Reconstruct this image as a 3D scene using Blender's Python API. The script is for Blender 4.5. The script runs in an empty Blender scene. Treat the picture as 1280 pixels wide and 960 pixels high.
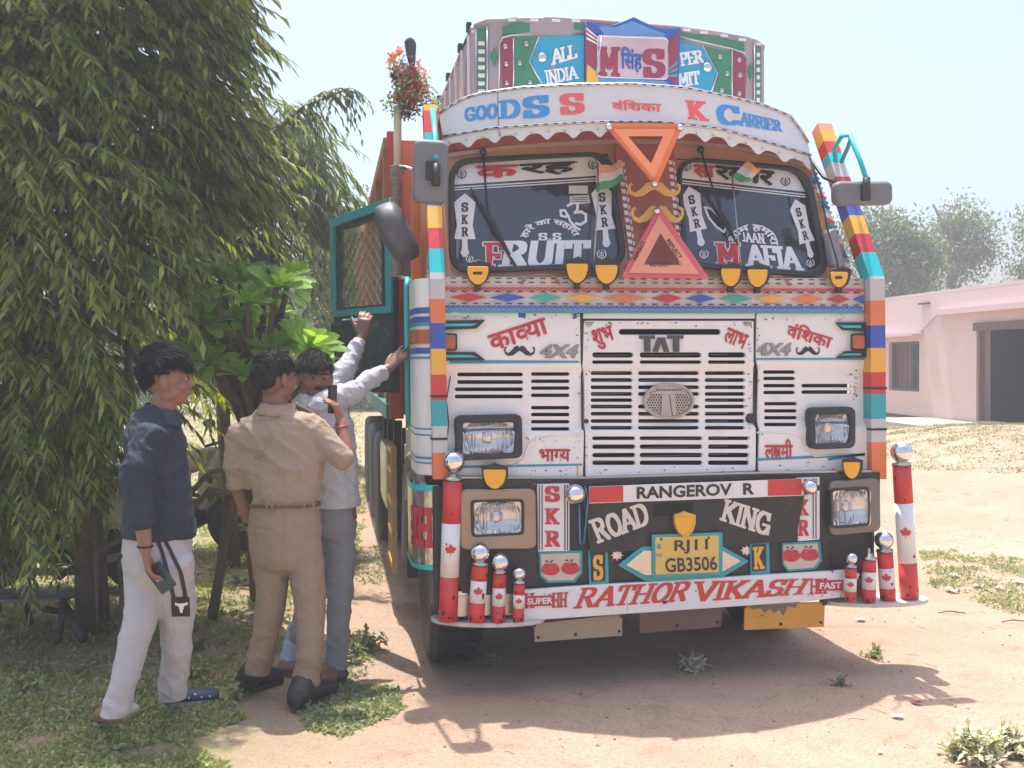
import bpy, bmesh, math, random
import numpy as np
from mathutils import Vector, Matrix, noise, geometry
from math import radians, sin, cos, pi
random.seed(7); RNG = np.random.default_rng(7)
S = bpy.context.scene; COL = S.collection

# ------------------------------------------------------------------ camera, sky, sun, exposure
CAM = Vector((-1.61, -5.15, 1.65)); F = 1300.0
_psi, _pit, _rol = radians(9.9), radians(1.32), radians(.45)
FW = Vector((sin(_psi)*cos(_pit), cos(_psi)*cos(_pit), -sin(_pit)))
_r = Vector((cos(_psi), -sin(_psi), 0)); _u = _r.cross(FW)
RI = _r*cos(_rol)-_u*sin(_rol); UP = _u*cos(_rol)+_r*sin(_rol)
cd = bpy.data.cameras.new('camera'); co = bpy.data.objects.new('camera', cd); COL.objects.link(co)
m = Matrix((RI, UP, -FW)).transposed().to_4x4(); m.translation = CAM; co.matrix_world = m
cd.sensor_width = 36; cd.lens = F/1280*36; cd.clip_end = 3000; cd.clip_start = .05
S.camera = co
SUN_EL = radians(76.5)
sd = Vector((-.035, cos(SUN_EL), sin(SUN_EL))).normalized()       # towards the sun
w = bpy.data.worlds.new('World'); S.world = w; w.use_nodes = True
nt = w.node_tree; sky = nt.nodes.new('ShaderNodeTexSky'); sky.sky_type = 'NISHITA'; sky.sun_disc = False
sky.sun_elevation = SUN_EL; sky.sun_rotation = math.atan2(sd.x, sd.y); sky.air_density = 1.0; sky.dust_density = 5.0; sky.ozone_density = 2.5
nt.links.new(sky.outputs[0], nt.nodes['Background'].inputs[0]); nt.nodes['Background'].inputs[1].default_value = .15
sl = bpy.data.lights.new('sun', 'SUN'); sl.energy = 3.6; sl.angle = radians(.55); sl.color = (1, .965, .92)
so = bpy.data.objects.new('sun', sl); COL.objects.link(so); so.rotation_euler = (-sd).to_track_quat('-Z', 'Y').to_euler(); so.location = (0, 0, 20)
S.view_settings.view_transform = 'Standard'; S.view_settings.look = 'None'; S.view_settings.gamma = 1; S.view_settings.exposure = .98

# ------------------------------------------------------------------ picture to place
def ray(px, py): return FW + RI*((px-640)/F) - UP*((py-480)/F)
def W(px, py, D): return CAM + ray(px, py)*D                      # point at forward distance D
def AtY(px, py, y):
    d = ray(px, py); return CAM + d*((y-CAM.y)/d.y)
def G(px, py, z=0):
    d = ray(px, py); return CAM + d*((z-CAM.z)/d.z)
def hit(px, py, surf, lift=0):
    d = ray(px, py); y = 0.0
    for _ in range(9):
        p = CAM + d*((y-CAM.y)/d.y); y = surf(p.x, p.z)-lift
    return CAM + d*((y-CAM.y)/d.y)
def sm(a, b, x):
    t = max(0, min(1, (x-a)/(b-a))); return t*t*(3-2*t)

# ------------------------------------------------------------------ materials
MATS = {}
def M(name, col, rough=.5, metal=0., var=.12, scale=6, bump=0., bscale=40, dirt=0., dcol=(.36, .27, .19), spec=.5, coat=0.):
    if name in MATS: return MATS[name]
    m = bpy.data.materials.new(name); m.use_nodes = True; n = m.node_tree; b = n.nodes['Principled BSDF']
    b.inputs['Roughness'].default_value = rough; b.inputs['Metallic'].default_value = metal
    b.inputs['Specular IOR Level'].default_value = spec; b.inputs['Coat Weight'].default_value = coat
    tc = n.nodes.new('ShaderNodeTexCoord')
    no = n.nodes.new('ShaderNodeTexNoise'); no.inputs['Scale'].default_value = scale; no.inputs['Detail'].default_value = 6
    n.links.new(tc.outputs['Object'], no.inputs['Vector'])
    mx = n.nodes.new('ShaderNodeMix'); mx.data_type = 'RGBA'
    mx.inputs[6].default_value = (*[max(0, c*(1-var)) for c in col], 1); mx.inputs[7].default_value = (*[min(1, c*(1+var*.8)) for c in col], 1)
    n.links.new(no.outputs['Fac'], mx.inputs[0]); out = mx.outputs[2]
    if dirt > 0:
        n2 = n.nodes.new('ShaderNodeTexNoise'); n2.inputs['Scale'].default_value = scale*2.3; n2.inputs['Detail'].default_value = 9; n2.inputs['Roughness'].default_value = .7
        n.links.new(tc.outputs['Object'], n2.inputs['Vector'])
        r = n.nodes.new('ShaderNodeMapRange'); r.inputs[1].default_value = .62-.25*dirt; r.inputs[2].default_value = .78; r.inputs[4].default_value = min(.95, dirt*1.3)
        n.links.new(n2.outputs['Fac'], r.inputs[0])
        m2 = n.nodes.new('ShaderNodeMix'); m2.data_type = 'RGBA'; m2.inputs[7].default_value = (*dcol, 1)
        n.links.new(r.outputs[0], m2.inputs[0]); n.links.new(out, m2.inputs[6]); out = m2.outputs[2]
        ad = n.nodes.new('ShaderNodeMath'); ad.operation = 'MULTIPLY_ADD'; ad.inputs[1].default_value = .4; ad.inputs[2].default_value = rough
        n.links.new(r.outputs[0], ad.inputs[0]); n.links.new(ad.outputs[0], b.inputs['Roughness'])
    n.links.new(out, b.inputs['Base Color'])
    if bump > 0:
        n3 = n.nodes.new('ShaderNodeTexNoise'); n3.inputs['Scale'].default_value = bscale; n3.inputs['Detail'].default_value = 5
        n.links.new(tc.outputs['Object'], n3.inputs['Vector'])
        bp = n.nodes.new('ShaderNodeBump'); bp.inputs['Strength'].default_value = bump; bp.inputs['Distance'].default_value = .02
        n.links.new(n3.outputs['Fac'], bp.inputs['Height']); n.links.new(bp.outputs[0], b.inputs['Normal'])
    MATS[name] = m; return m
def leafmat(name, c1, c2, trans=.35, rough=.5):
    if name in MATS: return MATS[name]
    m = bpy.data.materials.new(name); m.use_nodes = True; n = m.node_tree; b = n.nodes['Principled BSDF']; o = n.nodes['Material Output']
    g = n.nodes.new('ShaderNodeNewGeometry'); mx = n.nodes.new('ShaderNodeMix'); mx.data_type = 'RGBA'
    mx.inputs[6].default_value = (*c1, 1); mx.inputs[7].default_value = (*c2, 1)
    n.links.new(g.outputs['Random Per Island'], mx.inputs[0]); n.links.new(mx.outputs[2], b.inputs['Base Color'])
    b.inputs['Roughness'].default_value = rough; b.inputs['Specular IOR Level'].default_value = .35
    t = n.nodes.new('ShaderNodeBsdfTranslucent'); hs = n.nodes.new('ShaderNodeMix'); hs.data_type = 'RGBA'; hs.blend_type = 'MULTIPLY'; hs.inputs[0].default_value = 1
    hs.inputs[7].default_value = (1.25, 1.2, .5, 1); n.links.new(mx.outputs[2], hs.inputs[6]); n.links.new(hs.outputs[2], t.inputs['Color'])
    ms = n.nodes.new('ShaderNodeMixShader'); ms.inputs[0].default_value = trans
    n.links.new(b.outputs[0], ms.inputs[1]); n.links.new(t.outputs[0], ms.inputs[2]); n.links.new(ms.outputs[0], o.inputs['Surface'])
    MATS[name] = m; return m
WHITE = M('white_paint', (.84, .82, .80), .33, var=.07, dirt=.27, dcol=(.46, .36, .28), bump=.12, bscale=5)
WHITE2 = M('white_vinyl', (.78, .77, .76), .42, var=.06, scale=9, dirt=.2, dcol=(.5, .44, .38))
CANW = M('canopy_white', (.70, .72, .77), .33, var=.08, dirt=.25, dcol=(.45, .42, .42), bump=.1, bscale=4)
BLACK = M('black_paint', (.022, .02, .02), .45, var=.3, dirt=.25, dcol=(.16, .12, .1))
RUB = M('black_rubber', (.03, .03, .032), .6, var=.3, dirt=.3, dcol=(.17, .14, .12))
RED = M('red_paint', (.62, .045, .04), .4, var=.15, scale=9, dirt=.35, dcol=(.35, .14, .1))
REDT = M('red_lettering', (.55, .035, .05), .5, var=.15, scale=14, dirt=.3, dcol=(.55, .35, .33))
ORG = M('orange_paint', (.75, .2, .07), .45, var=.15, dirt=.15)
SALM = M('salmon_reflector', (.85, .32, .18), .4, var=.1)
PINK = M('pink_red_reflector', (.72, .12, .13), .4, var=.1)
YEL = M('yellow_paint', (.8, .42, .06), .45, var=.12, dirt=.15)
LAMPY = M('amber_lens', (.85, .42, .03), .25, var=.08)
TEAL = M('teal_paint', (.03, .36, .40), .42, var=.15, dirt=.12)
CYAN = M('cyan_paint', (.02, .52, .58), .35, var=.1)
BLUE = M('blue_paint', (.04, .1, .42), .4, var=.15, dirt=.1)
LBLUE = M('light_blue_lettering', (.05, .33, .78), .45, var=.15, scale=10, dirt=.2, dcol=(.3, .5, .75))
BLINE = M('blue_line_paint', (.05, .3, .48), .4, var=.3)
GREEN = M('green_paint', (.05, .22, .12), .45, var=.2, dirt=.2)
GREENT = M('turquoise_green', (.05, .42, .32), .4, var=.1)
CHROME = M('chrome', (.78, .78, .78), .1, 1., var=.05)
STEEL = M('worn_steel', (.5, .49, .47), .3, 1., var=.2, dirt=.3)
SILV = M('silver_foil', (.62, .62, .64), .3, .8, var=.25, scale=60)
GREYP = M('grey_plastic', (.17, .17, .19), .55, var=.12, dirt=.15)
VSHADE = M('void_shade', (.02, .017, .015), .9, var=.3)  # near-black colour standing in for the shade inside openings and gaps
GLASSD = M('dark_window_glass', (.035, .04, .05), .05, var=.3, scale=3, spec=1.0, dirt=.3, dcol=(.11, .12, .13))
MAR = M('maroon_paint', (.3, .04, .08), .45, var=.15, dirt=.15)
PURP = M('dusty_purple_paint', (.38, .31, .33), .55, var=.2, dirt=.3)
AMB = M('brown_amber_lens', (.42, .12, .04), .25, var=.2)
TAN = M('ochre_frame_paint', (.62, .34, .2), .5, var=.15, dirt=.2)

# ------------------------------------------------------------------ object helpers
def new(name, me, mat=None, parent=None, smooth=False):
    o = bpy.data.objects.new(name, me); COL.objects.link(o)
    if mat:
        if isinstance(mat, (list, tuple)):
            for q in mat: me.materials.append(q)
        else: me.materials.append(mat)
    if parent is not None: o.parent = parent; 
    if smooth: me.shade_smooth()
    return o
def rel(o, parent):                                               # parent at an Empty not in the origin, keeping the place
    o.parent = parent; o.matrix_parent_inverse = Matrix.Translation(parent.location).inverted(); return o
def tag(o, label=None, cat=None, group=None, kind=None):
    if label: o['label'] = label
    if cat: o['category'] = cat
    if group: o['group'] = group
    if kind: o['kind'] = kind
    return o
def thing(name, label, cat, loc=(0, 0, 0), group=None):
    o = bpy.data.objects.new(name, None); COL.objects.link(o); o.location = loc; o.empty_display_size = .1
    tag(o, label, cat, group); return o
def mesh(v, f, name='mesh'):
    me = bpy.data.meshes.new(name); me.from_pydata([tuple(p) for p in v], [], f); me.update(); return me
def bm_mesh(bm, recalc=True):
    if recalc: bmesh.ops.recalc_face_normals(bm, faces=bm.faces)
    me = bpy.data.meshes.new('mesh'); bm.to_mesh(me); bm.free(); return me
def np_mesh(V, Fq):
    """V (n,3), Fq (m,k) arrays"""
    me = bpy.data.meshes.new('mesh'); n, k = Fq.shape
    me.vertices.add(len(V)); me.vertices.foreach_set('co', V.astype(np.float32).ravel())
    me.loops.add(n*k); me.loops.foreach_set('vertex_index', Fq.astype(np.int32).ravel())
    me.polygons.add(n); me.polygons.foreach_set('loop_start', np.arange(0, n*k, k, dtype=np.int32))
    me.update(calc_edges=True); me.validate(); return me
def box(bm, c, s, rot=None, bev=0):
    r = bmesh.ops.create_cube(bm, size=1)
    mt = Matrix.Translation(Vector(c)) @ (rot.to_4x4() if rot is not None else Matrix()) @ Matrix.Diagonal((*s, 1))
    bmesh.ops.transform(bm, matrix=mt, verts=r['verts'])
    if bev:
        es = list({e for v in r['verts'] for e in v.link_edges})
        bmesh.ops.bevel(bm, geom=es, offset=bev, segments=2, affect='EDGES', profile=.7)
    return r['verts']
def boxo(name, c, s, mat, parent=None, rot=None, bev=0):
    bm = bmesh.new(); box(bm, c, s, rot, bev); return new(name, bm_mesh(bm), mat, parent)
def sph(bm, c, r, seg=20, sc=(1, 1, 1)):
    v = bmesh.ops.create_uvsphere(bm, u_segments=seg, v_segments=seg//2+2, radius=r)['verts']
    bmesh.ops.transform(bm, matrix=Matrix.Translation(Vector(c)) @ Matrix.Diagonal((*sc, 1)), verts=v); return v
def spho(name, c, r, mat, parent=None, sc=(1, 1, 1), seg=24):
    bm = bmesh.new(); sph(bm, c, r, seg, sc); return new(name, bm_mesh(bm), mat, parent, True)
def lathe(bm, prof, origin, axis=(0, 0, 1), seg=24):
    """prof [(radius, height)]"""
    q = Vector(axis).normalized().to_track_quat('Z', 'Y'); rings = []
    for r, h in prof:
        rings.append([bm.verts.new(Vector(origin)+q @ Vector((r*cos(2*pi*k/seg), r*sin(2*pi*k/seg), h))) for k in range(seg)])
    fs = []
    for a, b in zip(rings, rings[1:]):
        for k in range(seg): fs.append(bm.faces.new((a[k], a[(k+1) % seg], b[(k+1) % seg], b[k])))
    if prof[0][0] > 1e-5: fs.append(bm.faces.new(rings[0][::-1]))
    if prof[-1][0] > 1e-5: fs.append(bm.faces.new(rings[-1]))
    return fs
def tube(bm, pts, r, seg=8, cap=True):
    pts = [Vector(p) for p in pts]; rr = r if isinstance(r, (list, tuple)) else [r]*len(pts); rings = []
    ref = Vector((0, 0, 1)); 
    if abs((pts[-1]-pts[0]).normalized().z) > .9: ref = Vector((1, 0, 0))
    for i, p in enumerate(pts):
        t = (pts[min(i+1, len(pts)-1)]-pts[max(i-1, 0)]).normalized()
        a = t.cross(ref).normalized(); b = t.cross(a)
        rings.append([bm.verts.new(p+(a*cos(2*pi*k/seg)+b*sin(2*pi*k/seg))*rr[i]) for k in range(seg)])
    for A, B in zip(rings, rings[1:]):
        for k in range(seg): bm.faces.new((A[k], A[(k+1) % seg], B[(k+1) % seg], B[k]))
    if cap: bm.faces.new(rings[0][::-1]); bm.faces.new(rings[-1])
def tubeo(name, pts, r, mat, parent=None, seg=8, smooth=True):
    bm = bmesh.new(); tube(bm, pts, r, seg); return new(name, bm_mesh(bm), mat, parent, smooth)

# ---- plates traced on a surface y = surf(x, z), real thickness towards the viewer
def rr(x0, y0, x1, y1, r, n=4):
    r = min(r, abs(x1-x0)/2-1e-3, abs(y1-y0)/2-1e-3); o = []
    for cx, cy, a in ((x1-r, y0+r, -90), (x1-r, y1-r, 0), (x0+r, y1-r, 90), (x0+r, y0+r, 180)):
        for k in range(n+1):
            t = radians(a+90*k/n); o.append((cx+r*cos(t), cy+r*sin(t)))
    return o
def rquad(q, r, n=4):
    """rounded polygon through the corners q"""
    o = []; N = len(q)
    for i in range(N):
        p = Vector(q[i]); a = Vector(q[i-1]); b = Vector(q[(i+1) % N])
        A = p+(a-p).normalized()*min(r, (a-p).length*.45); B = p+(b-p).normalized()*min(r, (b-p).length*.45)
        for k in range(n+1):
            t = k/n; o.append(tuple(A*(1-t)**2+p*2*t*(1-t)+B*t*t))
    return o
def ell(cx, cy, rx, ry, n=20): return [(cx+rx*cos(2*pi*k/n), cy+ry*sin(2*pi*k/n)) for k in range(n)]
def S0(x, z): return 0.
def SLOW(x, z): return .012*sm(1.62, 1.585, z)*1.0 - .035*sm(1.315, 1.28, z)
def SWIN(x, z): return .03+.36*(z-2.1)+.10*abs((x-.06)/1.1)**3
def SCAN(x, z): return -.12+.45*((x-.02)/1.1)**2
def SHEAD(x, z): return .42+.22*abs((x-.05)/.85)**4
def SB(x, z): return -.06
def SBL(x, z): return -.095
def plate(name, loops, surf, mat, parent, lift=0., th=.01, bev=0., cuts=(), px=True, smooth=False):
    cu = bpy.data.curves.new('c', 'CURVE'); cu.dimensions = '2D'; cu.fill_mode = 'BOTH'
    cu.extrude = th/2; cu.bevel_depth = bev; cu.bevel_resolution = 1; cu.offset = -bev
    for lp in loops:
        P = [hit(a, b, surf, lift) for a, b in lp] if px else [Vector((a, 0, b)) for a, b in lp]
        sp = cu.splines.new('POLY'); sp.points.add(len(P)-1); sp.use_cyclic_u = True
        for k, p in enumerate(P): sp.points[k].co = (p.x, p.z, 0, 1)
    o = bpy.data.objects.new('c', cu); me = bpy.data.meshes.new_from_object(o)
    bpy.data.objects.remove(o); bpy.data.curves.remove(cu)
    bm = bmesh.new(); bm.from_mesh(me); bpy.data.meshes.remove(me)
    bmesh.ops.remove_doubles(bm, verts=bm.verts, dist=1e-5)
    for ax, v in cuts:
        n = (0, 1, 0) if ax == 'z' else (1, 0, 0); c = (0, v, 0) if ax == 'z' else (v, 0, 0)
        bmesh.ops.bisect_plane(bm, geom=bm.verts[:]+bm.edges[:]+bm.faces[:], plane_co=c, plane_no=n)
    for v in bm.verts:
        u, z, wv = v.co; v.co = (u, surf(u, z)-lift-(wv+th/2+bev), z)
    me = bm_mesh(bm, False); o = new(name, me, mat, parent, smooth)
    me.materials.clear(); me.materials.append(mat)
    for p in me.polygons: p.material_index = 0
    return o
LOWCUT = [('z', z) for z in (1.62, 1.61, 1.60, 1.585, 1.315, 1.30, 1.28)]
def ribbon(name, top, bot, surf, mat, parent, n=40, th=.012, lift=0.):
    """band between two picture polylines, given depth"""
    def rs(L, t):
        d = [0]
        for a, b in zip(L, L[1:]): d.append(d[-1]+math.hypot(b[0]-a[0], b[1]-a[1]))
        s = t*d[-1]
        for i in range(len(L)-1):
            if s <= d[i+1]+1e-9:
                k = (s-d[i])/(d[i+1]-d[i]); return (L[i][0]*(1-k)+L[i+1][0]*k, L[i][1]*(1-k)+L[i+1][1]*k)
        return L[-1]
    V = []; Fs = []
    for i in range(n+1):
        a = hit(*rs(top, i/n), surf, lift); b = hit(*rs(bot, i/n), surf, lift)
        V += [a, b, b+Vector((0, th, 0)), a+Vector((0, th, 0))]
    for i in range(n):
        k = 4*i
        for q in range(4): Fs.append((k+q, k+(q+1) % 4, k+4+(q+1) % 4, k+4+q))
    Fs.append((0, 3, 2, 1)); Fs.append((4*n, 4*n+1, 4*n+2, 4*n+3))
    bm = bmesh.new(); vs = [bm.verts.new(v) for v in V]
    for f in Fs: bm.faces.new([vs[i] for i in f])
    return new(name, bm_mesh(bm), mat, parent)

# ------------------------------------------------------------------ lettering
def arc(cx, cy, rx, ry, a0, a1, n=9): return [(cx+rx*cos(radians(a0+(a1-a0)*k/n)), cy+ry*sin(radians(a0+(a1-a0)*k/n))) for k in range(n+1)]
GLY = {
 'A': (.86, [[(.06, 0), (.43, 1)], [(.43, 1), (.8, 0)], [(.22, .34), (.64, .34)]]),
 'B': (.76, [[(.14, 0), (.14, 1)], [(.14, 1), (.36, 1)]+arc(.36, .76, .26, .24, 90, -90)+[(.14, .52)], [(.36, .52)]+arc(.38, .26, .3, .26, 90, -90)+[(.14, 0)]]),
 'C': (.8, [arc(.45, .5, .36, .5, 42, 318, 16), [(.72, .98), (.72, .7)]]),
 'D': (.82, [[(.14, 0), (.14, 1)], [(.14, 1), (.34, 1)]+arc(.34, .5, .4, .5, 90, -90, 12)+[(.14, 0)]]),
 'E': (.72, [[(.14, 0), (.14, 1)], [(.14, 1), (.64, 1), (.64, .8)], [(.14, .52), (.5, .52)], [(.14, 0), (.64, 0), (.64, .22)]]),
 'F': (.7, [[(.14, 0), (.14, 1)], [(.14, 1), (.64, 1), (.64, .78)], [(.14, .52), (.5, .52), (.5, .4)]]),
 'G': (.86, [arc(.45, .5, .36, .5, 42, 345, 16), [(.72, .98), (.72, .72)], [(.5, .42), (.78, .42), (.78, .05)]]),
 'H': (.86, [[(.14, 0), (.14, 1)], [(.7, 0), (.7, 1)], [(.14, .5), (.7, .5)]]),
 'I': (.36, [[(.18, 0), (.18, 1)]]),
 'J': (.5, [[(.34, 1), (.34, .2)]+arc(.18, .2, .16, .2, 0, -140, 6)]),
 'K': (.84, [[(.14, 0), (.14, 1)], [(.7, 1), (.18, .42)], [(.3, .56), (.74, 0)]]),
 'L': (.7, [[(.14, 0), (.14, 1)], [(.14, 0), (.62, 0), (.62, .25)]]),
 'M': (1.0, [[(.14, 0), (.14, 1)], [(.14, 1), (.5, .25), (.86, 1)], [(.86, 0), (.86, 1)]]),
 'N': (.88, [[(.14, 0), (.14, 1)], [(.14, 1), (.72, 0)], [(.72, 0), (.72, 1)]]),
 'O': (.86, [arc(.43, .5, .33, .5, 0, 360, 20)]),
 'P': (.74, [[(.14, 0), (.14, 1)], [(.14, 1), (.38, 1)]+arc(.38, .74, .26, .26, 90, -90)+[(.14, .48)]]),
 'R': (.84, [[(.14, 0), (.14, 1)], [(.14, 1), (.38, 1)]+arc(.38, .76, .26, .24, 90, -90)+[(.14, .5)], [(.4, .5), (.72, 0)]]),
 'S': (.74, [arc(.37, .75, .26, .25, 25, 250, 10)+arc(.37, .25, .27, .25, 75, -160, 10), [(.6, .98), (.6, .72)], [(.13, .02), (.13, .3)]]),
 'T': (.8, [[(.4, 0), (.4, 1)], [(.08, .78), (.08, 1), (.72, 1), (.72, .78)]]),
 'U': (.86, [[(.14, 1), (.14, .3)]+arc(.42, .3, .28, .3, 180, 360, 10)+[(.7, 1)]]),
 'V': (.84, [[(.06, 1), (.42, 0)], [(.42, 0), (.78, 1)]]),
 'X': (.84, [[(.1, 1), (.74, 0)], [(.74, 1), (.1, 0)]]),
 '.': (.3, [[(.15, .05), (.15, .08)]]), ' ': (.4, []),
 'क्ष': (.85, [[(.0, 1), (.85, 1)], [(.66, 1), (.66, 0)], [(.34, 1), (.34, .84)]+arc(.22, .68, .14, .15, 60, 300, 8)+[(.4, .58), (.66, .62)], arc(.22, .34, .16, .16, 200, 20, 8)+[(.44, .28), (.66, .42)], [(.4, .3), (.3, .12), (.2, .1)]]),
}
def hull(P):
    P = sorted(set((round(a, 5), round(b, 5)) for a, b in P))
    def half(Q):
        h = []
        for p in Q:
            while len(h) > 1 and (h[-1][0]-h[-2][0])*(p[1]-h[-2][1])-(h[-1][1]-h[-2][1])*(p[0]-h[-2][0]) <= 0: h.pop()
            h.append(p)
        return h
    a = half(P); b = half(P[::-1]); return a[:-1]+b[:-1]
def slab(body, nw=.2, nh=.12, serif=.11, extra=0., track=0.):
    polys = []; x = 0
    for ch in ([body] if body in GLY and len(body) > 1 else body):
        wd, st = GLY[ch]
        for s in st:
            hw, hh = nw/2+extra, nh/2+extra
            for a, b in zip(s, s[1:]):
                P = []
                for q in (a, b):
                    yy = hh+(q[1])*(1-2*(nh/2))  if True else q[1]
                    cy = nh/2+q[1]*(1-nh)
                    P += [(x+q[0]-hw, cy-hh), (x+q[0]+hw, cy-hh), (x+q[0]+hw, cy+hh), (x+q[0]-hw, cy+hh)]
                polys.append(hull(P))
            if serif and len(s) == 2 and abs(s[0][0]-s[1][0]) < .75 and s[0][1] != s[1][1] and abs(s[0][1]-s[1][1]) > .5:
                for q in s:
                    if q[1] in (0, 1) and ch not in 'V.' or (ch == 'V' and q[1] == 1):
                        if ch in 'AV' and q[1] == (1 if ch == 'A' else 0): continue
                        cy = nh/2+q[1]*(1-nh); e = nw/2+serif+extra
                        polys.append([(x+q[0]-e, cy-hh), (x+q[0]+e, cy-hh), (x+q[0]+e, cy+hh), (x+q[0]-e, cy+hh)])
        x += wd+track
    return polys, x-track
def polys_norm(polys, box_=None):
    xs = [p[0] for q in polys for p in q]; ys = [p[1] for q in polys for p in q]
    x0, x1, y0, y1 = box_ if box_ else (min(xs), max(xs), min(ys), max(ys))
    return [[((a-x0)/(x1-x0), (b-y0)/(y1-y0)) for a, b in q] for q in polys], (x0, x1, y0, y1)
def fontmesh(body, bold=0.):
    t = bpy.data.curves.new('t', 'FONT'); t.body = body; t.size = 1; t.offset = bold; t.resolution_u = 3
    o = bpy.data.objects.new('t', t); me = bpy.data.meshes.new_from_object(o); bpy.data.objects.remove(o); bpy.data.curves.remove(t)
    bm = bmesh.new(); bm.from_mesh(me); bpy.data.meshes.remove(me); bmesh.ops.remove_doubles(bm, verts=bm.verts, dist=1e-5); return bm
def islands(bm):
    seen = set(); out = []
    bm.verts.ensure_lookup_table()
    for v in bm.verts:
        if v in seen: continue
        st = [v]; g = []; seen.add(v)
        while st:
            a = st.pop(); g.append(a)
            for e in a.link_edges:
                b = e.other_vert(a)
                if b not in seen: seen.add(b); st.append(b)
        out.append(g)
    return out
def fontgeo(body, bold=0., shifts=0.):
    """list of (verts2d, faces) islands; '|' after a letter makes its half form"""
    out = []; x = 0; segs = []; i = 0
    cur = ''
    for ch in body:
        if ch == '|': segs.append((cur[:-1], 0)); segs.append((cur[-1], 1)); cur = ''
        elif ch == '~': segs.append((cur, 0)); segs.append(('~', 2)); cur = ''
        else: cur += ch
    segs.append((cur, 0))
    for s, half in segs:
        if not s: continue
        if half == 2:
            P, wd = slab('क्ष', .1, .1, 0)
            for q in P: out.append(([(x+a*.62, b*.62) for a, b in q], [tuple(range(len(q)))]))
            x += wd*.62; continue
        bm = fontmesh(s, bold)
        if not bm.verts: x += .25; bm.free(); continue
        if half:
            xm = max(v.co.x for v in bm.verts)
            bmesh.ops.bisect_plane(bm, geom=bm.verts[:]+bm.edges[:]+bm.faces[:], plane_co=(xm-.17, 0, 0), plane_no=(1, 0, 0), clear_outer=True)
        x0 = 0
        for g in islands(bm):
            idx = {v: k for k, v in enumerate(g)}
            fs = {f for v in g for f in v.link_faces}
            out.append(([(x+v.co.x, v.co.y) for v in g], [tuple(idx[v] for v in f.verts) for f in fs]))
        x += max(v.co.x for v in bm.verts)-(.0 if not half else 0); bm.free()
    if shifts:
        base = out; out = []
        for dx, dy in ((0, 0), (shifts, 0), (-shifts, 0), (0, shifts), (0, -shifts)):
            out += [([(a+dx, b+dy) for a, b in V], f) for V, f in base]
    return out
def bil(q, u, v):
    (ax, ay), (bx, by), (cx, cy), (dx, dy) = q      # TL TR BR BL, v up
    tx = ax*(1-u)+bx*u; ty = ay*(1-u)+by*u; lx = dx*(1-u)+cx*u; ly = dy*(1-u)+cy*u
    return (lx*(1-v)+tx*v, ly*(1-v)+ty*v)
def rot(cx, cy, w_, h_, a):
    """picture box centred at cx, cy turned by a degrees (clockwise positive)"""
    c, s = cos(radians(a)), sin(radians(a))
    return [(cx+x*c-y*s, cy+x*s+y*c) for x, y in ((-w_/2, -h_/2), (w_/2, -h_/2), (w_/2, h_/2), (-w_/2, h_/2))]
def bx(x0, y0, x1, y1): return [(x0, y0), (x1, y0), (x1, y1), (x0, y1)]
NLET = [0]
def lay(geo, fn, mat, parent, surf, lift, name='lettering', layer=0, step=.00012):
    """flat print: every island a hair above the one before so that no two faces coincide"""
    V = []; Fs = []; k = 0
    for vs, fs in geo:
        b = len(V); l = lift+layer*.0016+(k % 12)*step; k += 1
        for a, c in vs: V.append(hit(*fn(a, c), surf, l))
        for f in fs: Fs.append([b+i for i in f])
    me = mesh(V, Fs)
    # face the viewer
    me.validate()
    bm = bmesh.new(); bm.from_mesh(me)
    fl = [f for f in bm.faces if f.normal.y > 0]
    if fl: bmesh.ops.reverse_faces(bm, faces=fl)
    bm.to_mesh(me); bm.free()
    NLET[0] += 1
    return new(name, me, mat, parent)
def norm_geo(geo, bb=None):
    xs = [a for V, f in geo for a, b in V]; ys = [b for V, f in geo for a, b in V]
    bb = bb or (min(xs), max(xs), min(ys), max(ys)); x0, x1, y0, y1 = bb
    return [([((a-x0)/(x1-x0), (b-y0)/(y1-y0)) for a, b in V], f) for V, f in geo], bb
def word(body, quad, mat, parent, surf=S0, lift=.004, font='slab', bold=.0, outline=None, nw=.2, nh=.12, serif=.11, owide=.05, track=.06, layer=0, fn=None, italic=0., shifts=0.):
    if font == 'slab':
        P, wd = slab(body, nw, nh, serif, 0, track); geo = [(q, [tuple(range(len(q)))]) for q in P]
        og = [(q, [tuple(range(len(q)))]) for q in slab(body, nw, nh, serif, owide, track)[0]] if outline else None
    else:
        geo = fontgeo(body, bold, shifts); og = fontgeo(body, bold+owide, shifts) if outline else None
    if italic:
        geo = [([(a+b*italic, b) for a, b in V], f) for V, f in geo]
        if og: og = [([(a+b*italic, b) for a, b in V], f) for V, f in og]
    geo, bb = norm_geo(geo); f_ = fn or (lambda a, b: bil(quad, a, b))
    if og:
        og, _ = norm_geo(og, bb); lay(og, f_, outline, parent, surf, lift, layer=layer)
    return lay(geo, f_, mat, parent, surf, lift, layer=layer+(1 if outline else 0))
def shape(P, mat, parent, surf=S0, lift=.004, name='emblem', layer=0):
    """flat printed polygons in picture outline"""
    geo = []
    for p in P:
        t = geometry.tessellate_polygon([[Vector((a, b, 0)) for a, b in p]])
        geo.append((p, [tuple(x) for x in t]))
    return lay(geo, lambda a, b: (a, b), mat, parent, surf, lift, name, layer)
def stroke(L, wd, closed=False):
    """picture polyline as quads of width wd"""
    out = []; L = list(L)+([L[0]] if closed else [])
    for (a, b), (c, d) in zip(L, L[1:]):
        n = math.hypot(c-a, d-b) or 1; nx, ny = -(d-b)/n*wd/2, (c-a)/n*wd/2; ex, ey = (c-a)/n*wd*.3, (d-b)/n*wd*.3
        out.append([(a+nx-ex, b+ny-ey), (c+nx+ex, d+ny+ey), (c-nx+ex, d-ny+ey), (a-nx-ex, b-ny-ey)])
    return out

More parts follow.
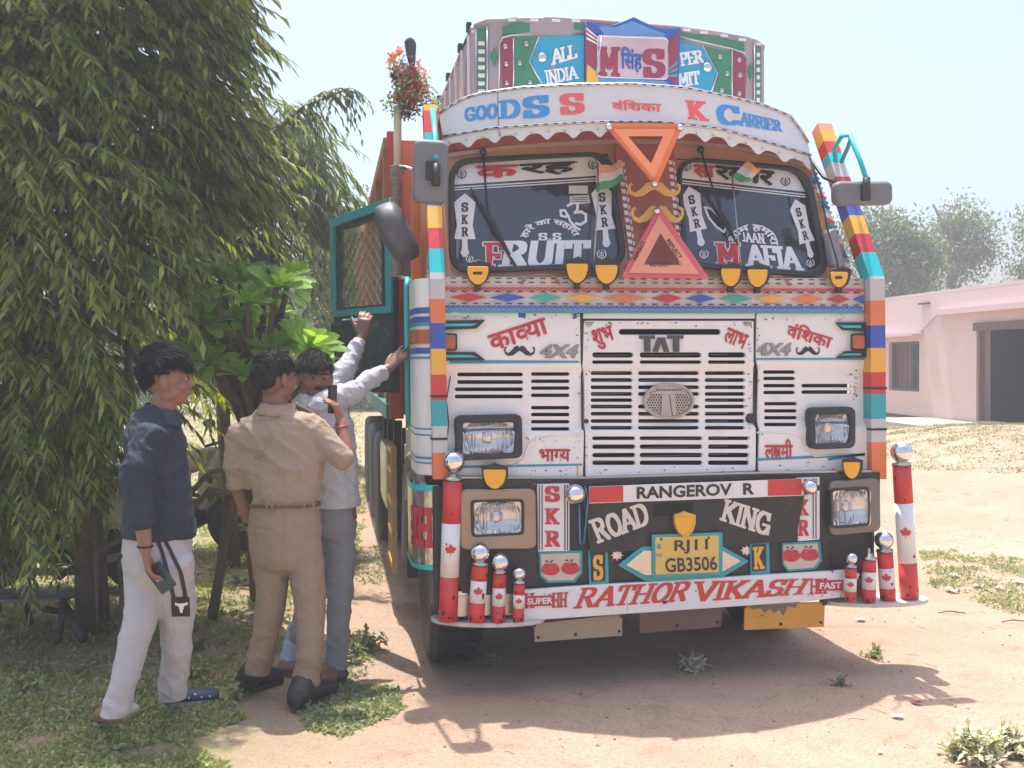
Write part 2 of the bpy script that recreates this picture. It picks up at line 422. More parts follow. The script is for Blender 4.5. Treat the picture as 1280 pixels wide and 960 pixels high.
# ================================================================== THE TRUCK
truck = thing('truck', 'big white and orange decorated goods truck with painted lettering all over its cab', 'truck', (0, 0, 0))
def part(name, me, mat, smooth=False): return new(name, me, mat, truck, smooth)
def bmo(name, fill, mat, parent=None, smooth=False):
    bm = bmesh.new(); fill(bm); return new(name, bm_mesh(bm), mat, parent if parent is not None else truck, smooth)
TH, BV = .012, .004; FL = -(TH+2*BV)
# ---- cab shell (side walls, back, roof, floor) behind the front panels
def cab(bm):
    prof = [(.18, .98), (.16, 2.0), (.20, 2.12), (.36, 2.72), (.40, 2.90), (.46, 2.96), (1.50, 2.96), (1.55, .98)]
    x0, x1 = -1.13, 1.21; tp_ = lambda z: max(0, min(1, (z-2.05)/.8)); A = [bm.verts.new((x0+.10*tp_(z), y, z)) for y, z in prof]; B = [bm.verts.new((x1-.16*tp_(z), y, z)) for y, z in prof]
    n = len(prof); bm.faces.new(A); bm.faces.new(B[::-1])
    for k in range(n): bm.faces.new((A[k], A[(k+1) % n], B[(k+1) % n], B[k]))
    bmesh.ops.bevel(bm, geom=[e for e in bm.edges], offset=.03, segments=2, affect='EDGES')
shell = bmo('cab_shell', cab, M('cab_orange_red', (.60, .2, .07), .5, dirt=.3))
# door opening of the cab: near-black slab painted as its inner shade, with a frame
boxo('doorway', (-1.132, .98, 1.7), (.03, .86, 1.5), VSHADE, shell)
bmo('door_post', lambda bm: box(bm, (-1.15, .47, 1.75), (.05, .07, 1.9), bev=.01), ORG, shell)
tubeo('grab_rail', [(-1.19, .53, 1.3), (-1.20, .50, 1.36), (-1.20, .50, 2.05), (-1.19, .53, 2.1)], .014, CYAN, shell)
# ---- rounded left corner with blue lines
def corner(z0, z1, off=0., nseg=8):
    pts = []
    for k in range(nseg+1):
        a = pi/2*k/nseg; pts.append((-1.09-(.10+off)*sin(a), .13-(.13+off)*cos(a)))
    pts.append((-1.19-off, .42)); V = []; Fq = []
    for x, y in pts: V += [(x, y, z0), (x, y, z1)]
    for i in range(len(pts)-1): Fq.append((2*i, 2*i+1, 2*i+3, 2*i+2))
    return V, Fq
V, Fq = corner(1.08, 2.06); cp = part('corner_panel', mesh(V, Fq), WHITE)
for z, h in ((1.90, .03), (1.855, .03), (1.70, .03), (1.665, .012), (1.31, .008), (1.28, .008), (1.14, .008), (1.165, .012), (1.83, .016)):
    V, Fq = corner(z-h/2, z+h/2, .003); new('stripe', mesh(V, Fq), BLUE if h > .02 else BLINE, cp)
# ---- front panels with real slots
def slots(rows, cols, h): return [rr(a, y-h/2, b, y+h/2, h/2, 3) for y in rows for a, b in cols]
lp = plate('front_panel', [rquad([(546, 391), (724, 391), (725, 455), (728, 470), (728, 596), (546, 594)], 3)]
           + slots((468, 477.5), [(571, 653)], 4.6)+slots((486.5, 495.5), [(568, 653)], 4.6)+slots((467.5, 476.5, 485, 494, 509.5, 518, 527, 536), [(663, 711)], 4.3),
           SLOW, WHITE, truck, FL, TH, BV, LOWCUT)
rp = plate('front_panel', [rquad([(944, 391), (1082, 391), (1082, 587), (946, 589.5), (946, 462), (943, 450)], 3)]
           + slots((465, 473, 482, 490.5), [(952.5, 992)], 4.2)+slots((504.5, 513.5, 522, 530.5), [(953.5, 994.5)], 4.2)+slots((482, 490), [(1000, 1061.5)], 4.4),
           SLOW, WHITE, truck, FL, TH, BV, LOWCUT)
C3 = [(739, 790), (798, 875), (883, 930)]; C2 = [(737, 789), (796, 872), (879, 929)]; C4 = [(739, 792.5), (798, 876), (883, 934)]
hood = plate('grille_panel', [rquad([(728.5, 401), (940.5, 401), (941, 452), (939.5, 460), (942.5, 588), (730.5, 595.5), (728.5, 470), (726.5, 460)], 3)]
             + [rr(772, 411.5, 899, 418.5, 3.5)]+slots((443.7,), C3, 6.4)+slots((452.6,), C3, 4.2)
             + slots((466.3, 475, 484, 492.3), C2, 4.6)+slots((500, ), [C2[0], C2[2]], 4.4)+slots((508, 517, 526, 534.5), C2, 4.6)
             + slots((547.5, ), C4, 4.6)+slots((558, 568.5, 578), C4, 5.6),
             SLOW, WHITE, truck, FL-.006, TH+.006, BV, LOWCUT)
boxo('radiator_backing', (.06, .12, 1.5), (2.2, .02, .92), VSHADE, truck)
bmo('radiator_core', lambda bm: [box(bm, (.07, .075, 1.12+.022*k), (.78, .01, .006)) for k in range(28)], M('grey_alloy', (.22, .2, .18), .5, .6), truck)['kind'] = 'stuff'
for px, p_ in ((570, lp), (1066, rp)):                          # sunlit struts seen through the slots
    pass
bmo('engine_strut', lambda bm: [box(bm, (x, .055, 1.5), (.03, .012, .8)) for x in (-.33,)], M('grey_alloy', (.2, .2, .2), .5), truck)
plate('cowl_strip', [[(728, 391), (942, 391), (942, 398.5), (728, 398.5)]], SLOW, WHITE, truck, FL, TH, BV)
# seams of the hood
for a, b in ((726.5, 727), (942.6, 943.8)):
    pass
bmo('hood_seam', lambda bm: [tube(bm, [hit(x0, 398, SLOW, -.004), hit(x0, 452, SLOW, -.004), hit(x1, 464, SLOW, -.004), hit(x1+2, 590, SLOW, -.004)], .006, 5) for x0, x1 in ((727, 727), (942.2, 942.2))]
    + [tube(bm, [hit(727, 399.5, SLOW, -.003), hit(942, 399.5, SLOW, -.003)], .004, 5)], BLACK)
for L, p_ in (([(642, 582), (654, 574), (660, 556), (670, 546), (688, 543.5), (727, 542.5)], lp), ([(946, 540.5), (988, 540.5), (1000, 547), (1005, 562), (1018, 570), (1060, 567)], rp)):
    tubeo('pressed_ridge', [hit(a, b, SLOW, .001) for a, b in L], .0055, WHITE, p_, 6)
def strip(P, mat, parent, name='stripe', surf=SLOW, lift=.003, layer=0): return shape(P, mat, parent, surf, lift, name, layer)
for P in ([(562, 450), (724, 451), (724, 453.6), (562, 454.5)], [(548, 582.5), (728, 579.5), (728, 582), (548, 586)]): strip([P], BLINE, lp)
for P in ([(944, 447.5), (1081, 447), (1081, 449.8), (944, 450)], [(946, 573), (1062, 567), (1081, 567), (1081, 570), (946, 576)], [(1035, 572.5), (1081, 566), (1081, 569), (1035, 576)]): strip([P], BLINE, rp)
strip([[(648, 391), (657, 391), (657, 397), (648, 397)]], BLUE, lp); 
strip([[(717, 391), (724, 391), (724, 392.6), (721, 392.6), (721, 398), (717, 398)]], BLUE, lp)
strip([[(721, 582), (723, 582), (722.5, 594), (721, 594)]], YEL, lp)
# scoops and blinkers
def scoop(L, mat_l, par):
    o = plate('air_scoop', [rquad(L, 1.5)], SLOW, BLACK, par, .0, .02, .003)
    cx = sum(a for a, b in L)/len(L); cy = sum(b for a, b in L)/len(L)
    shape([[(cx+(a-cx)*.72, cy+(b-cy)*.28) for a, b in L]], mat_l, o, SLOW, .031, 'stripe')
scoop([(548, 401), (606, 400), (595, 411), (548, 412.5)], CYAN, lp); scoop([(548, 440), (593, 440), (606, 450), (548, 451)], CYAN, lp)
scoop([(1043, 403), (1081, 403), (1081, 414), (1052, 413)], CYAN, rp); scoop([(1044, 447.5), (1055, 439), (1081, 439), (1081, 446.5)], CYAN, rp)
for q in (bx(549, 417, 571, 438), bx(1063, 417, 1081, 438)):
    bl = plate('indicator_lamp', [rquad(q, 3)], SLOW, BLACK, truck, 0, .02, .003)
    (x0, y0), _, (x1, y1), _ = q; plate('lens', [rquad(bx(x0+2, y0+2, x1-2, y1-2), 3)], SLOW, AMB, bl, .026, .012, .004)
V, Fq = corner(1.735, 1.805, .012); new('side_indicator', mesh(V, Fq), AMB, cp)
# lettering of the front panels
word('काव्या'.replace('व्', 'व|'), [(610, 426), (681, 402), (684, 412), (684, 413)] and rot(648, 418, 76, 21, -18), REDT, lp, SLOW, font='sans', shifts=.028)
word('शुभ', rot(754.5, 422.5, 27, 27, -16), REDT, hood, SLOW, .004, font='sans', shifts=.03)
word('लाभ', rot(920, 423, 29, 20, 22), REDT, hood, SLOW, .004, font='sans', shifts=.03)
word('वंिशका', rot(1012.5, 418.5, 58, 20, 16), REDT, rp, SLOW, font='sans', shifts=.028)
word('भाग|य', bx(674, 561, 713, 577), REDT, lp, SLOW, font='sans', shifts=.028)
word('ल~मी', bx(956, 549, 991, 574), REDT, rp, SLOW, font='sans', shifts=.028)
word('राम', bx(731, 402.5, 741, 408), M('faded_lettering', (.35, .3, .22), .6), hood, SLOW, .005, font='sans', shifts=.03)
word('राम', bx(929, 402.5, 940, 408), MATS['faded_lettering'], hood, SLOW, .005, font='sans', shifts=.03)
word('4X4', bx(675, 431, 723, 447), M('badge_metal', (.35, .34, .33), .3, .8, var=.3), lp, SLOW, .008, font='sans', bold=.015, outline=BLACK, owide=.02, italic=.25)
word('4X4', bx(946, 429, 989, 444), MATS['badge_metal'], rp, SLOW, .008, font='sans', bold=.015, outline=BLACK, owide=.02, italic=.25)
def moustache(cx, cy, w_, h_, ang=0):
    up = [(0, -.28), (.12, -.5), (.3, -.42), (.5, -.05), (.72, .22), (.88, .1), (.9, -.18), (.8, -.3), (.86, -.42), (.98, -.3), (1, 0), (.92, .32), (.7, .5), (.4, .42), (.15, .12), (0, 0)]
    c, s = cos(radians(ang)), sin(radians(ang)); P = []
    for a, b in up+[(-a, b) for a, b in up[::-1][1:-1]]:
        x, y = a*w_/2, b*h_; P.append((cx+x*c-y*s, cy+x*s+y*c))
    return P
shape([moustache(649.5, 438.5, 39, 13)], BLACK, lp, SLOW, .004); shape([moustache(1010, 438.5, 30, 11)], BLACK, rp, SLOW, .004)
# chips and scratches in the paint
CHIP = M('paint_chip', (.2, .13, .09), .8, var=.4, scale=40); rs2 = random.Random(3)
def chips(par, surf, lift, spots, n, smax=1.6, mat=CHIP):
    P = []
    for k in range(n):
        x0, y0, x1, y1 = rs2.choice(spots); x = rs2.uniform(x0, x1); y = rs2.uniform(y0, y1); s = rs2.uniform(.25, 1)*smax; N_ = 6; e = rs2.uniform(.4, 2.2)
        P.append([(x+s*e*cos(t)*rs2.uniform(.5, 1), y+s*sin(t)*rs2.uniform(.4, 1)) for t in [2*pi*i/N_ for i in range(N_)]])
    shape(P, mat, par, surf, lift, 'paint_chips')['kind'] = 'stuff'
chips(lp, SLOW, .0035, [(563, 585, 724, 594), (716, 395, 725, 580), (563, 392, 720, 400), (655, 545, 724, 552)], 60)
chips(rp, SLOW, .0035, [(948, 578, 1078, 588), (946, 395, 950, 580), (1060, 460, 1078, 510), (950, 392, 1070, 400)], 60)
chips(hood, SLOW, .0035, [(733, 583, 940, 593), (730, 405, 737, 580), (933, 405, 940, 580), (735, 403, 938, 408)], 80)
# TAT letters and oval badge, raised
def tl(P, nm='letter'): return plate(nm, [P], SLOW, M('dark_grey_letter', (.07, .07, .075), .45, dirt=.2), hood, .004, .010, .001)
tl([(799, 419), (818, 419), (818, 423.5), (812.5, 423.5), (812.5, 440), (805, 440), (805, 423.5), (799, 423.5)])
tl([(815.5, 440), (821.5, 422), (830.5, 422), (836, 440), (829.5, 440), (826, 427), (822, 440)])
tl([(834, 419), (853.5, 419), (853.5, 423.5), (848.5, 423.5), (848.5, 440), (841, 440), (841, 423.5), (834, 423.5)])
badge = plate('badge', [ell(835, 501, 32, 23, 28), ell(835, 501, 28.5, 19.5, 28)], SLOW, M('badge_alloy', (.42, .4, .37), .35, .85, var=.2, dirt=.2), hood, .006, .014, .003)
hx = []
for r in range(12):
    for c in range(18):
        x = 809+c*3.3+(r % 2)*1.6; y = 484+r*3.2
        if ((x-835)/26.5)**2+((y-501)/17.5)**2 < 1 and abs(x-835) > 8.2-(501-y)*.0 and not (487.5 < y < 492.5 and abs(x-835) < 22) and abs(x-835) > 7+(y-495)*.12: hx.append((x, y))
        elif ((x-835)/25)**2+((y-501)/17)**2 < 1 and y < 488: hx.append((x, y))
plate('badge_mesh', [ell(835, 501, 30, 21, 28)]+[bx(x-1.05, y-.95, x+1.05, y+.95) for x, y in hx], SLOW, MATS['badge_alloy'], badge, .006, .006)
plate('badge_backing', [ell(835, 501, 30, 21, 24)], SLOW, VSHADE, badge, .001, .004)
plate('badge_letter', [[(813, 491), (822, 488.5), (848, 488.5), (857, 491), (857, 493.5), (843, 492), (845, 519), (840.5, 520), (837, 493), (833.5, 493), (830, 520), (825.5, 519), (827.5, 492), (813, 493.5)]], SLOW, MATS['badge_alloy'], badge, .013, .006, .001)
lathe_lock = bmo('hood_lock', lambda bm: lathe(bm, [(.0, 0), (.028, 0), (.028, .012), (.02, .02), (.02, .03), (0, .032)], hit(937, 523, SLOW, -.01), (0, -1, 0), 16), BLACK, hood)
bmo('hood_lock', lambda bm: lathe(bm, [(.012, 0), (.012, .012), (0, .014)], hit(732.5, 526.5, SLOW, -.004), (0, -1, 0), 12), BLACK, hood)
# rivets and blobs
for (a, b) in ((1069, 472), (1069, 488), (1067, 499), (733, 559), (953, 543), (722, 572), (560, 521)):
    bmo('rivet', lambda bm, a=a, b=b: sph(bm, hit(a, b, SLOW, 0), .006, 8), STEEL, lp if a < 730 else rp)
# ---- headlamps in the panels
def headlamp(outer, inner, surf, par, matr, d=.045, l0=.003):
    hl = plate('headlamp', [rquad(outer, 9, 5), rquad(inner, 4, 4)], surf, matr, par, .0, d, .008, smooth=False)
    cx = [sum(p[k] for p in inner)/4 for k in (0, 1)]
    big = [(cx[0]+(a-cx[0])*1.06, cx[1]+(b-cx[1])*1.06) for a, b in inner]
    V = []; Fq = []
    for j in range(17):
        for i in range(17):
            u, v = i/16, j/16; p = hit(*bil(big, u, v), surf, 0); k = min(1, ((2*u-1)**2+(2*v-1)**2)); V.append(p+Vector((0, -l0-.004-(d-.02)*k+.0015*sin(40*u), 0)))
    for j in range(16):
        for i in range(16): Fq.append((j*17+i, j*17+i+1, (j+1)*17+i+1, (j+1)*17+i))
    new('reflector', mesh(V, Fq), M('lamp_reflector', (.75, .75, .76), .12, 1., var=.3, scale=9), hl, True)
    # inner step of the bezel
    plate('inner_bezel', [rquad([(cx[0]+(a-cx[0])*1.13, cx[1]+(b-cx[1])*1.16) for a, b in inner], 6, 4), rquad([(cx[0]+(a-cx[0])*1.0, cx[1]+(b-cx[1])*1.0) for a, b in inner], 4, 4)], surf, BLACK, hl, max(l0, 0), d-.012, .004)
    # domed lens with ribs
    V = []; Fq = []; N = 60; Mh = 14
    for j in range(Mh+1):
        for i in range(N+1):
            u, v = i/N, j/Mh; q = bil(inner, u, v); p = hit(*q, surf, 0)
            dome = (1-(2*u-1)**4)*(1-(2*v-1)**4)*.02+.0025*abs(sin(u*13*pi))*(.3+.7*sin(v*3*pi)**2); V.append(p+Vector((0, -dome*.8-l0-d+.012, 0)))
    for j in range(Mh):
        for i in range(N): Fq.append((j*(N+1)+i, j*(N+1)+i+1, (j+1)*(N+1)+i+1, (j+1)*(N+1)+i))
    o = new('lens', mesh(V, Fq), LENS, hl, True)
    c = hit(cx[0], cx[1], surf, l0+.018); spho('bulb_cover', c, .028, CHROME, hl, (1, .35, 1), 16)
    return hl
LENS = bpy.data.materials.new('lamp_lens'); LENS.use_nodes = True; _n = LENS.node_tree; _b = _n.nodes['Principled BSDF']
_b.inputs['Transmission Weight'].default_value = .85; _b.inputs['Roughness'].default_value = .06; _b.inputs['Base Color'].default_value = (.9, .89, .87, 1); _b.inputs['IOR'].default_value = 1.3
_w = _n.nodes.new('ShaderNodeTexWave'); _w.inputs['Scale'].default_value = 14; _w.inputs['Distortion'].default_value = .6; _bp = _n.nodes.new('ShaderNodeBump'); _bp.inputs['Strength'].default_value = .5; _bp.inputs['Distance'].default_value = .01
_tc = _n.nodes.new('ShaderNodeTexCoord'); _n.links.new(_tc.outputs['Object'], _w.inputs[0]); _n.links.new(_w.outputs[1], _bp.inputs['Height']); _n.links.new(_bp.outputs[0], _b.inputs['Normal'])
headlamp([(567, 519), (650, 517), (651, 571), (569, 575)], [(577, 528), (641, 527), (641, 565), (577, 567)], SLOW, lp, RUB, .045)
headlamp([(1005, 509), (1063, 508), (1063, 559), (1007, 561)], [(1013, 517.5), (1056, 517), (1056, 553), (1014, 554)], SLOW, rp, RUB)
# ---- ornament bands under the windscreen
bands = [('red_filigree_band', (345, 353), (363.5, 365), REDT), ]
def band(name, yl, yr, mat, lift, th=.01): return ribbon(name, [(546, yl[0]), (1080, yr[0])], [(546, yl[1]), (1080, yr[1])], S0, mat, truck, 12, th, lift)
b1 = band('moulding', (346, 356), (348, 358), M('cream_chrome', (.6, .52, .48), .35, .3, var=.3, scale=20, dirt=.3), .012)
b2 = band('filigree_band', (356, 365), (357.5, 368), M('pale_pink_paint', (.62, .42, .4), .5, dirt=.2), .016)
b3 = band('diamond_band', (365, 378), (367.5, 381), M('grey_white_paint', (.62, .6, .58), .45, dirt=.2), .012)
b4 = band('filigree_band', (378, 387), (380, 388), M('lilac_paint', (.5, .5, .6), .5, dirt=.2), .018)
b5 = band('trim_band', (387, 391), (388, 392), BLINE, .024)
cols = [ORG, REDT, BLUE, GREENT, YEL, ORG, REDT, BLUE, GREENT, YEL, ORG, REDT, BLUE]; edges = [538, 560, 610, 659, 704, 751, 812, 855, 896, 942, 986, 1032, 1064, 1100]
yb = lambda x, a, b: a+(b-a)*(x-546)/534
for k, (a, b) in enumerate(zip(edges, edges[1:])):
    a_, b_ = max(a, 547), min(b, 1079); c = (a+b)/2; yc = yb(c, 371.5, 374.2)
    P = [(a_+1, yc), (c, yc-5.2), (b_-1, yc), (c, yc+5.2)]
    if k == 0: P = [(547, yc-5.2), (559, yc), (547, yc+5.2)]
    if k == len(edges)-2: P = [(1065, yc), (1079, yc-5.2), (1079, yc+5.2)]
    plate('diamond', [P], S0, cols[k], b3, .0222, .004, .0008)
def scrolls(par, y0l, y0r, mat, h, lift, stepx=7.2):
    P = []; x = 549
    while x < 1077:
        y = yb(x, y0l, y0r); P += stroke([(x+2.6*cos(t)*(1-.09*i), y+h*sin(t)*(1-.09*i)) for i, t in enumerate([0, 1, 2, 3, 4, 5, 6])], 1.3)
        P.append([(x+3.2, y-h*.9), (x+4.8, y-h*.3), (x+3.4, y+h*.9), (x+2.6, y)]); x += stepx
    shape(P, mat, par, S0, lift, 'filigree')['kind'] = 'stuff'
scrolls(b2, 360.5, 362.7, REDT, 2.6, .021); scrolls(b4, 383.3, 384.6, BLUE, 2.4, .023, 6.4)
def dashes(par, top, surf, lift, mat, wd=6, gap=6, h=1.8, n=None):
    P = []
    for (a, b), (c, d) in zip(top, top[1:]):
        L = math.hypot(c-a, d-b); k = int(L/(wd+gap)) or 1
        for i in range(k):
            u0 = (i+.15)/k; u1 = u0+wd/(wd+gap)/k
            P.append([(a+(c-a)*u0, b+(d-b)*u0-h/2), (a+(c-a)*u1, b+(d-b)*u1-h/2), (a+(c-a)*u1, b+(d-b)*u1+h/2), (a+(c-a)*u0, b+(d-b)*u0+h/2)])
    shape(P, mat, par, surf, lift, 'trim_dashes')['kind'] = 'stuff'
for y0, y1, l, p_ in ((347.5, 350, .0145, b1), (352.5, 355, .0145, b1), (364, 366, .0185, b2), (379, 381.5, .0205, b4)): dashes(p_, [(547, y0), (1079, y1)], S0, l, BLACK, 7, 7, 1.3)
# ---- windscreen surround, glass and everything stuck on it
GL = [(560, 199), (764, 190), (784, 335), (561, 343)]; GR = [(844, 196), (1009, 210), (1037, 349), (852, 334)]
IL = [(567, 206), (757, 195), (777, 328), (568, 336)]; IR = [(849, 201), (1001, 215), (1029, 341), (858, 328)]
surr = plate('windscreen_surround', [[(547, 352), (549, 250), (552, 196), (640, 180), (760, 172), (850, 172), (930, 180), (1012, 203), (1032, 260), (1055, 353)], rquad(IL, 26, 6), rquad(IR, 26, 6)], SWIN, TAN, truck, -.02, .018, .0,
             [('x', x) for x in (-.95, -.8, -.6, .6, .8, .95, 1.05)]+[('z', z) for z in (2.2, 2.35, 2.5, 2.65)])
glass = []
for O_, I_ in ((GL, IL), (GR, IR)):
    g = plate('rubber_gasket', [rquad(O_, 30, 7), rquad(I_, 26, 7)], SWIN, RUB, truck, .0, .016, .007, [('x', x) for x in (-.95, -.8, -.6, -.4, .4, .6, .8, .95)])
    V = []; Fq = []; N = 14
    B_ = [(p[0]+(-3 if k in (0, 3) else 3), p[1]+(-3 if k < 2 else 3)) for k, p in enumerate(I_)]
    for j in range(N+1):
        for i in range(N+1): V.append(hit(*bil(B_, i/N, j/N), SWIN, -.008))
    for j in range(N):
        for i in range(N): Fq.append((j*(N+1)+i, j*(N+1)+i+1, (j+1)*(N+1)+i+1, (j+1)*(N+1)+i))
    glass.append(new('windscreen_glass', mesh(V, Fq), GLASSD, truck, True))
gl, gr = glass; GLF = -.008+.003
def sticker(P, mat, g, name='sticker', layer=0): return shape(P, mat, g, SWIN, GLF, name, layer)
def lerp(a, b, t): return (a[0]*(1-t)+b[0]*t, a[1]*(1-t)+b[1]*t)
# sun strips at the top, with two fine lines below each
for g, T0, T1, B0, B1, cl in ((gl, (566, 205), (757, 194.5), (566.5, 231), (762, 218.5), 24), (gr, (849, 200), (1002, 214), (851, 222.5), (1007, 240), 24)):
    def srt(p, q, n=8): return [lerp(p, q, k/n) for k in range(n+1)]
    q = rquad([T0, T1, B1, B0], 4)
    V = []; Fq = []; NU = 24
    for i in range(NU+1):
        t = i/NU; a = lerp(T0, T1, t); b = lerp(B0, B1, t); e = min(t, 1-t)*190; dy = max(0, (22-e))**2/22*.75; dy = min(dy, b[1]-a[1]-3)
        for j in range(4): V.append(hit(*lerp((a[0], a[1]+dy), b, j/3), SWIN, GLF))
    for i in range(NU):
        for j in range(3): Fq.append((4*i+j, 4*i+j+1, 4*i+j+5, 4*i+j+4))
    new('sun_strip', mesh(V, Fq), WHITE2, g)
    for d in (2.6, 5.6):
        for i in range(12):
            a, b = lerp(B0, B1, i/12), lerp(B0, B1, (i+1)/12); V = [hit(x, y+d+q, SWIN, GLF) for (x, y), q in ((a, 0), (b, 0), (b, 1.5), (a, 1.5))]
            if i == 0: LV, LF = [], []
            LF.append(tuple(range(len(LV), len(LV)+4))); LV += V
        new('pinstripe', mesh(LV, LF), WHITE2, g)
def khanda(cx, cy, s, mat, g, layer=1):
    P = stroke([(cx+s*.35*cos(t*.5), cy+s*.35*sin(t*.5)) for t in range(13)], s*.14)
    P += [[(cx-s*.06, cy+s), (cx-s*.06, cy-s*.8), (cx, cy-s), (cx+s*.06, cy-s*.8), (cx+s*.06, cy+s)]]
    for k in (-1, 1): P += stroke([(cx+k*s*.45, cy-s*.75), (cx+k*s*.85, cy-s*.3), (cx+k*s*.8, cy+s*.25), (cx+k*s*.45, cy+s*.6), (cx, cy+s*.7)], s*.2)
    sticker(P, mat, g, 'emblem', layer)
khanda(577, 218, 6.5, BLACK, gl); khanda(741, 206, 6.5, BLACK, gl); khanda(858, 208.5, 6.5, BLACK, gr); khanda(982, 227, 6.5, BLACK, gr)
for body, q, mt, g in (('क', [(594, 207), (649, 205), (649, 220), (594, 224.5)], REDT, gl), ('रह', [(646, 205), (722, 201), (720, 217.5), (652, 220.5)], BLACK, gl),
                       ('सा', [(866, 205), (893, 207), (894, 223), (868, 222)], REDT, gr), ('रकार', [(893, 206), (969, 214), (967, 233), (894, 223)], BLACK, gr)):
    word(body, q, mt, g, SWIN, GLF+.006, font='sans', shifts=.045, layer=1)
def dagger(T, Bc, wt, wb, hl, g):
    """white dagger sticker: T top point, Bc centre of the base, hl handle length"""
    ax = Vector((Bc[0]-T[0], Bc[1]-T[1])); L = ax.length; a = ax/L; s = Vector((a.y*-1, a.x))*-1
    def pt(u, v): p = Vector(T)+a*(u*L)+s*v; return (p.x, p.y)
    out = [pt(0, 0), pt(.2, wt/2), pt(.7, wt*.36), pt(1.0, wb/2), pt(1.0, wt*.12), pt(1.0+hl/L*.5, wt*.14), pt(1+hl/L*.8, wt*.2), pt(1+hl/L, wt*.08), pt(1+hl/L, -wt*.08), pt(1+hl/L*.8, -wt*.2), pt(1+hl/L*.5, -wt*.14), pt(1.0, -wt*.12), pt(1.0, -wb/2), pt(.7, -wt*.36), pt(.2, -wt/2)]
    c = pt(.6, 0); sticker([out], WHITE2, g, 'dagger_sticker')
    ang = math.degrees(math.atan2(a.y, a.x))-90
    for k, ch in enumerate('SKR'):
        p = pt(.3+.27*k, 0); word(ch, rot(p[0], p[1], wt*.32, L*.2, ang), BLACK, g, SWIN, GLF, layer=1, nw=.24)
    return out
dagger((581, 241.5), (581, 299), 27, 27, 22, gl); dagger((751, 229), (756.5, 287), 26, 26, 22, gl)
dagger((861, 233), (873, 288), 24, 22, 20, gr); dagger((994, 249), (1009, 303), 20, 20, 20, gr)
word('F', [(604, 303), (632, 303), (629, 335), (605, 335)], REDT, gl, SWIN, GLF, outline=WHITE2, nw=.26, owide=.04, layer=0)
word('RUIT', [(629, 301), (739, 300), (738, 334), (622, 335)], WHITE2, gl, SWIN, GLF, nw=.27, layer=0, track=.02)
word('M', [(893, 303), (925, 304), (926, 331), (896, 332)], REDT, gr, SWIN, GLF, outline=WHITE2, nw=.26, owide=.04)
word('AFIA', [(929, 305), (1000, 309), (1006, 339), (932, 333)], WHITE2, gr, SWIN, GLF, nw=.26, track=.0)
word('S.S', bx(673, 291, 702, 300.5), WHITE2, gl, SWIN, GLF, nw=.24)
word('JAAN', [(926, 290), (955, 292), (957, 305), (928, 302)], WHITE2, gr, SWIN, GLF, nw=.22)
def arcfn(cx, cy, r0, r1, a0, a1):
    def f(u, v):
        t = radians(a0+(a1-a0)*u); r = r0+(r1-r0)*v; return (cx+r*cos(t), cy+r*sin(t)*.82)
    return f
word('हारे का सहारा', None, WHITE2, gl, SWIN, GLF, font='sans', shifts=.035, fn=arcfn(688, 306, 30, 43, 198, 338))
word('शाम हमारा', None, WHITE2, gr, SWIN, GLF, font='sans', shifts=.035, fn=arcfn(941, 306, 20, 32, 190, 362))
def teen(cx, cy, s, g, a):      # brushed sign of three curls
    c, sn = cos(radians(a)), sin(radians(a)); R_ = lambda L: [(cx+(x*c-y*sn)*s, cy+(x*sn+y*c)*s) for x, y in L]
    P = stroke(R_([(-1, -.5), (-.8, -.9), (-.5, -.7), (-.5, -.2), (-.6, .3), (-.5, .9), (-.3, 1.3)]), s*.2)+stroke(R_([(-1, -.5), (-.7, -.2), (-.5, -.3)]), s*.18)
    P += stroke(R_([(-.1, -.9), (.5, -.9), (.7, -.6), (.4, -.2), (.1, -.1), (.6, .1), (.8, .5), (.5, 1), (0, 1), (-.3, .7)]), s*.22); sticker(P, WHITE2, g, 'emblem')
teen(718, 268, 15, gl, -32); 
sticker(stroke([(881, 259), (886, 272), (896, 284), (905, 290), (908, 284), (900, 272), (889, 261), (881, 259)], 2.6), WHITE2, gr, 'emblem')
khanda(880, 318, 6, WHITE2, gr, 0); khanda(1013, 329, 5.5, WHITE2, gr, 0); khanda(752, 318, 6.5, WHITE2, gl, 0); khanda(587, 324, 5, WHITE2, gl, 0)
sticker([bx(711, 232, 735, 242)], M('paper_label', (.6, .6, .5), .7, var=.3, scale=60), gl, 'paper_label')
sticker([[(712, 245), (736, 243.5), (738, 254), (713, 256)]], MATS['paper_label'], gl, 'paper_label')
for y in (247, 249.5, 252): sticker([[(714, y), (735, y-1), (735, y-.2), (714, y+.8)]], BLACK, gl, 'print', 1)
# pillar between the panes
pil = plate('centre_pillar', [[(770, 176), (838, 176), (842, 196), (850, 340), (788, 340), (768, 196)]], SWIN, M('pillar_red', (.42, .13, .10), .5, var=.25, dirt=.3), truck, -.0, .012, .002)
for x0, x1 in ((775, 792), (838, 852)):
    P = []
    for k in range(15):
        y = 200+k*9; x = x0+(x1-x0)*k/15; P.append([(x-3, y), (x+3, y+1), (x+2.4, y+6), (x-2.2, y+5)]); P.append([(x+4, y+2), (x+6, y+3), (x+5.5, y+8), (x+3.6, y+7)])
    shape(P, WHITE2, pil, SWIN, .02, 'ornament')
# windscreen top moulding + soffit
ribbon('windscreen_moulding', [(552, 192), (640, 181), (760, 174), (850, 174), (930, 182), (1012, 204)], [(552, 197), (640, 186), (760, 179), (850, 179), (930, 187), (1014, 210)], SWIN, MATS['cream_chrome'], truck, 30, .02, .03)
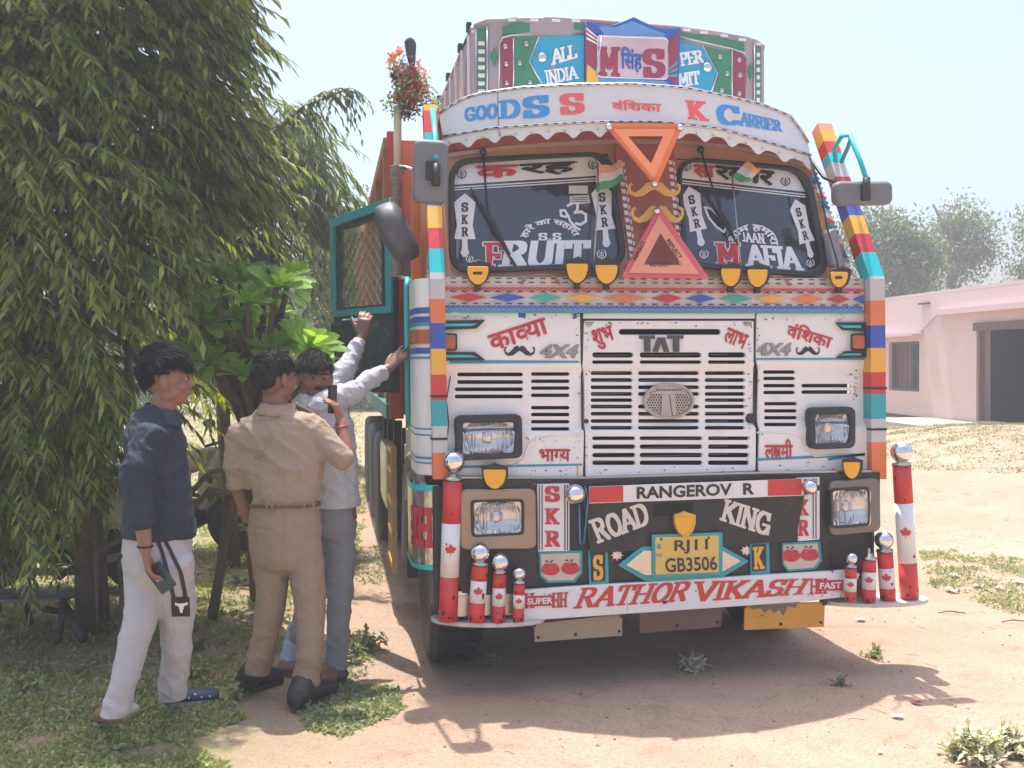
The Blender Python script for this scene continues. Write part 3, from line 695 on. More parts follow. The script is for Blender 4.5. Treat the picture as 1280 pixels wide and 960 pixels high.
# roof visor (canopy)
TOPC = [(549, 142), (560, 134), (580, 123), (600, 117), (650, 110), (720, 106), (790, 105), (858, 110), (920, 123), (954, 131), (988, 145), (1003, 165), (1010, 178)]
MIDC = [(553, 171), (575, 167), (615, 160), (690, 155), (760, 152), (820, 152), (862, 156), (901, 161), (940, 172), (975, 182), (1000, 190), (1013, 194)]
band_o = ribbon('visor_band', TOPC, MIDC, SCAN, CANW, truck, 48, .015)
# scalloped valance
def valance(bm):
    N = 150; L = []
    for i in range(N+1):
        t = i/N; x = 553+t*(1013-553)
        yt = np.interp(x, [p[0] for p in MIDC], [p[1] for p in MIDC])
        mid = 11.5+4.2*cos((x-553)/(460/14)*2*pi)+1.2*cos((x-553)/(460/14)*4*pi)
        L.append((x, yt, yt+mid+2))
    for a, b, c in L: pass
    vs = []
    for x, a, b in L:
        p, q = hit(x, a+1, SCAN, -.004), hit(x, b, SCAN, -.012); vs.append([bm.verts.new(r) for r in (p, q, q+Vector((0, .006, 0)), p+Vector((0, .006, 0)))])
    for A, B in zip(vs, vs[1:]):
        for k in range(4): bm.faces.new((A[k], B[k], B[(k+1) % 4], A[(k+1) % 4]))
val = bmo('valance', valance, CANW)
for k in range(22):
    x = 562+k*20.6
    if 752 < x < 856: continue
    y = np.interp(x, [p[0] for p in MIDC], [p[1] for p in MIDC])+9
    bmo('rivet', lambda bm: sph(bm, hit(x, y, SCAN, -.002), .005, 8), STEEL, val)
def roof(bm):
    A = [hit(*p, SCAN, -.01) for p in TOPC]; vs = []
    for i, p in enumerate(A):
        z2 = 2.97; vs.append([bm.verts.new(q) for q in (p, Vector((p.x, .55, max(p.z, 2.97))), Vector((p.x, .55, p.z-.03)), Vector((p.x, p.y+.01, p.z-.03)))])
    for a, b in zip(vs, vs[1:]):
        for k in range(4): bm.faces.new((a[k], b[k], b[(k+1) % 4], a[(k+1) % 4]))
    bm.faces.new(vs[0]); bm.faces.new(vs[-1][::-1])
bmo('visor_roof', roof, CANW)
def soff(bm):
    vs = []
    for i in range(31):
        x = 555+i*15.2; y = np.interp(x, [p[0] for p in MIDC], [p[1] for p in MIDC]); a = hit(x, y+2, SCAN, -.02); b = hit(x, np.interp(x, [552, 640, 760, 850, 930, 1012], [194, 183, 176, 176, 184, 207]), SWIN, .0)
        vs.append((bm.verts.new(a), bm.verts.new(b)))
    for a, b in zip(vs, vs[1:]): bm.faces.new((a[0], b[0], b[1], a[1]))
bmo('soffit', soff, M('soffit_red', (.36, .08, .07), .5, var=.25, dirt=.3))
for L, nm in ((TOPC, 'visor_trim'), (MIDC, 'visor_trim')):
    o = tubeo(nm, [hit(a, b, SCAN, .004) for a, b in L], .009, SILV, band_o, 8)
    dashes(o, [(a, b-.3) for a, b in L], SCAN, .015, BLACK, 5, 6, 1.6)
tubeo('seam', [hit(622, 115, SCAN, .001), hit(623, 160, SCAN, .001), hit(628, 178, SCAN, .0)], .0015, BLACK, band_o, 5)
# lettering of the visor
word('GOO', [(580, 135), (622, 128.5), (622, 148), (581, 152)], LBLUE, band_o, SCAN, .003, nw=.26)
word('D', [(623, 126), (650, 123), (651, 147.5), (623, 149)], LBLUE, band_o, SCAN, .003, nw=.26)
word('S', [(653, 121), (687, 118), (687, 146), (653, 149)], LBLUE, band_o, SCAN, .003, nw=.26)
word('S', [(699, 117), (731, 116), (731, 142), (700, 144)], M('coral_red_lettering', (.85, .13, .14), .5), band_o, SCAN, .003, nw=.26)
word('वंिशका', [(764, 124), (827, 126), (827, 140), (765, 137)], MATS['coral_red_lettering'], band_o, SCAN, .003, font='sans', shifts=.03)
word('K', [(856, 125), (883, 127), (887, 152), (860, 149)], MATS['coral_red_lettering'], band_o, SCAN, .003, nw=.26)
word('C', [(895, 129), (924, 133), (926, 157), (897, 156)], LBLUE, band_o, SCAN, .003, nw=.26)
word('ARRIER', [(924, 139), (976, 151), (978, 165), (924, 157)], LBLUE, band_o, SCAN, .003, nw=.26, track=0)
# ---- box of the upper deck (headboard) over the cab
HEADP = [[(596, 118), (596, 40), (612, 28), (640, 26), (735, 28), (845, 38), (900, 46), (938, 54), (950, 62), (950, 135), (860, 130), (700, 125)]]
hb = plate('headboard', [[(594, 130), (594, 34), (610, 27), (735, 26.5), (845, 36), (900, 43), (943, 52), (952, 60), (952, 150), (800, 140)]], SHEAD, PURP, truck, 0, .03, .004, [('x', x) for x in (-.75, -.6, -.4, .4, .6, .75, .85)])
HL = .038+.002
def hs(P, mat, name='panel', layer=0, par=None): return shape(P, mat, par or hb, SHEAD, HL, name, layer)
def hp(P, mat, name='panel', th=.006): return plate(name, [P], SHEAD, mat, hb, .038, th, .001, [('x', x) for x in (-.7, -.6, .6, .7, .8)])
hp([(628, 44), (735, 37), (735, 29), (640, 28), (628, 34)], GREEN); hp([(847, 48), (915, 60), (930, 66), (930, 54), (900, 47), (847, 40)], GREEN)
hp([(626, 54), (629, 49), (641, 47.5), (641, 110), (628, 112)], MAR); hp([(643, 47), (673, 46), (661, 77), (677, 107), (643, 110)], GREEN)
hp([(663.5, 77.5), (675, 46), (730, 44.5), (730, 104), (679, 107)], M('sky_blue_paint', (.03, .33, .5), .42, dirt=.12)); hp([(849, 53), (877, 58), (895, 92), (887, 116), (847, 109)], MATS['sky_blue_paint'])
hp([(880, 58), (914, 65), (914, 122), (889, 118), (898, 92)], GREEN); hp([(916, 65), (926, 67), (931, 74), (931, 127), (916, 123)], MAR)
for x0, x1, m1 in ((596, 607, GREEN), (944, 951, GREEN)):
    hp([(x0, 36 if x0 < 700 else 56), (x1, 34 if x0 < 700 else 59), (x1, 118 if x0 < 700 else 132), (x0, 120 if x0 < 700 else 130)], m1, 'post')
    for k in range(7):
        y = (52 if x0 < 700 else 66)+k*(10 if x0 < 700 else 9.4); plate('block', [rquad(bx(x0+1.6, y, x1-1.2, y+5), .8)], SHEAD, WHITE2, hb, .0465, .003)
for P in ([(612, 70), (617, 60), (622, 72), (617, 84)], [(934, 88), (938, 80), (942, 88), (938, 100)]): hp(P, GREEN, 'diamond')
tubes = [[(609, 34), (609, 118)], [(624, 112), (624, 56), (628, 47), (640, 44), (732, 42)], [(642, 48), (642, 110)], [(674, 46), (662, 77), (678, 106)], [(849, 46), (915, 61), (930, 66), (933, 74), (933, 128)], [(915, 62), (915, 124)], [(878, 57), (897, 92), (888, 118)], [(943, 56), (943, 130)]]
for L in tubes: tubeo('steel_bead', [hit(a, b, SHEAD, .046) for a, b in L], .005, SILV, hb, 6)
tr = tubeo('top_rail', [hit(a, b, SHEAD, .03) for a, b in ((594, 33), (610, 26.5), (660, 25), (735, 26.5), (845, 35.5), (900, 43), (943, 52), (953, 59))], .017, PURP, hb, 8)
P = [hit(a, b, SHEAD, .048) for a, b in ((640, 25), (668, 25), (695, 25.5), (720, 26), (858, 37.5), (880, 40.5), (905, 44.5), (928, 49.5), (947, 55))]
for p in P: bmo('block', lambda bm: box(bm, p, (.045, .006, .014), bev=.002), WHITE2, tr)
# centre board
cb = plate('centre_board', [[(731, 27), (742, 31), (756, 34), (770, 31), (780, 27), (791, 22.5), (802, 28), (815, 34), (830, 38), (849, 36), (847, 110), (731, 105)]], SHEAD, BLUE, hb, .05, .015, .003)
CL_ = .05+.021+.002
def cs(P, mat, layer=0, name='painted_panel'): return shape(P, mat, cb, SHEAD, CL_, name, layer)
cs([[(732, 30), (748, 46), (748, 98), (732, 104)]], MAR); cs([[(848, 40), (835, 52), (835, 98), (846, 108)]], MAR)
for k in range(3): cs([[(733, 34+k*6), (747, 46+k*4), (747, 48+k*4), (733, 37+k*6)]], WHITE2, 1); cs([[(847, 76+k*8), (836, 86+k*4), (836, 88+k*4), (847, 80+k*8)]], TEAL, 1)
cs([[(734, 80), (748, 92), (748, 104), (733, 104)]], YEL, 1); cs([[(752, 97), (830, 101), (840, 107), (738, 103)]], M('cornflower_paint', (.12, .3, .6), .5), 1)
cs([[(748, 33), (770, 34), (790, 26), (812, 35), (832, 42), (828, 48), (755, 44)]], MATS['cornflower_paint'], 1)
inn = plate('name_board', [rquad([(746, 45), (835, 48), (835, 99), (746, 96)], 6)], SHEAD, M('pale_rose_board', (.62, .45, .47), .5, var=.35, scale=5), cb, .0735, .006, .001)
tubeo('steel_bead', [hit(a, b, SHEAD, .08) for a, b in rquad([(746, 45), (835, 48), (835, 99), (746, 96)], 6)+[(746+6, 45)]], .006, SILV, cb, 6)
word('M', [(748, 58), (775, 59), (775, 96), (748, 94)], MAR, inn, SHEAD, .084, nw=.28, track=0); word('S', [(803, 61), (832, 61), (832, 97), (804, 98)], MAR, inn, SHEAD, .084, nw=.28)
word('िसंह', [(776, 58), (803, 60), (803, 92), (776, 90)], BLUE, inn, SHEAD, .084, font='sans', shifts=.03, layer=1)
word('ALL', [(687, 62), (720, 55), (722, 72), (689, 82)], WHITE2, hb, SHEAD, .0475, nw=.24, track=0); word('INDIA', [(680, 88), (722, 82), (724, 98), (683, 106)], WHITE2, hb, SHEAD, .0475, nw=.2, track=0)
word('PER', [(848, 66), (877, 62), (880, 78), (851, 83)], WHITE2, hb, SHEAD, .0475, nw=.24, track=0); word('MIT', [(846, 92), (874, 88), (876, 105), (848, 109)], WHITE2, hb, SHEAD, .0475, nw=.24, track=0)
for a, b, r, mt in [(678, 72, .028, CHROME), (884, 84, .028, CHROME)]+[(a, b, .014, STEEL) for a, b in ((632, 58), (633, 80), (634, 104), (658, 55), (650, 79), (663, 103), (900, 71), (909, 92), (902, 113), (924, 75), (925, 94), (924, 117))]:
    spho('stud', hit(a, b, SHEAD, .05), r, mt, hb, (1, .6, 1), 14)
# side and back walls of that box
pL = hit(594, 60, SHEAD, 0); pR = hit(952, 80, SHEAD, 0)
zt = hit(594, 34, SHEAD, 0).z
for x, nm in ((pL.x, 'side_board'), (pR.x, 'side_board')):
    zz = zt if x < 0 else hit(952, 60, SHEAD, 0).z
    sbd = boxo(nm, (x, 1.68, (2.98+zz)/2), (.03, 2.0, zz-2.98), M('grimy_lilac_board', (.4, .34, .42), .6, dirt=.35), truck)
    k = -1 if x < 0 else 1
    for j in range(7):
        y = .75+j*.3
        bmo('upright', lambda bm: box(bm, (x+k*.022, y, (2.98+zz)/2), (.015, .03, zz-3.0)), WHITE2, sbd)
    for j in range(6):
        y = .9+j*.3; V = [(x+k*.018, y-.1, 3.03), (x+k*.018, y, zz-.06), (x+k*.018, y+.1, 3.03)]
        new('painted_triangle', mesh(V, [(0, 1, 2) if k > 0 else (0, 2, 1)]), (MAR, YEL, BLUE)[j % 3], sbd)
    tubeo('top_rail', [(x+k*.01, .66, zz), (x+k*.01, 2.7, zz)], .018, STEEL, sbd, 8)
    bmo('bracket', lambda bm: [box(bm, (x+k*.02, y, zz+.035), (.03, .05, .05), bev=.008) for y in (.75, 1.15, 1.8, 2.4)], BLACK, sbd)
boxo('deck_floor', (.02, 1.6, 2.99), (1.7, 2.1, .03), PURP, truck)
# ---- reflector triangles, moustaches, shield lamps
def STRI(x, z): return .03-.20*max(0, z-2.40)/.45
def tri(name, T, wd, mat, mat2, lift, lab, surf):
    c = [sum(p[k] for p in T)/3 for k in (0, 1)]
    sc = lambda f: [(c[0]+(a-c[0])*f, c[1]+(b-c[1])*f) for a, b in T]
    o = plate(name, [rquad(T, 4), sc(.62)], surf, mat, truck, lift, .02, .003); o['label'] = lab
    plate('reflector_face', [sc(.8), sc(.44)], surf, mat2, o, lift+.0265, .006, .001)
    return o
t1 = tri('reflector_triangle', [(754, 156), (853, 156), (819, 234)], 12, ORG, SALM, .0, 'orange triangle pointing down', STRI)
t2 = tri('reflector_triangle', [(822, 258), (885, 349), (775, 347)], 12, PINK, SALM, .10, 'pink red triangle pointing up', SWIN)
for a, b, l, sf in ((761, 159, .04, STRI), (850, 160, .04, STRI), (818, 230, .04, STRI), (821, 264, .14, SWIN)): spho('chrome_ball', hit(a, b, sf, l), .018, CHROME, t1 if b < 240 else t2, seg=14)
for k, P in enumerate((moustache(817, 237, 66, 19), moustache(821, 268, 66, 22))): plate('moustache', [P], SWIN, YEL, t1 if k == 0 else t2, .09-.02*k, .012, .002)
word('REFLECT', rot(799, 313, 26, 5, -62), BLACK, t2, SWIN, .1365, font='sans', bold=.02); word('REFLECT', rot(843, 311, 28, 5, 56), BLACK, t2, SWIN, .1365, font='sans', bold=.02); word('REFLECT', bx(812, 328, 838, 333), BLACK, t2, SWIN, .1365, font='sans', bold=.02)
def shield(x0, y0, x1, y1, surf, lift, par=None, slot=False, black=True):
    w_, h_ = x1-x0, y1-y0; cx = (x0+x1)/2
    def sh(f, top=0.):
        cy = (y0+y1)/2
        L = [(-.5, -.36), (-.22, -.42), (0, -.5), (.22, -.42), (.5, -.36), (.49, 0), (.36, .3), (.12, .48), (-.12, .48), (-.36, .3), (-.49, 0)]
        if f < 1: L = [(-.44, -.25), (.44, -.25), (.43, 0), (.32, .27), (.1, .43), (-.1, .43), (-.32, .27), (-.43, 0)]
        return [(cx+a*w_, cy+b*h_) for a, b in L]
    o = plate('shield_lamp', [sh(1)], surf, BLACK if black else YEL, par or truck, lift, .028, .004)
    plate('lens', [rquad(sh(.8), 2)], surf, LAMPY, o, lift+.033, .008, .003)
    if slot: plate('slot', [rr(cx-w_*.2, (y0+y1)/2-1.8, cx+w_*.2, (y0+y1)/2+1.8, 2)], surf, BLACK, o, lift+.0445, .004)
    b = hit(cx, y1+2, surf, lift+.01); bmo('foot', lambda bm: box(bm, b, (.03, .03, .03), bev=.004), BLACK, o)
for q in ((706, 321, 736, 356), (742, 323, 773, 357), (899, 328, 926, 360), (932, 329, 960, 361)): shield(*q, S0, .05)
shield(582, 325, 612, 358, S0, .04, slot=True); shield(1036, 333, 1060, 361, S0, .04, slot=True)
shield(602, 578, 634, 613, S0, .08); shield(1052, 570, 1075, 600, S0, .08)
# ---- wipers
def wiper(P, B, lift=.03):
    o = tubeo('wiper', [hit(a, b, SWIN, lift) for a, b in P], .006, BLACK, truck, 6)
    bmo('blade', lambda bm: [tube(bm, [hit(a, b, SWIN, lift*.6+.004) for a, b in B], .006, 6), tube(bm, [hit(a+2, b-1, SWIN, lift) for a, b in (lerp(B[0], B[1], .2), lerp(B[0], B[1], .5), lerp(B[0], B[1], .85))], [.004, .009, .004], 6)], BLACK, o)
    spho('pivot', hit(*P[0], SWIN, lift), .02, BLACK, o, seg=10)
wiper([(604, 190), (607, 235), (611, 270), (616, 288)], [(589, 236), (644, 334)]); wiper([(876, 187), (886, 220), (900, 262), (914, 284)], [(872, 232), (923, 306)])
# loose wires
tubeo('loose_wire', [hit(a, b, SLOW, .02) for a, b in ((563, 470), (558, 500), (561, 530), (557, 560), (562, 583))], .003, BLACK, truck, 5)
tubeo('loose_wire', [hit(a, b, SB, .06) for a, b in ((1026, 672), (1030, 690), (1036, 706), (1041, 716))], .005, BLACK, truck, 5)
tubeo('loose_wire', [hit(a, b, S0, .06) for a, b in ((1012, 196), (1026, 240), (1034, 285), (1046, 325), (1050, 350))], .005, BLACK, truck, 5)
# hoses under the windscreen
tubeo('washer_hose', [hit(a, b, S0, .03) for a, b in ((652, 355), (658, 347), (668, 344), (688, 344), (696, 349), (700, 355))], .006, M('brown_hose', (.3, .14, .12), .5), truck)
tubeo('washer_hose', [hit(a, b, S0, .03) for a, b in ((955, 347), (970, 345), (982, 348), (988, 357))], .006, MATS['brown_hose'], truck)
# ---- colour banded posts at both corners
def post(pts, segs, hw=.036, name='striped_post'):
    """square tube along pts, coloured in bands; segs [(length, material)]"""
    o = None; pts = [Vector(p) for p in pts]; L = [0]
    for a, b in zip(pts, pts[1:]): L.append(L[-1]+(b-a).length)
    def at(s):
        s = max(0, min(L[-1], s))
        for i in range(len(L)-1):
            if s <= L[i+1]+1e-9: return pts[i]+(pts[i+1]-pts[i])*((s-L[i])/(L[i+1]-L[i])), (pts[i+1]-pts[i]).normalized()
    s = 0; root = None
    for ln, mt in segs:
        cuts = [s]+[l for l in L[1:-1] if s < l < s+ln]+[min(s+ln, L[-1])]; bm = bmesh.new(); rings = []
        for c in cuts:
            p, t = at(c); d = Vector((1, 0, 0)); nn = d.cross(t).normalized()
            if c in L[1:-1]: nn = Vector((0, -1, .28)).normalized()
            if nn.y > 0: nn = -nn
            rings.append([bm.verts.new(p+d*a*hw+nn*b*hw) for a, b in ((-1, -1), (1, -1), (1, 1), (-1, 1))])
        for A, B in zip(rings, rings[1:]):
            for k in range(4): bm.faces.new((A[k], A[(k+1) % 4], B[(k+1) % 4], B[k]))
        bm.faces.new(rings[0][::-1]); bm.faces.new(rings[-1]); me = bm_mesh(bm)
        if root is None: root = new(name, me, mt, truck)
        else: new('band', me, mt, root)
        s += ln
        if s >= L[-1]: break
    return root
GW = M('grey_white_post', (.55, .54, .53), .4, dirt=.25)
def vlen(ys): return ys
zz = lambda px, y0, y1, yy: (AtY(px, y0, yy)-AtY(px, y1, yy)).length
seqL = [(598, 565, ORG), (565, 532, GW), (532, 500, TEAL), (500, 468, RED), (468, 436, YEL), (436, 404, BLUE), (404, 374, ORG), (374, 344, GW), (344, 317, CYAN), (317, 293, REDT), (293, 267, YEL), (267, 236, BLUE), (236, 205, REDT), (205, 178, CYAN), (178, 150, RED), (150, 136, YEL)]
p0, p1, p2 = AtY(550, 598, -.04), AtY(546, 352, -.04), AtY(537, 136, .36)
tot = (p2-p1).length; segsL = []
for a, b, mt in seqL:
    if a > 344: segsL.append((zz(548, a, b, -.04), mt))
    else: segsL.append((tot*(a-b)/(344-136), mt))
pl_ = post([p0, p1, p2], segsL)
for y in (495, 548): bmo('strap', lambda bm: box(bm, AtY(548.5, y, -.04), (.078, .078, .012)), BLACK, pl_)
seqR = [(598, 552, ORG), (552, 538, GW), (538, 523, GW), (523, 492, TEAL), (492, 465, RED), (465, 435, YEL), (435, 418, BLUE), (418, 407, BLUE), (407, 376, ORG), (376, 350, GW), (350, 322, CYAN), (322, 300, REDT), (300, 278, YEL), (278, 255, BLUE), (255, 230, REDT), (230, 212, GW), (212, 200, CYAN), (200, 185, RED), (185, 170, YEL), (170, 160, SALM)]
q0, q1, q2 = AtY(1094, 598, -.03), AtY(1092, 352, -.03), AtY(1027, 160, .40)
tot = (q2-q1).length; segsR = []
for a, b, mt in seqR:
    if a > 350: segsR.append((zz(1093, a, b, -.03), mt))
    else: segsR.append((tot*(a-b)/(350-160), mt))
pr_ = post([q0, q1, q2], segsR, .042)
for y in (485, 536): bmo('strap', lambda bm: box(bm, AtY(1093.5, y, -.03), (.09, .09, .012)), BLACK, pr_)
# ornament strip beside the right pane
for k in range(22):
    t = k/21; p = hit(1014+t*46, 210+t*128, SWIN, .03); bmo('ornament', lambda bm: box(bm, p, (.05, .02, .022), Matrix.Rotation(.5, 3, 'Y'), .003), (WHITE2, PINK, TEAL, BLUE, SILV)[k % 5], pr_)
    if k < 16:
        p = hit(553-.2*k, 250+k*6.4, SWIN, .05)+Vector((-.045, 0, 0)); bmo('ornament', lambda bm: box(bm, p, (.04, .02, .02), bev=.003), (WHITE2, PINK, TEAL, BLUE, SILV)[k % 5], pl_)
plate('air_intake', [rquad([(1028, 290), (1038, 286), (1050, 335), (1034, 335)], 4)], SWIN, GREYP, truck, .05, .05, .01)
# ---- mirrors
def mirror(c, s, rt, armpts, armmat, nm='mirror'):
    o = plate(nm, [[(c[0]+a_*cos(rt.to_euler().y)+b_*sin(rt.to_euler().y), c[2]-a_*sin(rt.to_euler().y)+b_*cos(rt.to_euler().y)) for a_, b_ in rr(-s[0]/2, -s[2]/2, s[0]/2, s[2]/2, .035, 5)]], lambda x, z: c[1]+s[1]/2, GREYP, truck, 0, .03, .02, px=False)
    n = rt @ Vector((0, -1, 0)); bmo('glass', lambda bm: box(bm, Vector(c)-n*(s[1]*.5+.001), (s[0]*.85, .004, s[2]*.85), rt), CHROME, o)
    for P, r, mt in armpts: tubeo('arm', P, r, mt, o)
    bmo('clamp', lambda bm: box(bm, Vector(c)+n*(s[1]*.55), (.05, .03, .09), rt, .01), BLACK, o)
    return o
a = lambda x, y, yy: AtY(x, y, yy)
mirror(a(538, 215, -.16), (.165, .07, .30), Matrix.Rotation(radians(2), 3, 'Y'), [([a(541, 138, .25), a(543, 160, .05), a(545, 198, -.2)], .014, CYAN), ([a(545, 205, -.205), a(545, 232, -.21)], .02, BLACK), ([a(515, 212, -.1), a(500, 208, .2), a(505, 215, .5)], .01, STEEL)], CYAN)
mirror(a(1077, 242, -.02), (.33, .07, .125), Matrix.Rotation(radians(-1.5), 3, 'Y'),
       [([a(1046, 215, .3), a(1043, 185, .2), a(1052, 170, .1), a(1062, 169, .05), a(1075, 200, -.02), a(1083, 224, -.06)], .013, CYAN), ([a(1046, 215, .3), a(1060, 184, .18), a(1064, 172, .06)], .012, TEAL), ([a(1083, 222, -.06), a(1084, 246, -.06)], .02, BLACK)], CYAN)
tubeo('mirror_bracket', [a(1010, 196, .3), a(1030, 222, .2), a(1050, 230, .05)], .01, BLACK, truck)
# big grey side mirror seen from behind, by the door
def coneback(bm):
    P = [(466, 259), (490, 250), (503, 262), (524, 306), (525, 322), (497, 331), (485, 312), (470, 286)]; cx, cy = 498, 295; rings = []
    for f_, y in ((.97, .285), (1.0, .26), (1.0, .22), (.93, .18), (.8, .15), (.6, .125), (.3, .115)): rings.append([bm.verts.new(AtY(cx+(x-cx)*f_, cy+(q-cy)*f_, y)) for x, q in rquad(P, 9, 3)])
    n = len(rings[0])
    for U, V_ in zip(rings, rings[1:]):
        for k in range(n): bm.faces.new((U[k], U[(k+1) % n], V_[(k+1) % n], V_[k]))
    bm.faces.new(rings[0][::-1]); bm.faces.new(rings[-1])
bmo('mirror', coneback, M('dark_grey_plastic', (.07, .07, .08), .5, var=.15, dirt=.2), None, True)
# ---- open left door
PANE = bpy.data.materials.new('dusty_pane'); PANE.use_nodes = True; _p = PANE.node_tree.nodes['Principled BSDF']; _p.inputs['Base Color'].default_value = (.75, .74, .66, 1); _p.inputs['Transmission Weight'].default_value = .93; _p.inputs['Roughness'].default_value = .05; _p.inputs['IOR'].default_value = 1.1
H0 = Vector((-1.235, .86, 0)); dirv = Vector((-.33, .62, 0)).normalized()
def dd(s, z, off=0.): 
    nrm = Vector((-dirv.y, dirv.x, 0))*-1 if False else Vector((dirv.y, -dirv.x, 0)); nrm = nrm if nrm.y < 0 else -nrm
    return H0+dirv*s+nrm*off+Vector((0, 0, z))
def dplate(name, loops, off, th, mat, parent):
    """plate in the plane of the opened door; loops in (s, z)"""
    cu = bpy.data.curves.new('c', 'CURVE'); cu.dimensions = '2D'; cu.fill_mode = 'BOTH'; cu.extrude = th/2; cu.bevel_depth = .002
    for lp_ in loops:
        sp = cu.splines.new('POLY'); sp.points.add(len(lp_)-1); sp.use_cyclic_u = True
        for k, p in enumerate(lp_): sp.points[k].co = (p[0], p[1], 0, 1)
    o = bpy.data.objects.new('c', cu); me = bpy.data.meshes.new_from_object(o); bpy.data.objects.remove(o); bpy.data.curves.remove(cu)
    for v in me.vertices: v.co = dd(v.co.x, v.co.y, off+v.co.z)
    me.materials.clear(); return new(name, me, mat, parent)
DW = .71
door = dplate('door', [[(0, 1.47), (DW, 1.47), (DW, 2.53), (.55, 2.55), (0, 2.58)], [(.09, 1.98), (DW-.06, 1.98), (DW-.06, 2.47), (.09, 2.49)]], 0, .035, M('door_dark', (.03, .035, .045), .5, dirt=.35), truck)
dplate('door_skin', [[(.0, 1.48), (DW-.02, 1.48), (DW-.02, 1.91), (.0, 1.91)]], .024, .004, M('door_navy', (.03, .04, .06), .5, dirt=.4), door)
dplate('window_frame', [[(.0, 1.93), (DW, 1.93), (DW, 2.53), (.55, 2.55), (.0, 2.58)], [(.055, 1.965), (DW-.035, 1.965), (DW-.035, 2.49), (.54, 2.50), (.055, 2.53)]], .024, .022, TEAL, door)
dplate('pane', [[(.07, 1.97), (DW-.05, 1.97), (DW-.05, 2.47), (.07, 2.5)]], -.004, .004, PANE, door) 
def grille(bm):
    for k in range(-6, 16):
        for sg in (1, -1):
            P = []; s0 = .08+k*.075
            for t in np.linspace(0, .45, 10):
                s = s0+sg*t*.9 if sg > 0 else s0+.4-t*.9
                if .08 < s < DW-.06: P.append(dd(s, 1.98+t, .0+sg*.003))
            if len(P) > 1: tube(bm, P, .003, 4)
bmo('door_grille', grille, STEEL, door)['kind'] = 'stuff'
bmo('window_channel', lambda bm: tube(bm, [dd(.12, 1.98, .01), dd(.12, 2.46, .01)], .012, 6), BLACK, door)
bmo('latch_box', lambda bm: [box(bm, dd(DW-.10, z, .035), (.1, .03, .06), bev=.006) for z in (1.86, 1.76)], RUB, door)
bmo('door_handle', lambda bm: tube(bm, [dd(DW-.36, 1.90, .02), dd(DW-.34, 1.90, .06), dd(DW-.2, 1.90, .06), dd(DW-.18, 1.90, .02)], .009, 6), CHROME, door)
# ---- lower corner box with HH mirror foil
V, Fq = corner(.62, 1.03, .02); cf = part('corner_box', mesh(V, Fq), M('crinkled_foil', (.6, .58, .55), .2, .9, var=.3, scale=5, bump=.5, bscale=7))
for z0, z1 in ((1.005, 1.035), (.61, .635)): V, Fq = corner(z0, z1, .026); new('edge_strip', mesh(V, Fq), CYAN, cf)
for dy in (0, .085):
    P, _ = slab('H', .24, .2, .12); P, _b = polys_norm(P); 
    V = []; Fs = []
    for k, q in enumerate(P):
        b = len(V); 
        for u, v in q:
            a_ = (1.05-(u*.5+ (0 if dy == 0 else .42)))*pi/2; V.append((-1.09-(.125+k*.0003)*sin(a_), .13-(.155+k*.0003)*cos(a_), .72+v*.2))
        Fs.append(list(range(b, len(V))))
    me = mesh(V, Fs); new('lettering', me, REDT, cf)
# ---- bumper
blk = plate('bumper_face', [[(556, 598), (730, 598), (945, 592), (1097, 590), (1097, 655), (1060, 665), (1032, 672), (1032, 715), (660, 745), (577, 740), (556, 690)]], SB, BLACK, truck, 0, .02, .004)
bmo('bumper_beam', lambda bm: box(bm, (.06, .09, .72), (2.36, .26, .62), bev=.02), BLACK)
bmo('gap_shade', lambda bm: box(bm, (.06, .3, 1.02), (2.2, .5, .1)), VSHADE)  # solid box; the shade of the gap is put into its colour
ribbon('bumper_ledge', [(556, 596), (730, 597), (945, 590), (1090, 588)], [(556, 602), (730, 603), (945, 596), (1090, 593)], SB, STEEL, truck, 8, .05, .01)
HSG = M('fog_housing', (.30, .25, .2), .3, .75, var=.25, dirt=.3)
headlamp([(573, 610), (667, 609), (668, 684), (574, 685)], [(591, 627), (650, 626), (650, 664), (592, 667)], SB, blk, HSG, .045, .032)
headlamp([(1030, 600), (1093, 596), (1094, 662), (1031, 668)], [(1036, 613), (1080, 611), (1080, 653), (1037, 656)], SB, blk, M('grey_housing', (.2, .18, .17), .4, .5, dirt=.3), .045, .032)
BF = .0285+.002
def bboard(name, P, mat, par=None, lift=.0285, th=.012): return plate(name, [P], SB, mat, par or blk, lift, th, .0015)
chips(blk, SB, .0305, [(640, 690, 1030, 735), (566, 600, 1030, 606)], 50, 2.0, M('grey_scuff', (.14, .11, .09), .8))
k1 = bboard('letter_board', [(671, 605), (711, 604), (711, 688), (672, 689)], WHITE2); k2 = bboard('letter_board', [(995, 597), (1023, 596), (1023, 674), (996, 676)], WHITE2)
for x in (673.5, 677, 705.5, 708.8): shape([bx(x, 606, x+1.3, 688)], BLACK, k1, SB, .0465)
for x in (1016, 1019.5): shape([bx(x, 598, x+1.2, 673)], BLACK, k2, SB, .0465)
for k, ch in enumerate('SKR'):
    word(ch, bx(681, 607.5+k*28, 700, 627.5+k*28), REDT, k1, SB, .047, nw=.26); word(ch, bx(997.5, 599+k*25.5, 1011, 619+k*25.5), REDT, k2, SB, .047, nw=.26)
rk = bboard('name_panel', [(726, 612), (1008, 600), (993, 676), (737, 691)], BLACK, lift=.045, th=.01)
word('ROAD', [(735, 651), (806, 627), (813, 655), (747, 680)], M('cream_lettering', (.72, .66, .58), .5), rk, SB, .062, nw=.22, track=.0)
word('KING', [(906, 623), (966, 642), (961, 671), (899, 650)], MATS['cream_lettering'], rk, SB, .062, nw=.22, track=.0)
rs_ = bboard('name_strip', [(736, 608), (1003, 598), (1003, 619), (736, 629)], WHITE2, lift=.060, th=.012)
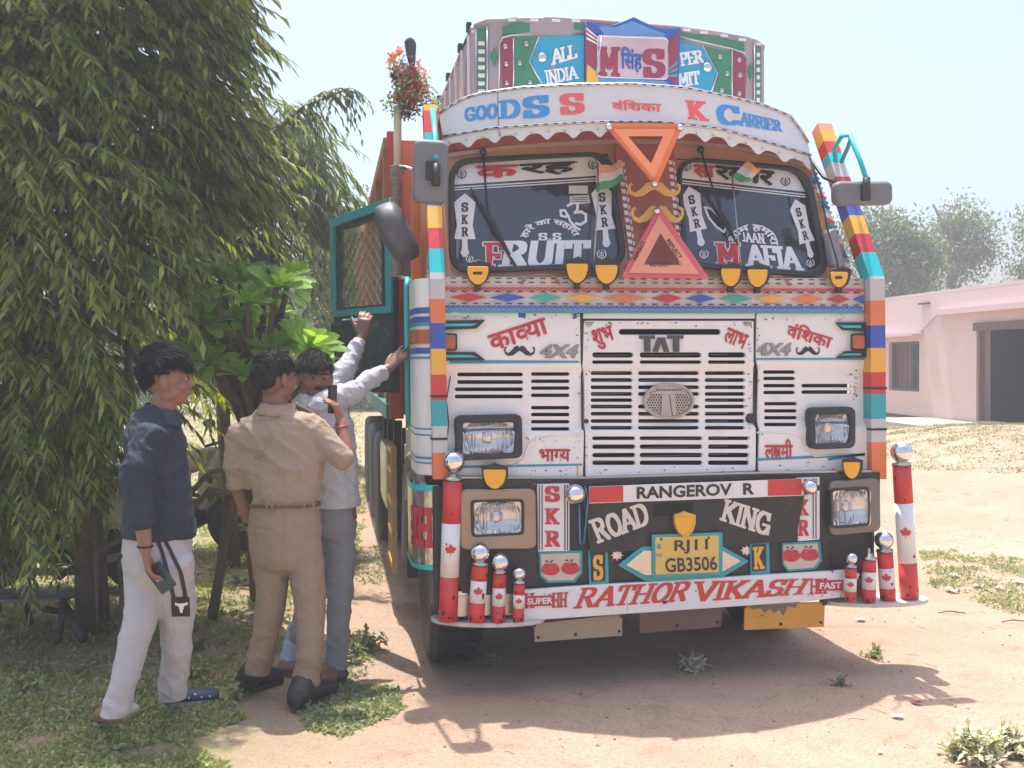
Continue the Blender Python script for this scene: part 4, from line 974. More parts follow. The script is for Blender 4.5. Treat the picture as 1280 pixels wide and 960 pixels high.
shape([[(737, 608.5), (779, 607), (779, 627), (737, 628.5)]], RED, rs_, SB, .078); shape([[(960, 600), (1002, 598.5), (1002, 618.5), (960, 620)]], RED, rs_, SB, .078)
word('RANGEROV', [(796, 608.5), (915, 604), (915, 619), (796, 624)], BLACK, rs_, SB, .078, font='sans', bold=.03); word('R', [(929, 604), (943, 603.5), (943, 618), (929, 618.5)], BLACK, rs_, SB, .078, font='sans', bold=.03)
for a_, b_, r in ((719, 618, .05), (1012, 609, .04)):
    bmo('chrome_knob', lambda bm: sph(bm, hit(a_, b_, SB, .10), r, 24), CHROME, rs_, True)
    bmo('knob_mount', lambda bm: tube(bm, [hit(a_+14, b_+1, SB, .08), hit(a_, b_, SB, .09)], .014, 8), BLACK, rs_)
tubeo('teal_rod', [hit(a_, b_, SB, .07) for a_, b_ in ((731, 608), (735, 622), (730, 678), (727, 681), (725, 678), (724, 630))], .0035, BLINE, rk)
bboard('recess_shade', [(817, 630), (866, 628), (866, 643), (817, 645)], VSHADE, rk, .0575, .004)  # flat plate on the panel, coloured as the shade of a hollow
shield(841, 638, 867, 670, SB, .062, rk, black=False)
dm = bboard('diamond_frame', rquad([(772, 706), (801, 683), (898, 680), (935, 701), (902, 721), (806, 726)], 2), TEAL, lift=.05)
bboard('mirror_foil', [(782, 706), (804, 688), (816, 688), (816, 719), (806, 719)], M('crinkled_foil', (1, 1, 1)), dm, .066, .003); bboard('mirror_foil', [(899, 686), (926, 701), (902, 715), (899, 715)], MATS['crinkled_foil'], dm, .066, .003)
for q in ([(776, 706), (803, 684.5)],): pass
npf = bboard('plate_frame', rquad([(814, 668), (902, 665), (902, 718), (815, 722)], 1.5), TEAL, lift=.068)
npl = bboard('number_plate', rquad([(818.5, 671.5), (898, 669), (898, 715), (819, 718)], 1.5), M('plate_yellow', (.72, .5, .12), .4, var=.1, dirt=.15), npf, .0815, .004)
PB = M('plate_black', (.05, .035, .03), .5)
word('RJ11', [(843, 675.5), (885, 673.5), (885, 691), (843, 693)], PB, npl, SB, .0905, font='sans', bold=.02, owide=0, track=.1)
word('GB3506', [(831, 697.5), (896, 695), (897, 712.5), (832, 716)], PB, npl, SB, .0905, font='sans', bold=.02)
word('IND', bx(820, 692, 828, 696), BLINE, npl, SB, .0905, font='sans', bold=.0); shape([bx(822, 680, 826, 686)], BLINE, npl, SB, .0905)
for x, y in ((826.5, 674), (886, 672)): bmo('bolt', lambda bm: sph(bm, hit(x, y, SB, .09), .006, 8), BLACK, npl)
sp1 = bboard('letter_plaque', [(734.5, 687), (759, 685.5), (760, 730), (736, 731.5)], TEAL); bboard('plaque_face', [(738, 691), (756, 690), (756.5, 726), (739, 727)], BLACK, sp1, .0435, .003)
word('S', [(741, 694), (754, 693), (754, 725), (742, 726)], YEL, sp1, SB, .051, nw=.22)
sp2 = bboard('letter_plaque', [(936, 677), (960, 675.5), (961, 716), (937, 718)], TEAL); bboard('plaque_face', [(939.5, 681), (957, 680), (957.5, 712.5), (940, 714)], BLACK, sp2, .0435, .003)
word('K', [(941, 684), (955, 683), (956, 711), (942, 712)], YEL, sp2, SB, .051, nw=.26)
for cx, cy in ((771, 694), (933, 688)):
    bboard('silver_flower', [(cx+(6.5+1.6*cos(8*t))*cos(t), cy+(5.4+1.4*cos(8*t))*sin(t)) for t in [2*pi*k/32 for k in range(32)]], SILV, None, .0285, .004)
FRAM = M('cream_plaque', (.6, .5, .4), .5, dirt=.3)
for P, apples in (([(673, 690), (727, 687.5), (727, 716), (718, 727), (684, 728), (674, 720)], ((688, 711), (713, 710))), ([(976, 678), (1024, 676), (1026, 700), (1018, 711), (984, 714), (977, 706)], ((989, 694), (1012, 693)))):
    o = bboard('apple_plaque', P, TEAL); cx = sum(p[0] for p in P)/6; cy = sum(p[1] for p in P)/6
    bboard('plaque_face', [(cx+(a_-cx)*.9, cy+(b_-cy)*.86) for a_, b_ in P], FRAM, o, .0435, .003)
    for ax, ay in apples:
        shape([[(ax+(11.5+.8*sin(3*t))*cos(t), ay+8.3*sin(t)+(2.4*math.exp(-((t-1.5*pi)/.35)**2))) for t in [2*pi*k/28 for k in range(28)]]], REDT, o, SB, .051)
        shape([[(ax-1, ay-7), (ax+1, ay-7), (ax+4, ay-11), (ax+2, ay-11)], [(ax-7, ay-9), (ax-1, ay-8), (ax-5, ay-11)]], PB, o, SB, .052)
# white strip along the bottom
ws = plate('name_strip', [[(652, 736), (740, 730), (1060, 711), (1072, 716), (1060, 744), (1000, 751), (648, 775)]], SBL, WHITE2, truck, 0, .02, .004, [])
boxo('bumper_bar', (.06, .06, .44), (2.3, .3, .1), STEEL, truck)
LW = .0285+.002
word('RATHOR', [(727, 735), (868, 726), (856, 751.5), (716, 761)], RED, ws, SBL, LW, nw=.2, nh=.1, italic=.0, track=.02)
word('VIKASH', [(868, 727), (1016, 723), (1003, 743), (862, 753)], RED, ws, SBL, LW, nw=.2, nh=.1, italic=.0, track=.02)
shape([[(657, 745.5), (692, 744), (692, 757), (657, 758.5)]], REDT, ws, SBL, LW+.0015); word('SUPER', [(659, 748), (691, 746.5), (691, 754.5), (659, 756)], WHITE2, ws, SBL, LW+.004, font='sans', bold=.03)
word('HH', [(690, 741), (710, 740), (709, 759), (690, 760)], REDT, ws, SBL, LW, nw=.24, layer=1); word('H', [(655, 742), (668, 741), (668, 760), (655, 761)], REDT, ws, SBL, LW-.001, nw=.2)
shape([[(1022, 726), (1054, 724.5), (1054, 738), (1022, 739)]], REDT, ws, SBL, LW+.0025); word('FAST', [(1025, 728.5), (1052, 727), (1052, 735.5), (1025, 736.5)], WHITE2, ws, SBL, LW+.005, font='sans', bold=.03); word('HH', [(1012, 724), (1034, 723), (1034, 742), (1012, 743)], REDT, ws, SBL, LW, nw=.22)
fb = plate('foil_bracket', [[(570, 738), (652, 736), (648, 768), (572, 770)]], SBL, MATS['crinkled_foil'], truck, -.03, .01, .003)
tubeo('seam', [hit(783, 729, SBL, .027), hit(784, 764, SBL, .027)], .0018, BLACK, ws, 4)
boxo('bolt', hit(831, 753, SBL, .03), (.02, .01, .012), BLACK, ws)
chips(ws, SBL, LW+.0005, [(655, 766, 1000, 772), (660, 738, 1050, 744), (1000, 740, 1060, 746)], 50)
# hanging flaps
for P, mt, lab in (([(667, 779), (777, 767), (777, 794), (668, 802)], M('beige_flap', (.42, .32, .22), .6, dirt=.4), 'beige rusty flap'), ([(798, 760), (903, 755), (900, 783), (799, 791)], M('brown_flap', (.17, .09, .075), .6, dirt=.3), 'brown flap'), ([(930, 755), (1030, 752), (1029, 783), (929, 787)], M('yellow_flap', (.75, .36, .05), .5, dirt=.25), 'yellow flap with peeling paint')):
    o = plate('bumper_flap', [P], SBL, mt, truck, -.05, .008, .002); o['label'] = lab
    for a_, b_ in (P[2], P[3], lerp(P[2], P[3], .5)): bmo('bolt', lambda bm: sph(bm, hit(a_-3 if a_ > 700 else a_+5, b_-5, SBL, -.036), .008, 8), BLACK, o)
    for a_, b_ in (P[0], P[1]): bmo('hanger', lambda bm: box(bm, hit(a_, b_-2, SBL, -.04), (.02, .03, .05)), BLACK, o)
    if 'yellow' in lab: shape([[(932, 756.5), (998, 754.8), (994, 760), (985, 757.5), (979, 770), (974, 762), (968, 766), (962, 761), (956, 766), (950, 760), (942, 762), (936, 759)]], M('bare_rust', (.25, .17, .13), .7), o, SBL, -.036)
# post platforms and posts
def platform(L, z):
    def f(bm):
        A = [bm.verts.new(G(a_, b_, z)) for a_, b_ in L]; B = [bm.verts.new(v.co-Vector((0, 0, .02))) for v in A]; n = len(L)
        bm.faces.new(A); bm.faces.new(B)
        for k in range(n): bm.faces.new((A[k], A[(k+1) % n], B[(k+1) % n], B[k]))
    return bmo('post_platform', f, STEEL if False else M('chipped_white', (.6, .57, .53), .5, dirt=.45))
ZP = .366
platform(ell(610, 771, 71, 8.5, 28), ZP); platform(ell(1092, 748, 68, 7, 28), ZP)
LEAF = [(0, 1), (.12, .72), (.28, .8), (.22, .45), (.38, .52), (.45, .62), (.52, .45), (.8, .5), (.7, .3), (.85, .18), (.5, -.1), (.55, -.25), (.06, -.2), (.04, -.6), (-.04, -.6), (-.06, -.2), (-.55, -.25), (-.5, -.1), (-.85, .18), (-.7, .3), (-.8, .5), (-.52, .45), (-.45, .62), (-.38, .52), (-.22, .45), (-.28, .8), (-.12, .72)]
def bollard(base, top, r, ball, rb, cuts, yy=-.1, leaf=True):
    p0, p1 = AtY(*base, yy), AtY(*top, yy); ax = (p1-p0).normalized(); L = (p1-p0).length; root = None; q = [0]+list(cuts)+[1]
    for k, (a_, b_) in enumerate(zip(q, q[1:])):
        bm = bmesh.new(); tube(bm, [p0+ax*L*a_, p0+ax*L*b_], r*(1+.0*k), 20); me = bm_mesh(bm); mt = (RED, WHITE2)[k % 2]
        for p in me.polygons: p.use_smooth = len(p.vertices) == 4
        if root is None: root = new('bumper_post', me, mt, truck)
        else: new('band', me, mt, root)
    bmo('collar', lambda bm: lathe(bm, [(r*.6, 0), (r*1.05, .004), (r*1.05, .014), (r*.5, .02), (r*.5, .034), (0, .034)], p1, ax, 20), STEEL, root, True)
    if ball: bmo('chrome_ball', lambda bm: sph(bm, AtY(*ball, yy), rb, 28), CHROME, root, True)
    if leaf:
        zc = (q[1]+q[2])/2; sc = min(r*.72, L*(q[2]-q[1])*.42); cam_a = math.atan2(CAM.y-p0.y, CAM.x-p0.x)
        tr_ = geometry.tessellate_polygon([[Vector((a_, b_, 0)) for a_, b_ in LEAF]]); bm = bmesh.new(); vv = [bm.verts.new((a_, b_, 0)) for a_, b_ in LEAF]
        for t in tr_: bm.faces.new([vv[i] for i in t])
        bmesh.ops.subdivide_edges(bm, edges=bm.edges[:], cuts=2, use_grid_fill=True)
        for v in bm.verts:
            a_, b_ = v.co.x, v.co.y; t = cam_a+a_*sc/r; v.co = p0+ax*(L*zc+b_*sc*1.15)+Vector((cos(t), sin(t), 0))*(r+.0025)
        new('maple_leaf', bm_mesh(bm), RED, root)
    bm = bmesh.new()
    for k in range(7):
        t = math.atan2(CAM.y-p0.y, CAM.x-p0.x)+rs2.uniform(-1.1, 1.1); zc_ = rs2.uniform(.02, .12) if k < 4 else rs2.uniform(.1, .95); s_ = rs2.uniform(.004, .012)
        bm.faces.new([bm.verts.new(p0+ax*(L*zc_+s_*1.4*sin(q)*rs2.uniform(.5, 1))+Vector((cos(t+s_/r*.7*cos(q)), sin(t+s_/r*.7*cos(q)), 0))*(r+.0015)) for q in [2*pi*i/7 for i in range(7)]])
    new('paint_chips', bm_mesh(bm, False), BLACK, root)['kind'] = 'stuff'
    return root
bollard((560, 776), (566, 601), .047, (567, 577), .0565, (.32, .70)); bollard((595, 777), (600, 707), .04, (600, 691), .049, (.35, .74), -.14)
bollard((623, 778), (624.5, 717), .0335, (625, 703), .047, (.35, .72), -.14); bollard((648, 776), (649, 730), .028, (649, 717), .033, (.36, .72), -.17)
bollard((1137, 747), (1127, 582), .048, (1126.5, 565), .0565, (.27, .72), -.1); bollard((1110, 750), (1106, 690), .041, (1105, 675), .049, (.26, .68), -.1)
bollard((1086, 751), (1086.5, 700), .036, None, 0, (.3, .72), -.14); bollard((1063, 751), (1063.5, 710), .030, (1064, 698), .032, (.3, .7), -.17)
spho('antenna_stub', AtY(1086, 690, -.14), .01, STEEL, truck, (1, 1, 2.2))
# ---- wheels
def wheel(c, R, wd, side, full=True):
    x = c[0]; hb_ = wd/2
    def tyre(bm):
        prof = [(R*.58, -hb_*.8), (R*.75, -hb_), (R*.92, -hb_*.98), (R*.985, -hb_*.8), (R, -hb_*.6), (R, hb_*.6), (R*.985, hb_*.8), (R*.92, hb_*.98), (R*.75, hb_), (R*.58, hb_*.8)]
        lathe(bm, prof, c, (1, 0, 0), 48)
    t = bmo('wheel', lambda bm: lathe(bm, [(R*.15, -hb_*.2), (R*.3, -hb_*.5*side if False else -hb_*.3), (R*.56, -hb_*.7), (R*.59, -hb_*.82), (R*.59, hb_*.82), (R*.56, hb_*.7), (R*.3, hb_*.3), (0, hb_*.3)], c, (1, 0, 0), 32), M('wheel_rim', (.3, .12, .08), .6, dirt=.5), None, True)
    bmo('tyre', tyre, RUB, t, True)
    if full:
        def tread(bm):
            for k in range(44):
                a_ = 2*pi*k/44
                for q in (-.72, -.24, .24, .72):
                    p = Vector(c)+Vector((q*hb_*.8, cos(a_+.03*q)*R*1.003, sin(a_+.03*q)*R*1.003))
                    box(bm, p, (hb_*.34, R*.105, .022), Matrix.Rotation(a_-pi/2, 3, 'X'))
        bmo('tread', tread, RUB, t)['kind'] = 'stuff'
    return t
wheel((-.97, .62, .50), .50, .28, -1); wheel((1.0, 1.0, .50), .50, .28, 1)
for y in (4.6, 6.0, 7.3): wheel((-1.06, y, .5), .5, .3, -1, False)
for y in (4.6, 6.0, 7.3): wheel((1.12, y, .5), .5, .3, 1, False)
bmo('wheel_arch', lambda bm: tube(bm, [(-1.16, .66+.62*cos(t), .5+.62*sin(t)) for t in np.linspace(-.1, pi*.8, 12)], .03, 6), M('grey_arch', (.3, .27, .25), .6, dirt=.4))
bmo('cab_side_skirt', lambda bm: [box(bm, (-1.16, .62+.6*cos(t), .62+.62*sin(t)) , (.03, .16, .2)) for t in np.linspace(.5, 2.6, 9)], M('side_white', (.5, .48, .45), .5, dirt=.4))
boxo('mud_flap', (-1.0, 1.22, .62), (.32, .02, .6), RUB, truck)
def axles(bm):
    box(bm, (.06, 3.9, .86), (.8, 7.0, .22)); box(bm, (.05, .62, .5), (2.0, .12, .12)); box(bm, (.06, .8, .75), (.9, 1.4, .4))
    for y in (4.6, 6, 7.3): box(bm, (.05, y, .5), (2.0, .14, .14))
bmo('chassis', axles, BLACK)
# side boarding steps, battery box, tanks
lad = thing('step_ladder', None, None); lad.parent = truck
for z in (.32, .52, .72, .92, 1.06):
    boxo('rung', (-1.21, 1.86, z), (.04, .42, .03), YEL, lad)
for y in (1.66, 2.06): boxo('rail', (-1.21, y, .68), (.035, .035, .84), M('yellow_old', (.55, .4, .18), .6, dirt=.4), lad)
boxo('rail', (-1.21, 1.86, .68), (.03, .03, .84), MATS['yellow_old'], lad)
boxo('battery_box', (-1.0, 2.5, .75), (.4, .6, .45), BLACK, truck, bev=.02); boxo('fuel_tank', (-.98, 3.3, .75), (.45, .8, .5), STEEL, truck, bev=.06)
for y in (1.45, 2.3, 3.1, 3.8): bmo('side_bracket', lambda bm: [box(bm, (-1.14, y, 1.0), (.06, .05, .45)), tube(bm, [(-1.16, y, 1.2), (-1.0, y+.15, .7)], .02, 6)], BLACK)
# cargo body with planked side
YW = M('ochre_plank', (.6, .33, .07), .6, dirt=.3); OW = M('orange_plank', (.58, .2, .06), .55, dirt=.25)
cb_ = boxo('cargo_body', (0.06, 5.4, 2.15), (2.44, 7.5, 1.7), M('cargo_red', (.35, .08, .05), .6, dirt=.4), truck)
for side in (-1,):
    for k in range(26):
        y = 1.78+k*.285; boxo('plank', (-1.18, y+.13, 2.17), (.05, .27, 1.7), YW if k % 7 else OW, cb_, bev=.006)
    for k in range(7): boxo('upright', (-1.225, 1.78+k*1.2, 2.18), (.05, .09, 1.8), OW, cb_, bev=.006)
    boxo('rail', (-1.225, 5.4, 3.06), (.06, 7.5, .07), OW, cb_); boxo('rail', (-1.225, 5.4, 1.32), (.06, 7.5, .1), M('teal_dark', (.04, .25, .28), .5, dirt=.3), cb_)
for k in range(9): boxo('plank', (-1.02+k*.27, 1.635, 2.2), (.26, .03, 1.75), OW if k % 2 else ORG, cb_, bev=.005)
boxo('corner_upright', (-1.19, 1.62, 2.2), (.09, .07, 1.85), M('crimson_post', (.5, .06, .04), .5, dirt=.2), cb_, bev=.01)

# ================================================================== GROUND
def LD(p):                                                        # lateral, depth in the camera's heading
    v = Vector(p)-CAM; return v.dot(_r), v.dot(Vector((sin(_psi), cos(_psi), 0)))
def fromLD(l, d, z=0.): p = CAM+_r*l+Vector((sin(_psi), cos(_psi), 0))*d; return Vector((p.x, p.y, z))
def hgt(x, y):
    l, d = LD((x, y, 0)); far = sm(8, 15, d)*sm(3.5, 7.5, l)
    n = noise.noise(Vector((x*.9, y*.9, 3)))*.018+noise.noise(Vector((x*3.1, y*3.1, 1)))*.006+noise.noise(Vector((x*9, y*9, 5)))*.004-.012*max(0, noise.noise(Vector((x*4.3, y*4.3, 9)))-.25)*2
    near = 1-.75*math.exp(-((x-.05)**2/1.2**2+(y-.6)**2/1.6**2))
    return far*(.40+.22*sm(20, 15, d)) + n*near + sm(30, 90, d)*1.2*noise.noise(Vector((x*.02, y*.02, 0)))
def axis_(c, fine, n, g):
    o = [0]; s = fine
    for _ in range(n): o.append(o[-1]+s); s *= g
    return np.array([-a for a in o[:0:-1]]+o)+c
GX = axis_(-.3, .055, 140, 1.036); GY = axis_(-.2, .055, 140, 1.036)
nx, ny = len(GX), len(GY); XX, YY = np.meshgrid(GX, GY)
ZZ = np.array([hgt(a, b) if abs(a) < 260 and -20 < b < 260 else 0 for a, b in zip(XX.ravel(), YY.ravel())])
idx = np.arange(nx*ny).reshape(ny, nx); FQ = np.stack([idx[:-1, :-1], idx[:-1, 1:], idx[1:, 1:], idx[1:, :-1]], -1).reshape(-1, 4)
gm_ = np_mesh(np.stack([XX.ravel(), YY.ravel(), ZZ], 1), FQ); gm_.shade_smooth()
sm_ = bpy.data.materials.new('sandy_earth'); sm_.use_nodes = True; n = sm_.node_tree; b = n.nodes['Principled BSDF']; b.inputs['Roughness'].default_value = .95; b.inputs['Specular IOR Level'].default_value = .15
tc = n.nodes.new('ShaderNodeTexCoord')
def nz(sc, det=8, ro=.6, dist=0):
    q = n.nodes.new('ShaderNodeTexNoise'); q.inputs['Scale'].default_value = sc; q.inputs['Detail'].default_value = det; q.inputs['Roughness'].default_value = ro; q.inputs['Distortion'].default_value = dist
    n.links.new(tc.outputs['Object'], q.inputs['Vector']); return q.outputs['Fac']
def ramp(src, st):
    r = n.nodes.new('ShaderNodeValToRGB'); n.links.new(src, r.inputs[0]); e = r.color_ramp.elements
    e[0].position, e[0].color = st[0][0], (*st[0][1], 1); e[1].position, e[1].color = st[-1][0], (*st[-1][1], 1)
    for p, c in st[1:-1]: x = e.new(p); x.color = (*c, 1)
    return r.outputs[0]
def mixc(f, a, b_, mode='MIX', fac=None):
    q = n.nodes.new('ShaderNodeMix'); q.data_type = 'RGBA'; q.blend_type = mode
    if f is not None: n.links.new(f, q.inputs[0])
    else: q.inputs[0].default_value = fac
    n.links.new(a, q.inputs[6]); n.links.new(b_, q.inputs[7]); return q.outputs[2]
base = ramp(nz(.55, 9, .62), [(.3, (.38, .26, .185)), (.5, (.445, .315, .23)), (.68, (.51, .37, .28))])
spk = ramp(nz(75, 4, .75), [(.36, (.45, .4, .36)), (.47, (.95, .95, .95)), (.75, (1.06, 1.05, 1.04))])
blot = ramp(nz(4.5, 8, .7, .6), [(.32, (.72, .68, .64)), (.46, (1, 1, 1)), (.7, (1.04, 1.03, 1.02))])
c = mixc(None, base, spk, 'MULTIPLY', .75); c = mixc(None, c, blot, 'MULTIPLY', .7)
# soil stained by plants where grass grows: separate noise and position masks
sepx = n.nodes.new('ShaderNodeSeparateXYZ'); n.links.new(tc.outputs['Object'], sepx.inputs[0])
gmask = n.nodes.new('ShaderNodeMapRange'); gmask.inputs[1].default_value = -1.35; gmask.inputs[2].default_value = -2.6; n.links.new(sepx.outputs[0], gmask.inputs[0])
gn = ramp(nz(2.2, 6, .7), [(.38, (0, 0, 0)), (.62, (1, 1, 1))]); gmul = n.nodes.new('ShaderNodeMath'); gmul.operation = 'MULTIPLY'; n.links.new(gmask.outputs[0], gmul.inputs[0]); n.links.new(gn, gmul.inputs[1])
gmask2 = n.nodes.new('ShaderNodeMapRange'); gmask2.inputs[1].default_value = 6; gmask2.inputs[2].default_value = 22; gmask2.inputs[4].default_value = .75; n.links.new(sepx.outputs[1], gmask2.inputs[0])
gmx = n.nodes.new('ShaderNodeMath'); gmx.operation = 'MAXIMUM'; n.links.new(gmul.outputs[0], gmx.inputs[0]); gm3 = n.nodes.new('ShaderNodeMath'); gm3.operation = 'MULTIPLY'; n.links.new(gmask2.outputs[0], gm3.inputs[0]); n.links.new(gn, gm3.inputs[1]); n.links.new(gm3.outputs[0], gmx.inputs[1])
gcol = ramp(nz(9, 6, .7), [(.3, (.12, .145, .05)), (.6, (.22, .255, .10)), (.8, (.33, .31, .17))])
c = mixc(gmx.outputs[0], c, gcol); n.links.new(c, b.inputs['Base Color'])
bp = n.nodes.new('ShaderNodeBump'); bp.inputs['Strength'].default_value = .55; bp.inputs['Distance'].default_value = .03
ad = n.nodes.new('ShaderNodeMath'); n.links.new(nz(14, 9, .7), ad.inputs[0]); n.links.new(nz(90, 4, .6), ad.inputs[1]); n.links.new(ad.outputs[0], bp.inputs['Height']); n.links.new(bp.outputs[0], b.inputs['Normal'])
tag(new('ground', gm_, sm_), kind='structure')

# ================================================================== LEAVES
def leaf_mesh(P, D, N, L, Wd, droop=.25, shape_=((.0, .1), (.45, 1.), (1., .0)), fold=.25):
    """P bases, D directions, N side reference, L lengths, Wd half widths; 3-segment folded leaf, 10 triangles"""
    k = len(P); D = D/np.linalg.norm(D, axis=1, keepdims=True); Sd = np.cross(D, N); Sd /= np.linalg.norm(Sd, axis=1, keepdims=True)+1e-9; Up = np.cross(Sd, D)
    rows = []
    for t, wv in shape_:
        c = P+D*(L*t)[:, None]-np.array([0, 0, 1])*(droop*L*t*t)[:, None]
        e = Up*(fold*Wd*wv)[:, None]; rows.append(c); rows.append(c+Sd*(Wd*wv)[:, None]+e); rows.append(c-Sd*(Wd*wv)[:, None]+e)
    m_ = len(shape_); V = np.stack(rows, 1); F_ = []
    for i in range(m_-1):
        a, b_ = 3*i, 3*(i+1)
        if i == m_-2: F_ += [(a, a+1, b_), (a+2, a, b_)]
        else: F_ += [(a, a+1, b_+1), (a, b_+1, b_), (a+2, a, b_), (a+2, b_, b_+2)]
    keep = 3*m_-2; V = V[:, :keep]; F_ = np.array(F_)
    FF = (F_[None]+np.arange(k)[:, None, None]*keep).reshape(-1, 3); return V.reshape(-1, 3), FF
def rnd(n_, a=0., b=1.): return RNG.uniform(a, b, n_)
UPV = np.array([0, 0, 1.]); RIv = np.array(_r); FWv = np.array((sin(_psi), cos(_psi), 0))
def crown_twigs(n, cl, cd, rad, z0, z1, bias=(.35, 0, 0), tl=(.4, .75), droop=.9, front=True, taper=.15):
    """drooping twigs around a tree axis at lateral cl, depth cd"""
    T = []
    while len(T) < n:
        z = RNG.uniform(z0, z1); ph = RNG.uniform(0, 2*pi); o = RIv*cos(ph)+FWv*sin(ph)
        if noise.noise(Vector((cos(ph)*1.6*rad*2, sin(ph)*1.6*rad*2, z*2.6+cl))) < -.16+RNG.normal(0, .08): continue
        if z < z0+1.75*max(0, cos(ph)+.05)*rad: continue
        if front and sin(ph) > .35 and RNG.random() < .75: continue
        r = rad*(1-taper*(z-z0)/(z1-z0))*RNG.uniform(.3, 1)**.6*(1+.22*math.sin(ph*3+z*2.3)); p = np.array(fromLD(cl, cd, z))+o*r*.8
        d = o*RNG.uniform(.5, 1)+RIv*bias[0]+np.array([0, 0, bias[2]])+RNG.normal(0, .22, 3); d /= np.linalg.norm(d); L = RNG.uniform(*tl); T.append((p, d, L, droop*RNG.uniform(.6, 1.3)))
    return T
def twig_pts(t, k=6):
    p, d, L, dr = t; return [p+d*L*s-UPV*dr*L*s*s*.7 for s in np.linspace(0, 1, k)]
def twig_leaves(T, per, ll, wd, hang=.6, droop=.3, side=.75):
    P, D, N, L = [], [], [], []
    for t in T:
        p, d, TL, dr = t
        for j in range(per):
            s = (j+.5+RNG.uniform(-.3, .3))/per; q = p+d*TL*s-UPV*dr*TL*s*s*.7; tan = d-UPV*dr*1.4*s; tan /= np.linalg.norm(tan)
            sd_ = np.cross(tan, UPV); sd_ /= np.linalg.norm(sd_)+1e-6; sg = 1 if j % 2 else -1
            dd_ = tan*RNG.uniform(.5, 1)+sd_*sg*side*RNG.uniform(.5, 1.1)-UPV*hang*RNG.uniform(.5, 1.2)+RNG.normal(0, .1, 3)
            P.append(q); D.append(dd_); N.append(UPV+RNG.normal(0, .45, 3)); L.append(RNG.uniform(*ll)*(1-.25*s))
    P, D, N, L = map(np.array, (P, D, N, L)); return leaf_mesh(P, D, N, L, L*wd*rnd(len(L), .8, 1.2), droop)
BARK = M('bark', (.17, .125, .09), .85, var=.35, scale=12, bump=.8, bscale=25)
def tree(name, label, cat, T, leafs, lm, trunks, group=None, twigw=.004, extra=None):
    base_ = trunks[0][0][0]; t = thing(name, label, cat, base_, group)
    V, Fq = leafs; me = np_mesh(V, Fq); rel(new('crown', me, lm), t); me.shade_smooth()
    for pts, rr_ in trunks: rel(tubeo('trunk' if pts is trunks[0][0] else 'branch', pts, rr_, BARK, None, 9), t)
    if T and twigw:
        bm = bmesh.new()
        for tw in T: 
            q = twig_pts(tw, 4); tube(bm, [Vector(x) for x in q], [twigw, twigw*.8, twigw*.6, twigw*.4], 3, False)
        o = rel(new('twigs', bm_mesh(bm, False), M('twig_bark', (.16, .14, .08), .8)), t); o['kind'] = 'stuff'
    return t
def tr_pts(l, d, z0, z1, wob=.12, n_=7, lean=(0, 0)):
    return [fromLD(l+lean[0]*k/(n_-1)+RNG.normal(0, wob*.3), d+lean[1]*k/(n_-1)+RNG.normal(0, wob*.3), z0+(z1-z0)*k/(n_-1)) for k in range(n_)]
MAST = leafmat('mast_leaf', (.055, .10, .015), (.36, .41, .075), .45, .4)
MAST2 = leafmat('mast_leaf_bright', (.06, .11, .02), (.17, .24, .05), .42)
def mast(label, cl, cd, rad, z0, z1, n, lm, per=17, ll=(.13, .21), bias=(.45, 0, -.1), trunks=None, wd=.085, taper=.15, tl=(.4, .75)):
    T = crown_twigs(n, cl, cd, rad, z0, z1, bias, taper=taper, tl=tl, droop=.6); tk = trunks or [(tr_pts(cl, cd, -.05, z1*.97), [.07, .065, .06, .055, .05, .04, .02])]
    for _ in range(8):
        z = RNG.uniform(z0, z1*.9); ph = RNG.uniform(pi, 2*pi); o = _r*cos(ph)+Vector(FWv)*sin(ph); q = fromLD(cl, cd, z); tk.append(([q, q+o*rad*.4+Vector((0, 0, .12)), q+o*rad*.8-Vector((0, 0, .1))], [.025, .018, .008]))
    return tree('mast_tree', label, 'tree', T, twig_leaves(T, per, ll, wd, .2, .28, .65), lm, tk)
mast('large drooping dark green tree filling the upper left behind the young man in blue', -2.62, 6.3, 1.0, .85, 5.6, 4200, MAST, 24, (.08, .15), (.7, 0, -.12), tl=(.3, .62), wd=.125)
mast('drooping dark green tree at the left edge above the bench', -3.85, 6.9, 1.05, 0.8, 5.2, 1700, MAST, 22, (.08, .15), wd=.125, trunks=[(tr_pts(-3.5, 6.9, -.05, 5), [.08, .08, .07, .06, .05, .04, .02])])
mast('slimmer brighter weeping tree between the large dark tree and the truck door', -2.3, 9.2, .6, 1.9, 3.95, 800, MAST2, 14, (.12, .2), (.1, 0, -.5))
# leafy branch against the sky
nt_ = []
for k in range(46):
    s = k/45; a = fromLD(-1.98, 8.2, 3.35); b_ = fromLD(-1.22, 8.0, 3.72); p = a.lerp(b_, s**.8)+Vector((0, 0, .12*sin(s*3))); d = np.array(_r)*RNG.uniform(-.2, 1)+RNG.normal(0, .5, 3)-UPV*.3
    nt_.append((np.array(p), d/np.linalg.norm(d), RNG.uniform(.12, .3)*(1 if s < .9 else .7), .8))
for k in range(16):
    p = fromLD(-1.55+.05*RNG.normal(), 8.1, 3.6-.06*k); nt_.append((np.array(p), np.array(_r)*RNG.uniform(-.6, .9)-UPV*.5+RNG.normal(0, .3, 3), .25, .8))
tree('neem_tree', 'thin tree whose leafy branch reaches right against the sky towards the garland', 'tree', nt_, twig_leaves(nt_, 9, (.05, .085), .2, .3, .3), leafmat('neem_leaf', (.07, .12, .05), (.18, .25, .11), .4),
     [(tr_pts(-2.3, 8.3, 0, 3.3), [.06, .06, .055, .05, .04, .035, .03]), ([fromLD(-2.25, 8.3, 3.1), fromLD(-1.9, 8.2, 3.4), fromLD(-1.6, 8.1, 3.62), fromLD(-1.22, 8.0, 3.74)], [.03, .022, .014, .005])])
